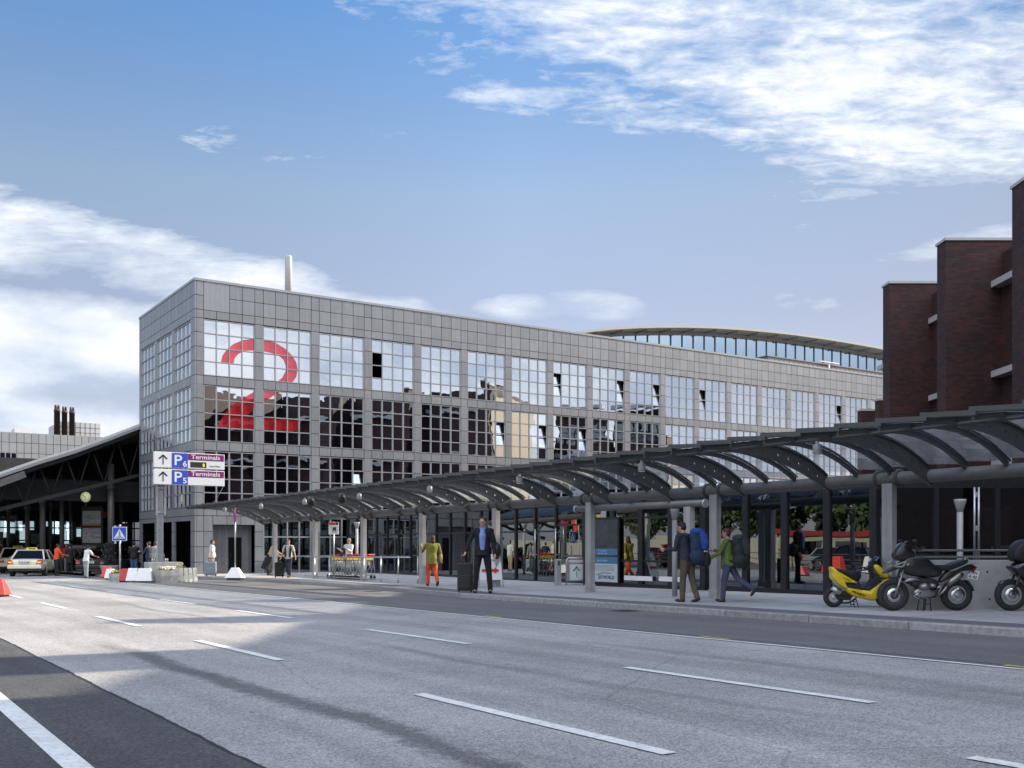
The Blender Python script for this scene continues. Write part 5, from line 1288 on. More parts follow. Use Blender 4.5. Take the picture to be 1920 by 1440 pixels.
    for i, (s_, e_, w_, l_) in enumerate(A):
        caps(b, [s_, s_.lerp(e_, .5), e_, e_.lerp(w_, .3), w_], [.050, .043, .036, .036, .024])
        sd = -1 if i == 0 else 1; side = l_.cross(V_((1, 0, 0))); side = side.normalized() if side.length > .3 else V_((0, 1, 0)); nrm = l_.cross(side).normalized()
        pc_ = w_+l_*.05; caps(b, [w_, pc_, pc_+l_*.035], [.022, .027, .026]); b.path([pc_-side*.018, pc_+side*.018+l_*.02], [.022, .024], 8)
        curl = 26 if not (hold and i in hold) else 58
        for fi, (off, ln) in enumerate(((-.026, .062), (-.009, .076), (.009, .080), (.026, .072))):
            p0 = pc_+side*off+l_*.035; ax = side; cur = p0; d = l_.copy(); pts = [p0]
            for sg in range(3):
                d = Matrix.Rotation(R(curl)*(sd if True else 1)*(-1 if nrm.x*sd > 0 else 1)*.55, 3, ax) @ d; cur = cur+d*ln/3; pts.append(cur)
            caps(b, pts, [.0100, .0095, .0088, .0075], 7)
        th = (side*.7+l_*.6).normalized(); p0 = pc_+side*.022-l_*.02; caps(b, [p0, p0+th*.032, p0+(th+l_*.8).normalized()*.062], [.012, .0105, .009], 7)
    remesh(fin(b), 'body', m_skin, t, vox*S, 3)
    q = B()
    for s_ in (-1, 1): q.ell(H_(s_*.030, .083, .012), .0115, .008, .006, 8, 6, hr)
    fin(q).build('eyes', m_eye, t); q = B(); q.ell(H_(0, .091, -.060), .020, .006, .0055, 8, 5, hr); fin(q).build('mouth', m_lip, t)
    # clothes
    g = .014
    if trousers:
        q = B()
        for (z, rx, ry, rz_) in ((.90, .150, .115, .10), (.98, .150, .108, .09)): q.ell(T(0, 0, z), rx*bulk+g, ry+g, rz_, 14, 9)
        for (h_, k_, a_, ang) in J:
            caps(q, [h_+V_((0, 0, .0)), h_.lerp(k_, .5), k_, k_.lerp(a_, .5), a_.lerp(k_, .05)], [.092*bulk+.004, .083*bulk, .070, .066, .060])
        o_ = remesh(fin(q), 'trousers', trousers, t, vox*S, 2)
    if skirt:
        q = B(); q.path([T(0, 0, 1.0), T(0, 0, .75), T(0, .02, skirt[1])], [.16, .20, .24], 14); remesh(fin(q), 'skirt', skirt[0], t, vox*S, 2)
    q = B()
    for (h_, k_, a_, ang) in J:
        q = B(); R_ = Matrix.Rotation(R(max(ang, -60)), 3, 'X'); c_ = a_+R_ @ V_((0, .055, -.040)); q.ell(c_, .048, .135, .040, 12, 8, R_); q.ell(a_+R_ @ V_((0, -.02, -.02)), .045, .055, .055, 10, 7, R_); remesh(fin(q), 'shoe', m_shoe, t, vox*S, 2)

    if top:
        q = B(); torso(q, g+.008, .88)
        if top_len: q.path([T(0, 0, 1.15), T(0, 0, 1.0), T(0, 0, .93-top_len)], [.125*bulk, .158*bulk, .170*bulk], 16)
        for (s_, e_, w_, l_) in A:
            end = s_.lerp(e_, .75) if sleeves < .6 else w_.lerp(e_, .08)
            if sleeves < .6: caps(q, [s_, end], [.066, .062])
            else: caps(q, [s_, s_.lerp(e_, .5), e_, end], [.068, .060, .052, .042])
        remesh(fin(q), 'top', top, t, vox*S, 2)
    if shirt_front:
        q = B(); 
        q.path([T(0, .115, .985), T(0, .118, 1.15), T(0, .118, 1.32), T(0, .080, 1.465)], [.060, .068, .080, .050], 16)
        remesh(fin(q), 'shirt_front', shirt_front, t, vox*S*.8, 2)
        q = B()
        for s_ in (-1, 1): q.bar(T(s_*.006, .105, 1.455), T(s_*.062, .03, 1.50), .03, .04)
        fin(q).build('collar', shirt_front, t)
    if vest:
        q = B(); 
        for s_ in (-1, 1): q.path([T(s_*.095, .085, .93), T(s_*.10, .085, 1.15), T(s_*.115, .085, 1.33), T(s_*.10, .04, 1.46)], [.062, .062, .060, .040], 10)
        q.path([T(0, -.06, .93), T(0, -.065, 1.2), T(0, -.05, 1.42)], [.125, .125, .11], 12); remesh(fin(q), 'waistcoat', vest, t, vox*S, 2)
    if hair:
        q = B(); q.ell(H_(0, -.022, .045), .083, .094, .088, 14, 10, hr); q.ell(H_(0, -.045, .0), .078, .068, .085, 12, 8, hr)
        if hair_kind == 'long':
            q.ell(H_(0, -.05, -.06), .088, .065, .12, 12, 9, hr)
            for s_ in (-1, 1): q.ell(H_(s_*.065, -.02, -.03), .028, .055, .09, 10, 8, hr)
        remesh(fin(q), 'hair', hair, t, vox*S, 2)
    t['S'] = S; return t, A, H_, T, S
def facing(deg): return -YAW+R(deg)          # 180 = looks at the photographer, 90 = looks to the left of the picture, -90 right
def pix(u, v, side=True): p = at(u, v, side); return p, depth_of(p)/1920
def suitcase(p, label, w, d, h, m, rz, handle=.0, parent_rz=0, case_bev=.03, ribs=False):
    t = thing('suitcase', p, label, 'suitcase', None, rz)
    mb = B(); mb.box(-w/2, w/2, -d/2, d/2, .05, h); mb.build('case', m, t, bevel=case_bev)
    mb = B(); mb.box(-w*.36, w*.36, -d/2-.02, -d/2+.01, .12, h*.58); mb.build('front_pocket', m, t, bevel=.012)
    for s_ in (-1, 1): mb = B(); mb.lathe((s_*w*.4, d*.35, .04), [(.04, -.02), (.04, .02)], 12, 'x'); mb.build('wheel', m_rubber, t)
    mb = B(); mb.tube((-w*.18, 0, h+.03), (w*.18, 0, h+.03), .012, n=8)
    for s_ in (-1, 1): mb.tube((s_*w*.18, 0, h-.01), (s_*w*.18, 0, h+.035), .01, n=8)
    mb.build('grip', m_blk, t)
    if handle:
        mb = B()
        for s_ in (-1, 1): mb.tube((s_*w*.24, d*.3, h-.05), (s_*w*.24, d*.3, handle), .009, n=8)
        mb.build('pull_rod', m_rib, t); mb = B(); mb.tube((-w*.27, d*.3, handle), (w*.27, d*.3, handle), .016, n=8); mb.build('pull_handle', m_blk, t)
    return t

# businessman with his trolley case
p, s_ = pix(905, 1112.5); S = 142*s_/1.745
wr = Vector(((905-871)*s_, .13, 0))/S          # his own right is the picture's left when he faces us
man, A_, *_ = person(p, facing(180), 'man in a black suit and open blue shirt waiting at the kerb', S, .0075, legs=((3, 0), (-3, 2)), spread=.055, arms=(((-9, 4), 12), ((12, 0), 6)), head=(-16, 8),
    top=m_suit, top_len=.07, trousers=m_suit, hair=m_hairb, shirt_front=m_shirtb, hold={1: ((905-873)*s_/S, .16, (1112-1036)*s_/S)}, bulk=1.06)
bg = B(); bg.path([(-.10, .05, 1.47), (-.26, .02, 1.36), (-.32, -.04, 1.12)], .016, 8); bg.ell((-.32, -.10, .98), .10, .17, .20, 14, 10); bg.v = [tuple(c*S for c in v) for v in bg.v]
sbag = bg.build('shoulder_bag', m_blk, None); sbag.location = p; sbag.rotation_euler = (0, 0, facing(180)); tag(sbag, 'black shoulder bag hanging at the suited man\'s side', 'bag')
pc_, sc_ = pix(872, 1111); suitcase(pc_, 'black upright trolley case beside the man in the suit', 29*sc_, .24, 56*sc_, m_blk, facing(4), handle=78*sc_)
tg = bpy.data.objects.new('x', None)
# woman in olive
m_olive = stripe_cloth('olive_top', (.24, .21, .03), (.13, .13, .025), 9.0); m_orange = cloth('orange_trousers', (.62, .075, .02))
p, s_ = pix(810, 1099); S = 95*s_/1.745
person(p, facing(22), 'woman in a baggy olive top and orange trousers walking away', S, .010, legs=((16, 4), (-14, 22)), arms=(((-18, 35), 100), ((14, -10), 30)), top=m_olive, top_len=.16, bulk=1.2,
       trousers=m_orange, hair=m_hairr, hair_kind='long', head=(30, 0))
b = B(); b.ell((.30, -.02, .98), .06, .13, .17, 12, 9); b.path([(.27, .02, 1.12), (.24, .02, 1.35), (.2, .0, 1.43)], .012, 6); b.v = [tuple(c*S for c in v) for v in b.v]
o = b.build('handbag', mat('tan_bag', (.42, .33, .10), .6), None); o.location = p; o.rotation_euler = (0, 0, facing(22)); tag(o, 'tan shoulder bag on the right side of the woman in olive', 'bag')
# hikers with rucksacks
def rucksack(p, rz, S, label, main, lid, w=.2, h=.42, z=1.22, band=None):
    t = thing('rucksack', p, label, 'rucksack', None, rz); f = lambda mb: setattr(mb, 'v', [tuple(c*S for c in v) for v in mb.v]) or mb
    q = B(); q.ell((0, -.25, z), w, .14, h*.72, 16, 12); q.ell((0, -.27, z-.22), w*1.12, .17, .20, 14, 10); q.ell((0, -.22, z+.2), w*.95, .13, .16, 14, 10); remesh(f(q), 'pack', main, t, .012*S, 3)
    q = B(); q.ell((0, -.24, z+.30), w*.92, .15, .09, 14, 9); q.path([(0, -.37, z+.28), (0, -.43, z+.05), (0, -.42, z-.08)], [.09, .095, .07], 10); remesh(f(q), 'lid', lid, t, .012*S, 2)
    q = B()
    for sx_ in (-1, 1): q.path([(sx_*.10, -.12, z+.22), (sx_*.13, .02, z+.25), (sx_*.14, .12, z+.05), (sx_*.15, .03, z-.2), (sx_*.14, -.12, z-.25)], .020, 7)
    f(q).build('strap', m_blk, t)
    q = B(); q.ell((.17, -.36, z-.30), .12, .11, .18, 12, 8); f(q).build('side_bag', m_blk, t)
    if band: q = B(); q.box(-.05, .09, -.455, -.44, z-.13, z-.10); f(q).build('label_strip', m_signw, t)
    return t
m_jean = cloth('blue_jeans', (.045, .06, .11)); m_navy = cloth('navy_cloth', (.02, .028, .05)); m_brown = cloth('brown_trousers', (.085, .068, .045)); m_greenj = cloth('green_jacket', (.10, .15, .035))
p, s_ = pix(1289, 1129); S = 147*s_/1.70
person(p, facing(48), 'hiker in brown trousers leaning forward under a large blue rucksack', S, .0085, legs=((8, 6), (-8, 10)), arms=(((-8, 12), 78), ((8, 14), 80)), lean=12, head=(10, 12), top=m_navy, trousers=m_brown, hair=m_hairk, bulk=1.08)
rucksack(p, facing(48), S, 'large navy rucksack with a bright blue lid on the hiker in brown trousers', cloth('navy_pack', (.015, .035, .07)), cloth('blue_pack', (.02, .06, .28)), band=True)
p, s_ = pix(1366, 1129); S = 138*s_/1.745
person(p, facing(62), 'hiker in a green jacket and jeans striding left behind a canopy column', S, .0085, legs=((10, 4), (-30, 28)), arms=(((-12, 22), 40), ((12, 30), 70)), lean=4, head=(5, 4), top=m_greenj, top_len=.08, trousers=m_jean, hair=m_hairr, bulk=1.05)
rucksack(p, facing(62), S, 'dark green rucksack on the hiker in the green jacket', cloth('dark_green_pack', (.018, .026, .028)), cloth('grey_pack', (.03, .04, .042)))
# travellers by the doors
m_whitec = cloth('white_cloth', (.60, .61, .61)); m_beige = cloth('beige_cloth', (.42, .35, .22)); m_greyc = cloth('grey_cloth', (.20, .22, .24)); m_blackc = cloth('black_cloth', (.012, .012, .014))
p, s_ = pix(654, 1086); S = 76*s_/1.745
t, A_, H_, T_, S_ = person(p, facing(150), 'woman in a white blouse and dark sunglasses standing behind the luggage carts', S, .012, arms=(((-14, 30), 80), ((14, 25), 90)), top=m_whitec, top_len=.06, trousers=m_greyc, hair=m_hairl)
q = B()
for sd in (-1, 1): q.ell(H_(sd*.032, .092, .012), .026, .010, .016, 8, 6)
q.bar(H_(-.07, .06, .016), H_(.07, .06, .016), .012, .012); q.v = [tuple(c*S for c in v) for v in q.v]; q.build('sunglasses', m_blk, t)
b = B(); b.bar((.18, .10, 1.36), (.30, .10, .92), .10, .22); b.v = [tuple(c*S for c in v) for v in b.v]; o = b.build('handbag', m_blk, None, bevel=.02); o.location = p; o.rotation_euler = (0, 0, facing(150)); tag(o, 'black and white handbag held by the woman in sunglasses', 'bag')
p, s_ = pix(541, 1083); S = 71*s_/1.745
m_print = mat('patterned_shirt', (.50, .48, .42), .8, var=.6, vscale=24)
person(p, facing(172), 'man in a navy waistcoat over a patterned shirt walking towards the road', S, .012, legs=((8, 5), (-10, 14)), arms=(((-22, 8), 15), ((20, -6), 10)), top=m_print, sleeves=.5, trousers=m_navy, vest=m_navy, hair=m_hairb)
pc_, sc_ = pix(524, 1083); suitcase(pc_, 'dark soft travel bag standing left of the man in the waistcoat', 17*sc_, .30, 29*sc_, m_blackc, facing(25), case_bev=.06)
p, s_ = pix(506, 1079); S = 66*s_/1.745
person(p, facing(-60), 'woman in a beige jacket and long black skirt bending over a bag', S, .012, lean=22, legs=((6, 10), (-4, 8)), arms=(((-10, 30), 20), ((12, 30), 30)), head=(0, 20), top=m_beige, top_len=.10, skirt=(m_blackc, .25), trousers=m_blackc, hair=m_hairk, hair_kind='long')
p, s_ = pix(398, 1079); S = 66*s_/1.745
person(p, facing(-75), 'man in a white shirt and beige trousers standing by the steel wall', S, .012, legs=((2, 0), (-2, 0)), arms=(((-6, -4), 6), ((8, -6), 8)), top=m_whitec, sleeves=.5, trousers=m_beige, hair=m_hairk, bulk=1.08, top_len=.02)
pc_, sc_ = pix(400, 1080); pc_ = pc_-RF(0, .45); suitcase(pc_, 'large silver grey hard case in front of the man at the steel wall', 21*sc_, .26, 27*sc_, mat('silver_case', (.26, .30, .33), .35, .3), facing(0), handle=33*sc_)
# under the big roof
p, s_ = pix(161, 1084, False); S = 62*s_/1.745
person(p, facing(-28), 'man in white shirt stooping at the open boot of the black car', S, .012, lean=14, legs=((5, 3), (0, 0)), arms=(((-8, 30), 30), ((10, 35), 40)), head=(0, 18), top=m_whitec, sleeves=.5, trousers=cloth('pale_grey_trousers', (.26, .30, .32)), hair=m_hairk)
p, s_ = pix(251, 1079, False); S = 63*s_/1.745
person(p, facing(10), 'person in a black sweater and blue jeans seen from behind near the crossing sign', S, .013, arms=(((-10, 10), 70), ((12, 20), 60)), top=m_blackc, top_len=.06, trousers=cloth('light_jeans', (.06, .11, .22)), hair=m_hairk, bulk=1.12)
p, s_ = pix(243, 1077, False); S = 52*s_/1.745
person(p, facing(10), 'person in a pink top partly hidden by the one in the black sweater', S, .013, top=cloth('pink_cloth', (.45, .12, .22)), top_len=.1, trousers=m_skin if False else m_greyc, hair=m_hairk, hair_kind='long', bulk=.85)
p, s_ = pix(279, 1080); S = 64*s_/1.745
person(p, facing(70), 'person in dark clothes facing left in front of the terminal openings', S, .013, arms=(((-8, 25), 80), ((8, 10), 60)), top=m_navy, top_len=.05, trousers=m_navy, hair=m_hairk)
p, s_ = pix(291, 1079); S = 63*s_/1.745
person(p, facing(20), 'person in a light grey jacket beside the parking sign post', S, .013, top=cloth('light_grey_cloth', (.28, .28, .28)), top_len=.05, trousers=m_greyc, hair=m_hairb, bulk=1.05)
p, s_ = pix(106, 1080, False); S = 60*s_/1.745
m_hiviz = cloth('orange_safety_cloth', (.75, .07, .02))
person(p, facing(-35), 'worker in a bright orange vest and dark trousers beside the right side of the taxi', S, .013, lean=6, arms=(((-10, 20), 50), ((14, 20), 60)), top=m_hiviz, sleeves=.5, trousers=m_blackc, hair=m_hairk)
p, s_ = pix(125, 1074, False); S = 54*s_/1.745
person(p, facing(170), 'worker in an orange vest standing behind the person in the long dark coat', S, .013, top=m_hiviz, sleeves=.5, trousers=m_greyc, hair=m_hairb)
p, s_ = pix(131, 1077, False); S = 58*s_/1.745
person(p, facing(15), 'person in a long dark coat left of the black car', S, .013, top=m_blackc, top_len=.30, trousers=m_blackc, hair=m_hairk)
p, s_ = pix(71, 1072, False); S = 54*s_/1.745
person(p, facing(-90), 'person in dark clothes standing behind the cream taxi', S, .014, top=m_blackc, trousers=m_blackc, hair=m_hairk)
p, s_ = pix(4, 1072, False); S = 54*s_/1.745
person(p, facing(160), 'person in black at the left edge behind the taxis', S, .014, top=m_blackc, trousers=m_blackc, hair=m_hairk)

# ------------------------------------------------------------------ cars
m_taxi = mat('taxi_cream', (.72, .66, .50), .30, 0, coat=.6, var=.02); m_carblk = mat('black_car_paint', (.008, .008, .010), .35, 0, coat=.25); m_silver = mat('silver_paint', (.34, .35, .37), .3, .5, coat=.5)
m_cwin = glass('car_window', (.6, .65, .7), .08, 0, (.10, .11, .11)); m_tail = mat('tail_lamp_red', (.30, .012, .010), .25, coat=.7); m_amber = mat('amber_lamp', (.85, .30, .03), .3, emit=.9); m_trim = mat('car_trim', (.02, .02, .02), .6)
m_taxisign = mat('taxi_sign_yellow', (.65, .52, .03), .5)
def loft(mb, secs, close=True):
    n = len(secs[0]); vs = [v for s in secs for v in s]; fs = []
    for i in range(len(secs)-1):
        for k in range(n): fs.append((i*n+k, i*n+(k+1) % n, (i+1)*n+(k+1) % n, (i+1)*n+k))
    fs.append(list(range(n))[::-1]); fs.append([(len(secs)-1)*n+k for k in range(n)]); mb.add(vs, fs, True)
def car(loc_, rz, label, paint, kind='sedan', L=4.75, W=1.83, H=1.44, group=None, sign=False, plate='HH  JC 480', hatch=False, amber=True, cat='car', name='parked_car'):
    t = thing(name, loc_, label, cat, group, rz); hw = W/2
    belt = .93 if kind != 'van' else 1.0
    # lower body: rear at y=0, nose at y=L
    prof = [(0.0, .52, .80, .86), (.10, .34, belt-.02, .955), (.45, .26, belt+.01, 1.0), (L*.25, .24, belt, 1.0), (L*.5, .22, belt-.02, 1.0), (L*.72, .24, belt-.03, .99), (L*.86, .27, belt-.12, .96), (L*.96, .34, belt-.25, .88), (L, .42, belt-.36, .76)]
    if kind in ('hatch', 'van'): prof[0] = (0, .50, .86, .88)
    secs = []
    for y, zb, zt, k in prof:
        w = hw*k; secs.append([(-w*.90, y, zb), (w*.90, y, zb), (w*.99, y, zb+.14), (w, y, (zb+zt)/2+.02), (w*.985, y, zt-.10), (w*.91, y, zt-.01), (w*.5, y, zt+.02), (-w*.5, y, zt+.02), (-w*.91, y, zt-.01), (-w*.985, y, zt-.10), (-w, y, (zb+zt)/2+.02), (-w*.99, y, zb+.14)])
    mb = B(); loft(mb, secs); body = mb.build('body', paint, t)
    sb = body.modifiers.new('s', 'SUBSURF'); sb.levels = 1; sb.render_levels = 2
    # cabin
    if kind == 'sedan': cab = [(.72, belt, .02), (1.30, H-.04, .0), (2.35, H, 0), (2.75, H-.03, 0), (3.45, belt-.02, 0)]
    elif kind == 'hatch': cab = [(.08, belt, 0), (.42, H-.05, 0), (1.9, H, 0), (2.5, H-.04, 0), (3.3, belt-.02, 0)]
    else: cab = [(.06, belt, 0), (.22, H-.05, 0), (2.2, H, 0), (3.0, H-.06, 0), (3.8, belt-.02, 0)]
    wb_, wt = hw*.90, hw*.70
    P = lambda y, f, s_: (s_*(wb_+(wt-wb_)*f), y, belt-.02+(H-.03-belt)*f)
    y0, y1, y4, y5 = cab[0][0], cab[1][0], cab[3][0], cab[4][0]
    g = B(); secs = [[(-wb_, y0, belt-.02), (wb_, y0, belt-.02), (wb_, y5, belt-.03), (-wb_, y5, belt-.03)], [(-wt, y1, H-.05), (wt, y1, H-.05), (wt, y4, H-.05), (-wt, y4, H-.05)]]
    if hatch: vs = secs[0]+secs[1]; g.add(vs, [(0, 3, 7, 4), (2, 1, 5, 6), (3, 2, 6, 7)])
    else: loft(g, secs)
    for i in range(len(g.sm)): g.sm[i] = False
    g.build('windows', m_cwin, body, fixn=not hatch)
    mb = B(); mb.box(-wt-.02, wt+.02, y1-.04, y4+.04, H-.05, H); mb.build('roof', paint, body, bevel=.03)
    mb = B()
    for s_ in (-1, 1):
        mb.bar((s_*wb_, y0, belt-.04), (s_*wt, y1, H-.03), .07, .09); mb.bar((s_*wb_, y5, belt-.04), (s_*wt, y4, H-.03), .06, .06)
        ym = (y0+y5)/2+.1; mb.bar((s_*(wb_+.005), ym, belt-.04), (s_*(wt+.005), ym, H-.03), .05, .08); ym -= 1.0
        if kind != 'sedan': mb.bar((s_*(wb_+.005), ym, belt-.04), (s_*(wt+.005), ym, H-.03), .05, .08)
    mb.build('pillar', paint, body)
    mb = B()
    for yy in (1.25, 2.3):
        mb.box(-.62, .62, yy, yy+.12, belt-.4, belt+.05)
        for x in (-.38, .38): mb.box(x-.12, x+.12, yy+.0, yy+.09, belt+.03, belt+.25)
    mb.build('seats', m_trim, body, bevel=.02)
    mb = B(); mb.box(-hw*.90, hw*.90, -.035, .12, .28, .44); mb.build('rear_valance', m_trim, body, bevel=.03)
    mb = B(); mb.box(-hw*.93, hw*.93, -.07, .12, .42, .60); mb.build('rear_bumper', paint, body, bevel=.035)
    for s_ in (-1, 1):
        mb = B(); x0_, x1_ = (hw*.62, hw*.955); 
        mb.add([(s_*x0_, -.015, .68), (s_*x1_, .03, .66), (s_*x1_, .10, .90), (s_*(x0_+.06), .02, .86), (s_*x0_, .12, .68), (s_*x1_, .2, .66), (s_*x1_, .22, .90), (s_*(x0_+.06), .15, .86)], [(0, 1, 2, 3), (4, 7, 6, 5), (0, 4, 5, 1), (1, 5, 6, 2), (2, 6, 7, 3), (3, 7, 4, 0)])
        tl = mb.build('tail_light', m_tail, body)
        if amber: mb = B(); mb.box(min(s_*hw*.70, s_*hw*.86), max(s_*hw*.70, s_*hw*.86), -.03, .02, .745, .79); mb.build('indicator', m_amber, tl)
        mb = B(); mb.box(min(s_*hw, s_*(hw+.17)), max(s_*hw, s_*(hw+.17)), y5-.55, y5-.45, belt, belt+.13); mb.build('mirror', paint, body, bevel=.03)
        for yy in (.95, L-.92):
            mb = B(); xx = s_*(hw-.11); mb.lathe((xx, yy, .315), [(.315, -.10), (.325, -.06), (.325, .06), (.315, .10), (.20, .11*1), (.20, -.11)][:4], 24, 'x'); wh = mb.build('wheel', m_rubber, t)
            mb = B(); mb.lathe((xx+s_*.085, yy, .315), [(.001, .012), (.19, .012), (.215, .02), (.215, -.02)], 20, 'x')
            for k in range(5): a = k*1.2566; mb.bar((xx+s_*.10, yy+.03*math.cos(a), .315+.03*math.sin(a)), (xx+s_*.10, yy+.19*math.cos(a), .315+.19*math.sin(a)), .02, .05, (1, 0, 0))
            mb.build('rim', m_galv, wh)
    mb = B(); mb.box(-.26, .26, -.045, -.02, .70, .81); pl = mb.build('number_plate', m_signw, body)
    mb = B(); mb.box(-.26, -.225, -.049, -.0455, .70, .81); mb.build('blue_strip', m_blue, pl)
    text('plate_letters', plate, .105, m_ink, pl, (.02, -.047, .718), depth=.001, sx_=.78, bold=.003)
    mb = B(); mb.bar((-.32, -.03, .835), (.32, -.03, .835), .02, .02); mb.build('boot_trim', m_chrome, body)
    if sign:
        mb = B(); y_ = (y1+y4)/2-.3; mb.prism([(-.30, H+.0), (.30, H+.0), (.26, H+.13), (-.26, H+.13)], y_-.07, y_+.07); sg = mb.build('roof_sign', m_taxisign, t, bevel=.01)
        text('sign_letters', 'TAXI', .12, m_ink, sg, (0, y_-.078, H+.02), sx_=1.3, bold=.004)
    if hatch:
        hn = bpy.data.objects.new('tailgate', None)
        mb = B(); a, b_ = Vector((0, y1-.02, H-.02)), Vector((0, y1-.92, H+.16))
        for s_ in (-1, 1): mb.bar((s_*wt, a.y, a.z), (s_*wt*1.12, b_.y, b_.z), .09, .05)
        mb.bar((-wt, a.y, a.z), (wt, a.y, a.z), .09, .05); mb.bar((-wt*1.12, b_.y, b_.z), (wt*1.12, b_.y, b_.z), .10, .16); tgt = mb.build('tailgate', paint, t)
        mb = B(); mb.quad((-wt, a.y, a.z), (wt, a.y, a.z), (wt*1.1, b_.y, b_.z), (-wt*1.1, b_.y, b_.z)); mb.build('tailgate_glass', m_cwin, tgt, fixn=False)
        mb = B(); mb.bar((-wt, b_.y-.06, b_.z-.02), (wt, b_.y-.06, b_.z-.25), .02, .3) if False else mb.box(-wt*1.05, wt*1.05, b_.y-.08, b_.y, b_.z-.14, b_.z); mb.build('tailgate_panel', paint, tgt, bevel=.03)
        mb = B(); mb.box(-hw*.72, hw*.72, .02, .9, .60, belt+.02); mb.build('boot_interior', m_trim, t)
        mb = B()
        for s_ in (-1, 1): mb.tube((s_*wt*1.0, .35, belt+.02), (s_*wt*1.08, y1-.5, H+.05), .012, n=6)
        mb.build('gas_strut', m_galv, t)
    return t
def carat(u, v): return at(u, v, False)
car(carat(46, 1081), facing(13), 'cream taxi with glowing amber rear lamps, the nearest one', m_taxi, 'sedan', L=4.8, H=1.43, group='cream taxis', sign=True, name='taxi', cat='taxi')
car(carat(27, 1075), facing(17), 'cream estate taxi standing ahead of the nearest taxi', m_taxi, 'van', L=4.7, H=1.58, group='cream taxis', sign=True, plate='HH  TX 19', amber=False, name='taxi', cat='taxi')
car(carat(-2, 1072), facing(20), 'cream taxi cut off by the left edge of the picture', m_taxi, 'van', L=4.7, H=1.5, group='cream taxis', sign=True, plate='HH  TX 7', amber=False, name='taxi', cat='taxi')
car(carat(87, 1072), facing(16), 'dark car standing in shade right of the cream taxi', m_carblk, 'sedan', amber=False, H=1.4)
car(carat(169, 1081), facing(-9), 'black hatchback with its boot lid raised', m_carblk, 'hatch', L=4.1, W=1.80, H=1.43, hatch=True, amber=False, plate='HH  KL 26')

# ------------------------------------------------------------------ motorbikes and scooter
m_bike = mat('satin_black_paint', (.012, .012, .014), .28, coat=.5); m_yelp = mat('yellow_paintwork', (.72, .52, .01), .28, coat=.6); m_eng = mat('engine_alloy', (.33, .33, .34), .32, .85, var=.2, vscale=30); m_seatm = mat('seat_vinyl', (.014, .014, .016), .5, bump=.3, bscale=60)
def pillow(mb, pts, half, y0=0.0, k=.80):
    n = len(pts); cx = sum(p[0] for p in pts)/n; cz = sum(p[1] for p in pts)/n; vs = []
    for y, q in ((-half*1.06, k), (-half*.8, .97), (-half*.4, 1.03), (half*.4, 1.03), (half*.8, .97), (half*1.06, k)):
        vs += [(cx+(x-cx)*q, y0+y, cz+(z-cz)*q) for x, z in pts]
    fs = [list(range(n))[::-1], [5*n+i for i in range(n)]]
    for r in range(5): fs += [(r*n+i, r*n+(i+1) % n, (r+1)*n+(i+1) % n, (r+1)*n+i) for i in range(n)]
    mb.add(vs, fs, False); return mb
def spoke_wheel(t, x, z, r, w, spokes=20, rim=m_galv, tyre=None, cast=False, disc=True, tw=None):
    tw = tw or r*.21
    mb = B(); mb.torus((x, 0, z), r-tw, tw, 36, 10, 'y'); wh = mb.build('wheel', m_rubber, t); wh.scale = (1, 1, 1)
    mb = B(); ri = r-tw*1.75; mb.torus((x, 0, z), ri, .013, 36, 8, 'y')
    mb.lathe((x, 0, z), [(ri+.012, -.035), (ri-.012, -.02), (ri-.012, .02), (ri+.012, .035)], 36, 'y'); mb.build('rim', rim, wh)
    mb = B()
    if cast:
        for k in range(spokes):
            a = k*2*math.pi/spokes+.4; mb.bar((x+.03*math.cos(a), 0, z+.03*math.sin(a)), (x+ri*math.cos(a+.15), 0, z+ri*math.sin(a+.15)), .03, .035, (0, 1, 0))
    else:
        for k in range(spokes):
            a = k*2*math.pi/spokes; b_ = a+(.55 if k % 2 else -.55); s_ = .03 if k % 4 < 2 else -.03
            mb.tube((x+.045*math.cos(a), s_, z+.045*math.sin(a)), (x+ri*math.cos(b_), 0, z+ri*math.sin(b_)), .0035, n=4)
    mb.lathe((x, 0, z), [(.03, -.06), (.05, -.05), (.05, .05), (.03, .06)], 14, 'y'); mb.build('spokes', rim, wh)
    if disc:
        mb = B(); mb.lathe((x, -.07, z), [(.075, -.003), (.135, -.003), (.135, .003), (.075, .003), (.075, -.003)], 28, 'y'); mb.build('brake_disc', m_chrome, wh)
    return wh
fb = 19.2; x0b = (1674-960)/1920*fb
pz = RF(x0b, fb, 0); bk = thing('motorbike', (pz.x, pz.y, sz(pz.y)+.0), 'black touring enduro motorbike on its centre stand beside the yellow scooter', 'motorbike', rz=-YAW)
G = lambda X, Y: ((X/4.8+1520-1674)*.01, (1146-(Y/4.8+1000))*.01-.005)
def G3(X, Y, y): a = G(X, Y); return (a[0], y, a[1])
spoke_wheel(bk, .002, .297, .30, .1, 24, mat('dark_spoked_rim', (.10, .10, .11), .35, .6)); spoke_wheel(bk, 1.19, .302, .30, .12, 24, m_galv, tw=.072)
mb = B(); pillow(mb, [G(*q) for q in ((800, 250), (850, 215), (905, 205), (960, 205), (1010, 212), (1050, 235), (1085, 275), (1120, 300), (1165, 330), (1170, 375), (1120, 400), (1010, 395), (900, 385), (830, 365), (800, 320))], .15); mb.build('tank', m_bike, bk, sub=2)
mb = B(); pillow(mb, [G(*q) for q in ((1095, 275), (1130, 298), (1185, 298), (1250, 275), (1330, 242), (1395, 228), (1410, 250), (1380, 280), (1290, 318), (1190, 345), (1120, 330))], .13); mb.build('seat', m_seatm, bk, sub=2)
mb = B(); pillow(mb, [G(*q) for q in ((1215, 330), (1300, 300), (1400, 280), (1470, 285), (1480, 320), (1440, 335), (1380, 330), (1270, 375), (1180, 450), (1130, 440))], .075); mb.build('tail', m_bike, bk, sub=2)
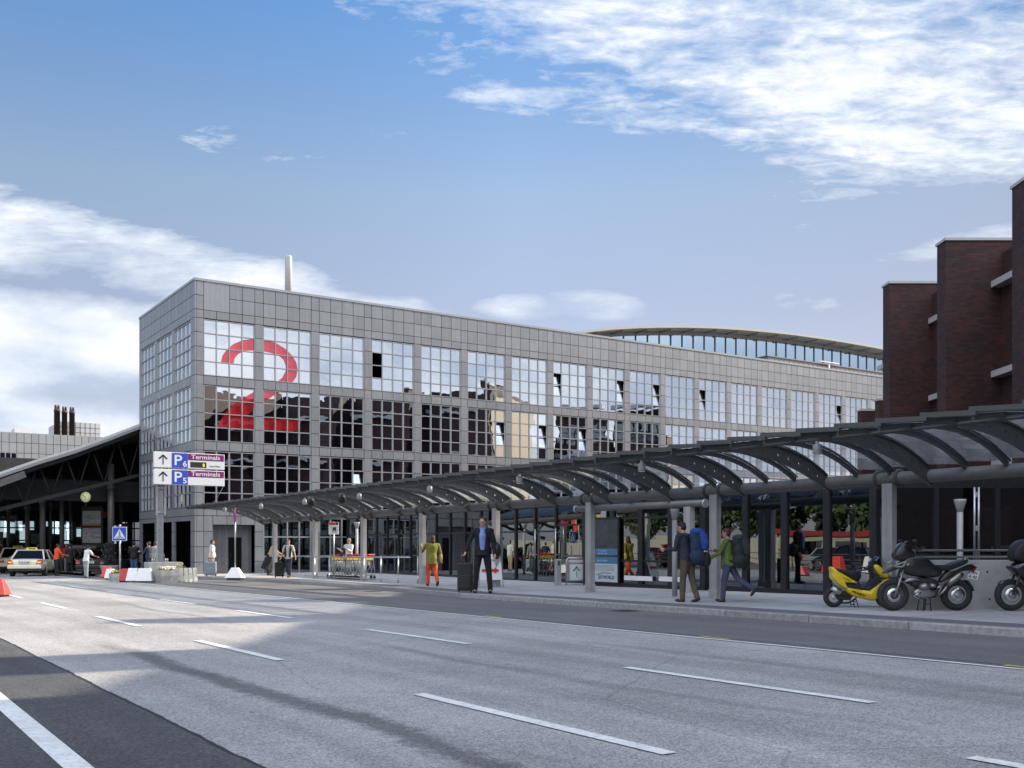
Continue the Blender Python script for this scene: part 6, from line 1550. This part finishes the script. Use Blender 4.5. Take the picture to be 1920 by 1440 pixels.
mb = B(); pillow(mb, [G(*q) for q in ((735, 215), (745, 165), (775, 110), (820, 78), (850, 90), (900, 150), (935, 190), (920, 225), (850, 245), (760, 250))], .14, k=.6); fa = mb.build('front_fairing', m_bike, bk, sub=2)
mb = B(); pillow(mb, [G(*q) for q in ((750, 160), (775, 112), (830, 70), (880, 68), (850, 85), (800, 120), (765, 165))], .11); mb.build('windscreen', m_cwin, bk, sub=2)
mb = B(); pillow(mb, [G(*q) for q in ((632, 370), (645, 350), (700, 305), (745, 300), (800, 290), (820, 270), (840, 290), (770, 325), (700, 355))], .07); mb.build('beak_mudguard', m_bike, bk, sub=2)
mb = B(); pillow(mb, [G(*q) for q in ((675, 270), (700, 252), (745, 252), (745, 268), (690, 285))], .05); mb.build('headlight', m_eng, bk, sub=2)
mb = B()
for a, b_ in (((740, 285), (835, 248)), ((745, 300), (800, 300)), ((800, 300), (835, 248)), ((738, 285), (738, 303))): mb.bar(G3(*a, -.145), G3(*b_, -.145), .02, .022)
mb.build('side_bracket', m_galv, bk)
for y_ in (-.09, .09):
    mb = B(); mb.tube(G3(820, 330, y_), G3(738, 575, y_), .022, n=12); mb.tube(G3(880, 205, y_), G3(815, 345, y_), .016, n=10); mb.build('fork', m_eng, bk)
mb = B(); mb.path([G3(690, 330, -.03), G3(640, 470, 0), G3(700, 395, 0), G3(800, 395, 0), G3(880, 450, 0)][2:], .03, 8); mb.build('front_mudguard', m_bike, bk)
mb = B(); mb.ell(G3(990, 475, -.16), .10, .10, .065, 16, 10); mb.ell(G3(1075, 470, -.10), .07, .08, .05, 12, 8); mb.lathe(G3(990, 475, -.2), [(.001, -.03), (.05, -.03), (.062, 0), (.062, .06)], 16, 'y'); mb.build('cylinder_head', m_eng, bk)
mb = B(); pillow(mb, [G(*q) for q in ((900, 520), (940, 490), (1010, 480), (1060, 500), (1100, 520), (1120, 560), (1050, 580), (960, 588), (915, 570))], .12); mb.build('crankcase', m_eng, bk, sub=2)
mb = B(); pillow(mb, [G(*q) for q in ((1000, 540), (1170, 470), (1175, 560), (1090, 580), (1010, 585))], .10); pillow(mb, [G(*q) for q in ((900, 390), (1130, 400), (1160, 470), (1100, 520), (960, 500), (880, 470))], .09); mb.build('gearbox', mat('dark_engine', (.05, .05, .052), .4, .6, var=.4, vscale=30), bk, sub=2)
mb = B(); mb.path([G3(815, 440, -.13), G3(850, 420, -.15), G3(920, 410, -.14), G3(960, 430, -.12)], [.018, .035, .032, .02], 10); mb.build('intake', m_eng, bk)
mb = B(); mb.path([G3(960, 530, -.17), G3(900, 560, -.15), G3(960, 590, -.08), G3(1110, 570, -.06)], .018, 8); mb.path([G3(1110, 490, -.12), G3(1140, 475, -.13), G3(1150, 490, -.13), G3(1120, 540, -.12)], .012, 8); mb.build('pipework', m_chrome, bk)
mb = B(); mb.path([G3(1110, 570, -.06), G3(1160, 530, -.13), G3(1210, 455, -.17)], .026, 10); mb.path([G3(1200, 465, -.17), G3(1235, 425, -.18), G3(1300, 378, -.19), G3(1330, 370, -.19)], [.045, .060, .062, .04], 16); mb.build('exhaust', mat('exhaust_steel', (.30, .27, .24), .25, .9), bk)
mb = B(); pillow(mb, [G(*q) for q in ((1225, 330), (1395, 262), (1480, 262), (1478, 272), (1400, 275), (1250, 345))], .10); mb.build('luggage_rack', m_galv, bk)
mb = B(); mb.path([G3(1360, 262, -.1), G3(1370, 225, -.1), G3(1390, 216, -.1), G3(1395, 250, -.1)], .010, 8); mb.build('grab_rail', m_chrome, bk)
mb = B(); pillow(mb, [G(*q) for q in ((1380, 420), (1410, 425), (1450, 480), (1465, 520), (1445, 520), (1420, 470))], .07); mb.build('rear_mudguard', m_bike, bk)
mb = B(); mb.bar(G3(1425, 300, -.02), G3(1470, 330, -.02), .07, .12); mb.build('tail_light', m_tail, bk)
pt = bpy.data.objects.new('number_plate', None); bpy.data.objects.remove(pt)
mb = B(); mb.box(-.09, .09, -.004, .004, -.085, .085); np_ = mb.build('number_plate', m_signw, bk); np_.location = G3(1458, 372, -.03); np_.rotation_euler = (0, R(14), R(-16))
mb = B(); mb.box(-.09, -.068, -.006, -.0045, .0, .085); mb.build('blue_strip', m_blue, np_)
text('plate_letters', 'HH', .075, m_ink, np_, (.01, -.006, .012), depth=.001, bold=.002); text('plate_letters', 'A 42', .075, m_ink, np_, (0, -.006, -.068), depth=.001, bold=.002)
mb = B()
for y_ in (-.11, .11):
    mb.tube(G3(1000, 585, y_), G3(985, 698, y_*1.3), .012, n=8); mb.tube(G3(1055, 585, y_), G3(1055, 698, y_*1.3), .012, n=8)
mb.tube(G3(992, 635, -.13), G3(1055, 635, -.13), .010, n=8); mb.build('centre_stand', m_blk, bk)
mb = B(); mb.path([G3(910, 150, -.36), G3(890, 120, -.25), G3(880, 150, -.08), G3(880, 150, .08), G3(890, 120, .25), G3(910, 150, .36)], .012, 8); mb.path([G3(960, 130, -.38), G3(900, 150, -.30)], .018, 8); mb.tube(G3(870, 160, -.08), G3(850, 240, -.06), .02, n=8)
mb.build('handlebar', m_blk, bk)
for y_ in (-.30, .34):
    mb = B(); mb.tube(G3(900, 140, y_*.9), G3(880, 85, y_*1.05), .006, n=6); mb.ell(G3(878, 70, y_*1.1), .055, .012, .035, 12, 8); mb.build('mirror', m_blk, bk)
mb = B(); mb.path([G3(840, 170, -.10), G3(870, 90, -.11), G3(940, 180, -.11), G3(930, 100, -.05)], .006, 6); mb.path([G3(850, 200, -.1), G3(980, 200, -.1), G3(960, 120, -.18)], .007, 6); mb.build('cable', m_blk, bk)
rd = G3(848, 280, -.152)
mb = B(); mb.lathe(rd, [(.001, -.003), (.032, -.003), (.032, .003)], 24, 'y'); bd_ = mb.build('badge', m_ink, bk)
for (a0, m__) in ((0, m_signw), (90, m_blue), (180, m_signw), (270, m_blue)):
    mb = B(); pts = [(rd[0], rd[2])]+[(rd[0]+.022*math.cos(R(a0+k*15)), rd[2]+.022*math.sin(R(a0+k*15))) for k in range(7)]; mb.prism(pts, rd[1]-.006, rd[1]-.0035); mb.build('badge_quarter', m__, bd_)

fs_ = 20.4; K = fs_/1920
pz = RF((1563-960)*K, fs_, 0); sco = thing('scooter', (pz.x, pz.y, sz(pz.y)), 'yellow motor scooter with a black seat parked in front of the glass hall', 'scooter', rz=-YAW)
Hh = lambda X, Y: ((X/4.8+1520-1563)*K, (1139-(Y/4.8+1000))*K)
def H3(X, Y, y): a = Hh(X, Y); return (a[0], y, a[1])
w1 = Hh(205, 580); w2 = Hh(672, 590)
spoke_wheel(sco, w1[0], .205, .205, .1, 3, m_galv, cast=True, disc=False, tw=.058); spoke_wheel(sco, w2[0], .205, .205, .1, 5, m_galv, cast=True, tw=.058)
mb = B(); pillow(mb, [Hh(*q) for q in ((160, 298), (205, 305), (212, 330), (260, 352), (330, 395), (405, 440), (412, 452), (360, 448), (300, 438), (285, 460), (300, 490), (345, 520), (250, 480), (205, 430), (170, 392), (185, 350))], .15); mb.build('rear_bodywork', m_yelp, sco, sub=2)
mb = B(); pillow(mb, [Hh(*q) for q in ((290, 470), (345, 515), (420, 548), (480, 552), (515, 535), (560, 485), (620, 430), (685, 400), (700, 415), (640, 470), (600, 540), (575, 608), (530, 605), (430, 580), (350, 560), (310, 520))], .16); mb.build('footboard', m_yelp, sco, sub=2)
mb = B(); pillow(mb, [Hh(*q) for q in ((540, 290), (575, 274), (605, 285), (640, 340), (690, 385), (700, 405), (640, 400), (600, 378), (570, 340))], .14, k=.7); mb.build('front_shield', m_yelp, sco, sub=2)
mb = B(); pillow(mb, [Hh(*q) for q in ((575, 378), (600, 378), (625, 430), (560, 480), (520, 525), (480, 540), (470, 520), (520, 470), (550, 400))], .15); pillow(mb, [Hh(*q) for q in ((530, 230), (590, 215), (610, 270), (560, 300), (545, 340), (590, 400), (550, 420), (520, 330))], .08); mb.build('leg_shield_lining', m_trim, sco)
mb = B(); pillow(mb, [Hh(*q) for q in ((205, 308), (250, 318), (310, 332), (380, 332), (425, 338), (446, 362), (440, 415), (405, 440), (350, 400), (270, 358), (215, 335))], .14); mb.build('seat', m_seatm, sco, sub=2)
mb = B(); pillow(mb, [Hh(*q) for q in ((290, 450), (400, 452), (440, 480), (500, 500), (470, 545), (360, 520), (300, 490))], .12); mb.build('underseat_panel', m_trim, sco)
mb = B(); mb.tube(H3(170, 488, -.16), H3(245, 535, -.16), .046, n=16); mb.build('exhaust', m_galv, sco); mb = B(); mb.path([H3(245, 535, -.16), H3(300, 560, -.12), H3(350, 540, -.05)], .014, 8); pillow(mb, [Hh(*q) for q in ((200, 560), (300, 520), (380, 560), (350, 600), (240, 600))], .07); mb.build('engine', m_trim, sco)
mb = B()
for y_ in (-.09, .09): mb.tube(H3(365, 590, y_), H3(382, 672, y_*1.3), .010, n=8); mb.tube(H3(395, 590, y_), H3(415, 672, y_*1.3), .010, n=8)
mb.tube(H3(375, 640, -.11), H3(375, 640, .11), .008, n=6); mb.tube(H3(400, 610, -.1), H3(370, 610, -.1), .008, n=6)
mb.build('centre_stand', m_blk, sco)
mb = B(); mb.path([H3(435, 315, -.30), H3(470, 318, -.22), H3(530, 300, -.05), H3(530, 300, .05), H3(475, 318, .22), H3(440, 315, .30)], .014, 8); mb.build('handlebar', m_blk, sco)
mb = B(); mb.tube(H3(465, 320, -.22), H3(478, 268, -.26), .006, n=6); mb.ell(H3(490, 240, -.28), .030, .012, .042, 10, 8, Matrix.Rotation(R(30), 3, 'Y')); mb.build('mirror', m_galv, sco)
mb = B(); pillow(mb, [Hh(*q) for q in ((545, 255), (570, 215), (600, 200), (612, 215), (625, 280), (640, 320), (590, 285))], .12, k=.6); mb.build('windscreen', m_cwin, sco, sub=2)
mb = B(); mb.path([H3(700, 405, 0), H3(700, 360, 0), H3(680, 380, 0)], .03, 8); mb.tube(H3(610, 420, .0), H3(w2[0], 500, 0) if False else (w2[0], .07, .21), .022, n=8); mb.build('fork', m_trim, sco)
x_, z_ = Hh(405, 548)
tx = text('lettering', 'PEUGEOT', .050, m_ink, sco, (x_, -.172, z_), depth=.002, sx_=1.3, bold=.002); tx.rotation_euler = (R(90), R(20), 0)
x_, z_ = Hh(300, 415); tx = text('script_lettering', 'Speedfight', .036, m_ink, sco, (x_, -.158, z_), depth=.002, sx_=1.1); tx.rotation_euler = (R(90), R(22), 0)
# purple bicycle frame behind the scooter
bi = thing('bicycle', RF((1625-960)/1920*21.6, 21.6, 0), 'purple framed bicycle half hidden behind the yellow scooter', 'bicycle', rz=-YAW); bi.location.z = sz(bi.location.y)
for x in (-.46, .46):
    mb = B(); mb.torus((x, 0, .33), .31, .02, 32, 6, 'y'); w_ = mb.build('wheel', m_rubber, bi); mb = B()
    for k in range(18): a = k*math.pi/9; mb.tube((x, 0, .33), (x+.3*math.cos(a), 0, .33+.3*math.sin(a)), .0025, n=4)
    mb.build('spokes', m_chrome, w_)
mb = B()
for a, b_ in (((-.46, .33), (-.16, .72)), ((-.16, .30), (-.20, .80)), ((-.16, .30), (.30, .72)), ((-.18, .70), (.28, .76)), ((-.46, .33), (-.16, .30)), ((.28, .80), (.46, .33))): mb.tube((a[0], 0, a[1]), (b_[0], 0, b_[1]), .017, n=8)
mb.build('frame', mat('purple_paint', (.05, .03, .16), .35, coat=.4), bi); mb = B(); mb.ell((-.20, 0, .84), .12, .06, .03, 10, 6); mb.build('saddle', m_blk, bi); mb = B(); mb.path([(.24, -.26, .86), (.27, 0, .88), (.24, .26, .86)], .012, 8); mb.build('handlebar', m_blk, bi)

# third bike at the right edge
f3 = 19.0; pz = RF((1895-960)/1920*f3, f3, 0); b3 = thing('motorbike', (pz.x, pz.y, sz(pz.y)), 'black sport touring motorbike cut off by the right edge of the picture', 'motorbike', rz=-YAW)
spoke_wheel(b3, 0, .30, .30, .1, 3, m_galv, cast=True); spoke_wheel(b3, 1.38, .30, .30, .1, 3, m_galv, cast=True)
Q = lambda X, Y: ((X/4.8+1520-1895)*.0099, (1146-(Y/4.8+1000))*.0099)
def Q3(X, Y, y): a = Q(X, Y); return (a[0], y, a[1])
mb = B(); pillow(mb, [Q(*q) for q in ((1685, 458), (1715, 430), (1770, 415), (1830, 430), (1880, 470), (1850, 470), (1790, 445), (1730, 450))], .06); mb.build('front_mudguard', m_bike, b3)
mb = B(); pillow(mb, [Q(*q) for q in ((1768, 300), (1800, 285), (1920, 240), (2050, 200), (2200, 260), (2280, 330), (2200, 520), (2050, 560), (1950, 480), (1860, 380), (1790, 330))], .17, k=.75); fr_ = mb.build('fairing', m_bike, b3, sub=2)
mb = B(); pillow(mb, [Q(*q) for q in ((1795, 270), (1790, 180), (1810, 120), (1870, 60), (1960, 50), (2060, 130), (2100, 220), (1960, 260))], .19, k=.7); mb.build('cockpit_cover', m_seatm, b3, sub=2)
mb = B(); pillow(mb, [Q(*q) for q in ((2150, 250), (2400, 240), (2600, 220), (2650, 270), (2500, 330), (2250, 330))], .13); mb.build('seat', m_seatm, b3, sub=2)
mb = B(); pillow(mb, [Q(*q) for q in ((1960, 430), (2250, 420), (2350, 560), (2200, 600), (2000, 590))], .14); mb.build('engine', m_eng, b3, sub=2)
mb = B(); mb.tube(Q3(1870, 330, -.1), (0, -.1, .30), .024, n=10); mb.tube(Q3(1870, 330, .1), (0, .1, .30), .024, n=10); mb.path([Q3(1790, 330, -.12), Q3(1770, 380, -.12), Q3(1820, 400, -.12), Q3(1830, 360, -.12)], .008, 6); mb.build('fork', m_bike, b3)
x_, z_ = Q(1880, 290); tx = text('script_lettering', 'Concours', .075, m_lt, b3, (x_, -.176, z_), depth=.002, sx_=1.1); tx.rotation_euler = (R(90), R(-22), R(2))

# ------------------------------------------------------------------ the far side of the road, mirrored in the glass
far = thing('car_park_wall', (-30, 80, 0), 'low pale wall across the road, seen only mirrored in the hall glass', 'wall')
mb = B(); mb.box(0, .3, -45, 80, -.8, 1.7); mb.build('wall', mat('pale_wall', (.34, .32, .28), .7, var=.08), far)
rl = thing('roadside_railing', (-5.2, 0, 0), 'long dark railing across the road, seen only mirrored in the hall glass', 'railing')
mb = B()
for h in (.35, .65, .95): mb.tube((0, 20, h-.17), (0, 95, h-.64), .025, n=6)
mb.build('rail', m_rib, rl); mb = B()
for i in range(31): y = 20+i*2.5; mb.box(-.03, .03, y-.03, y+.03, gz(y), gz(y)+1.0)
mb.build('post', m_rib, rl)
wedge_block(Vector((-3.7, 38.0, gz(38))), 1.3, .5, .9, m_barr2, 'tall red barrier block across the road, mirrored in the hall glass', R(90), 'barrier blocks across the road', .6)
wedge_block(Vector((-3.7, 35.3, gz(35))), 1.3, .5, .9, m_barw, 'tall white barrier block across the road, mirrored in the hall glass', R(90), 'barrier blocks across the road', .6)
for i, (y, m__, k_) in enumerate(((40, m_carblk, 'hatch'), (46, m_silver, 'sedan'), (52.5, m_carblk, 'sedan'), (59, m_barr, 'hatch'), (66, m_silver, 'van'), (73, m_carblk, 'sedan'), (80, m_silver, 'hatch'))):
    car(Vector((-10-(i % 2)*.6, y, gz(y))), R(180 if i % 2 else 0), ['black hatchback in the mirrored car park', 'silver saloon in the mirrored car park', 'black saloon in the mirrored car park', 'red hatchback in the mirrored car park', 'silver van in the mirrored car park', 'second black saloon in the mirrored car park, farther left', 'silver hatchback in the mirrored car park'][i], m__, k_, group='cars in the mirrored car park', amber=False, plate='HH  AB 12')
m_pole = mat('pole_white', (.55, .55, .55), .5)
for i, (y, c_) in enumerate(((60, m_cartyel), (66, m_cartyel), (72, m_barr2), (80, m_cartyel))):
    t = thing('flagpole', (-7.5, y, gz(y)), ['yellow flag on a white pole, nearest in the mirrored car park', 'yellow flag on a white pole, second in the mirrored car park', 'red flag on a white pole in the mirrored car park', 'yellow flag on a white pole, farthest in the mirrored car park'][i], 'flag', 'flags across the road')
    mb = B(); mb.tube((0, 0, 0), (0, 0, 4.6), .06, .035, n=8); mb.build('pole', m_pole, t)
    mb = B(); n = 8
    for k in range(n): y0_, y1_ = .06+k*.1, .06+(k+1)*.1; mb.quad((.05*math.sin(k), y0_, 3.2-k*.03), (.05*math.sin(k+1), y1_, 3.2-(k+1)*.03), (.05*math.sin(k+1), y1_, 4.5-(k+1)*.05), (.05*math.sin(k), y0_, 4.5-k*.05))
    mb.build('flag', c_, t, fixn=False)
t = thing('red_ticket_booth', (-19, 50, -.4), 'low red and cream booth across the road, seen only mirrored in the hall glass', 'kiosk')
mb = B(); mb.box(-2, 2, -4.5, 4.5, 0, 2.3); mb.build('wall', mat('booth_cream', (.28, .26, .18), .6), t); mb = B(); mb.box(-2.2, 2.2, -4.7, 4.7, 2.3, 2.65); mb.build('roof', mat('booth_red', (.22, .02, .02), .6), t); mb = B(); mb.box(2.0, 2.03, -3.5, -.6, .9, 1.9); mb.box(2.0, 2.03, .6, 3.5, .9, 1.9); mb.build('window', m_bwin, t)
# trees behind the car park
m_bark = mat('bark', (.06, .045, .035), .9, var=.3)
def leafmat():
    m = mat('foliage', (.030, .055, .016), .7, tone=True, var=.3, vscale=1.2); return m
tree_me = []
for sd in range(3):
    rr = random.Random(40+sd); mb = B(); cl = []
    for i in range(34):
        a, z = rr.uniform(0, 6.28), rr.uniform(2.4, 8.6); r = rr.uniform(.3, 2.9)*(1-abs(z-5)/6.5); cl.append((r*math.cos(a), r*math.sin(a), z, rr.uniform(.7, 1.2)))
    for cx, cy, cz, cr in cl:
        tone_ = rr.uniform(.6, 1.5)
        for k in range(60):
            d = Vector((rr.gauss(0, 1), rr.gauss(0, 1), rr.gauss(0, 1))).normalized()*cr*rr.uniform(.5, 1); p = Vector((cx, cy, cz))+d
            u_ = Vector((rr.gauss(0, 1), rr.gauss(0, 1), rr.gauss(0, 1))).normalized(); w_ = u_.cross(d).normalized(); s_ = rr.uniform(.2, .38); mb.t = tone_*rr.uniform(.8, 1.2)
            mb.quad(p-u_*s_, p+w_*s_*.6, p+u_*s_, p-w_*s_*.6)
    tree_me.append(mb)
def tree(loc_, s_, label, sd, me_cache={}):
    t = thing('tree', loc_, label, 'tree', 'trees beyond the car park', random.uniform(0, 6)); t.scale = (s_, s_, s_)
    if sd in me_cache: o = me_cache[sd].copy(); C.objects.link(o); o.parent = t
    else: o = tree_me[sd].build('crown', leafmat(), t, fixn=False); me_cache[sd] = o
    mb = B(); mb.path([(0, 0, -.2), (.05, .02, 1.6), (0, .1, 3.2), (.2, .1, 5.2)], [.22, .16, .12, .05], 8)
    for a in range(5): mb.path([(0, .05, 2.4+a*.4), (math.cos(a*1.3)*1.0, math.sin(a*1.3)*1.0, 3.6+a*.5), (math.cos(a*1.3)*1.8, math.sin(a*1.3)*1.8, 4.6+a*.4)], [.07, .045, .02], 6)
    mb.build('trunk', m_bark, t)
for i in range(24):
    y = 28+i*5.0; tree((-34-random.uniform(0, 5), y, 0), random.uniform(.85, 1.25), 'broad green tree beyond the car park, seen only mirrored in the glass', i % 3)

# leaf litter and cigarette ends on the kerb line, drain covers in the drive
for i, (x, y) in enumerate(((13.9, 16.5), (14.4, 29.5))):
    t = thing('drain_cover', (x, y, gz(y)+.010), ['square drain cover by the kerb in front of the scooter', 'square drain cover by the kerb left of the suitcase', 'square drain cover beside the solid white line'][i], 'drain', 'drain covers in the road')
    mb = B(); mb.box(-.25, .25, -.25, .25, -.02, .002); mb.build('frame', m_rib, t)
    mb = B()
    for k in range(7): mb.box(-.2, .2, -.2+k*.06, -.17+k*.06, .0022, .006)
    mb.build('grate', mat('cast_iron', (.05, .048, .046), .6, .4, var=.3), t)
mb = B(); rq = random.Random(9)
for i in range(420):
    y = rq.uniform(-2, 46); x = kerbx(y)-abs(rq.gauss(0, .12))-.02 if rq.random() < .6 else kerbx(y)+rq.uniform(.2, 4); z = (gz(y)+.008) if x < kerbx(y) else (sz(y)+.006)
    a = rq.uniform(0, 6.28); l = rq.uniform(.008, .022); w_ = l*rq.uniform(.3, .9); c_, s_ = math.cos(a), math.sin(a); mb.t = rq.uniform(.4, 1.8)
    mb.quad((x-l*c_, y-l*s_, z), (x+w_*s_, y-w_*c_, z+.004), (x+l*c_, y+l*s_, z), (x-w_*s_, y+w_*c_, z+.002))
tag(mb.build('litter', mat('litter', (.22, .19, .14), .9, tone=True), fixn=False), 'small dry leaves and scraps lying along the kerb', 'litter', kind='stuff')
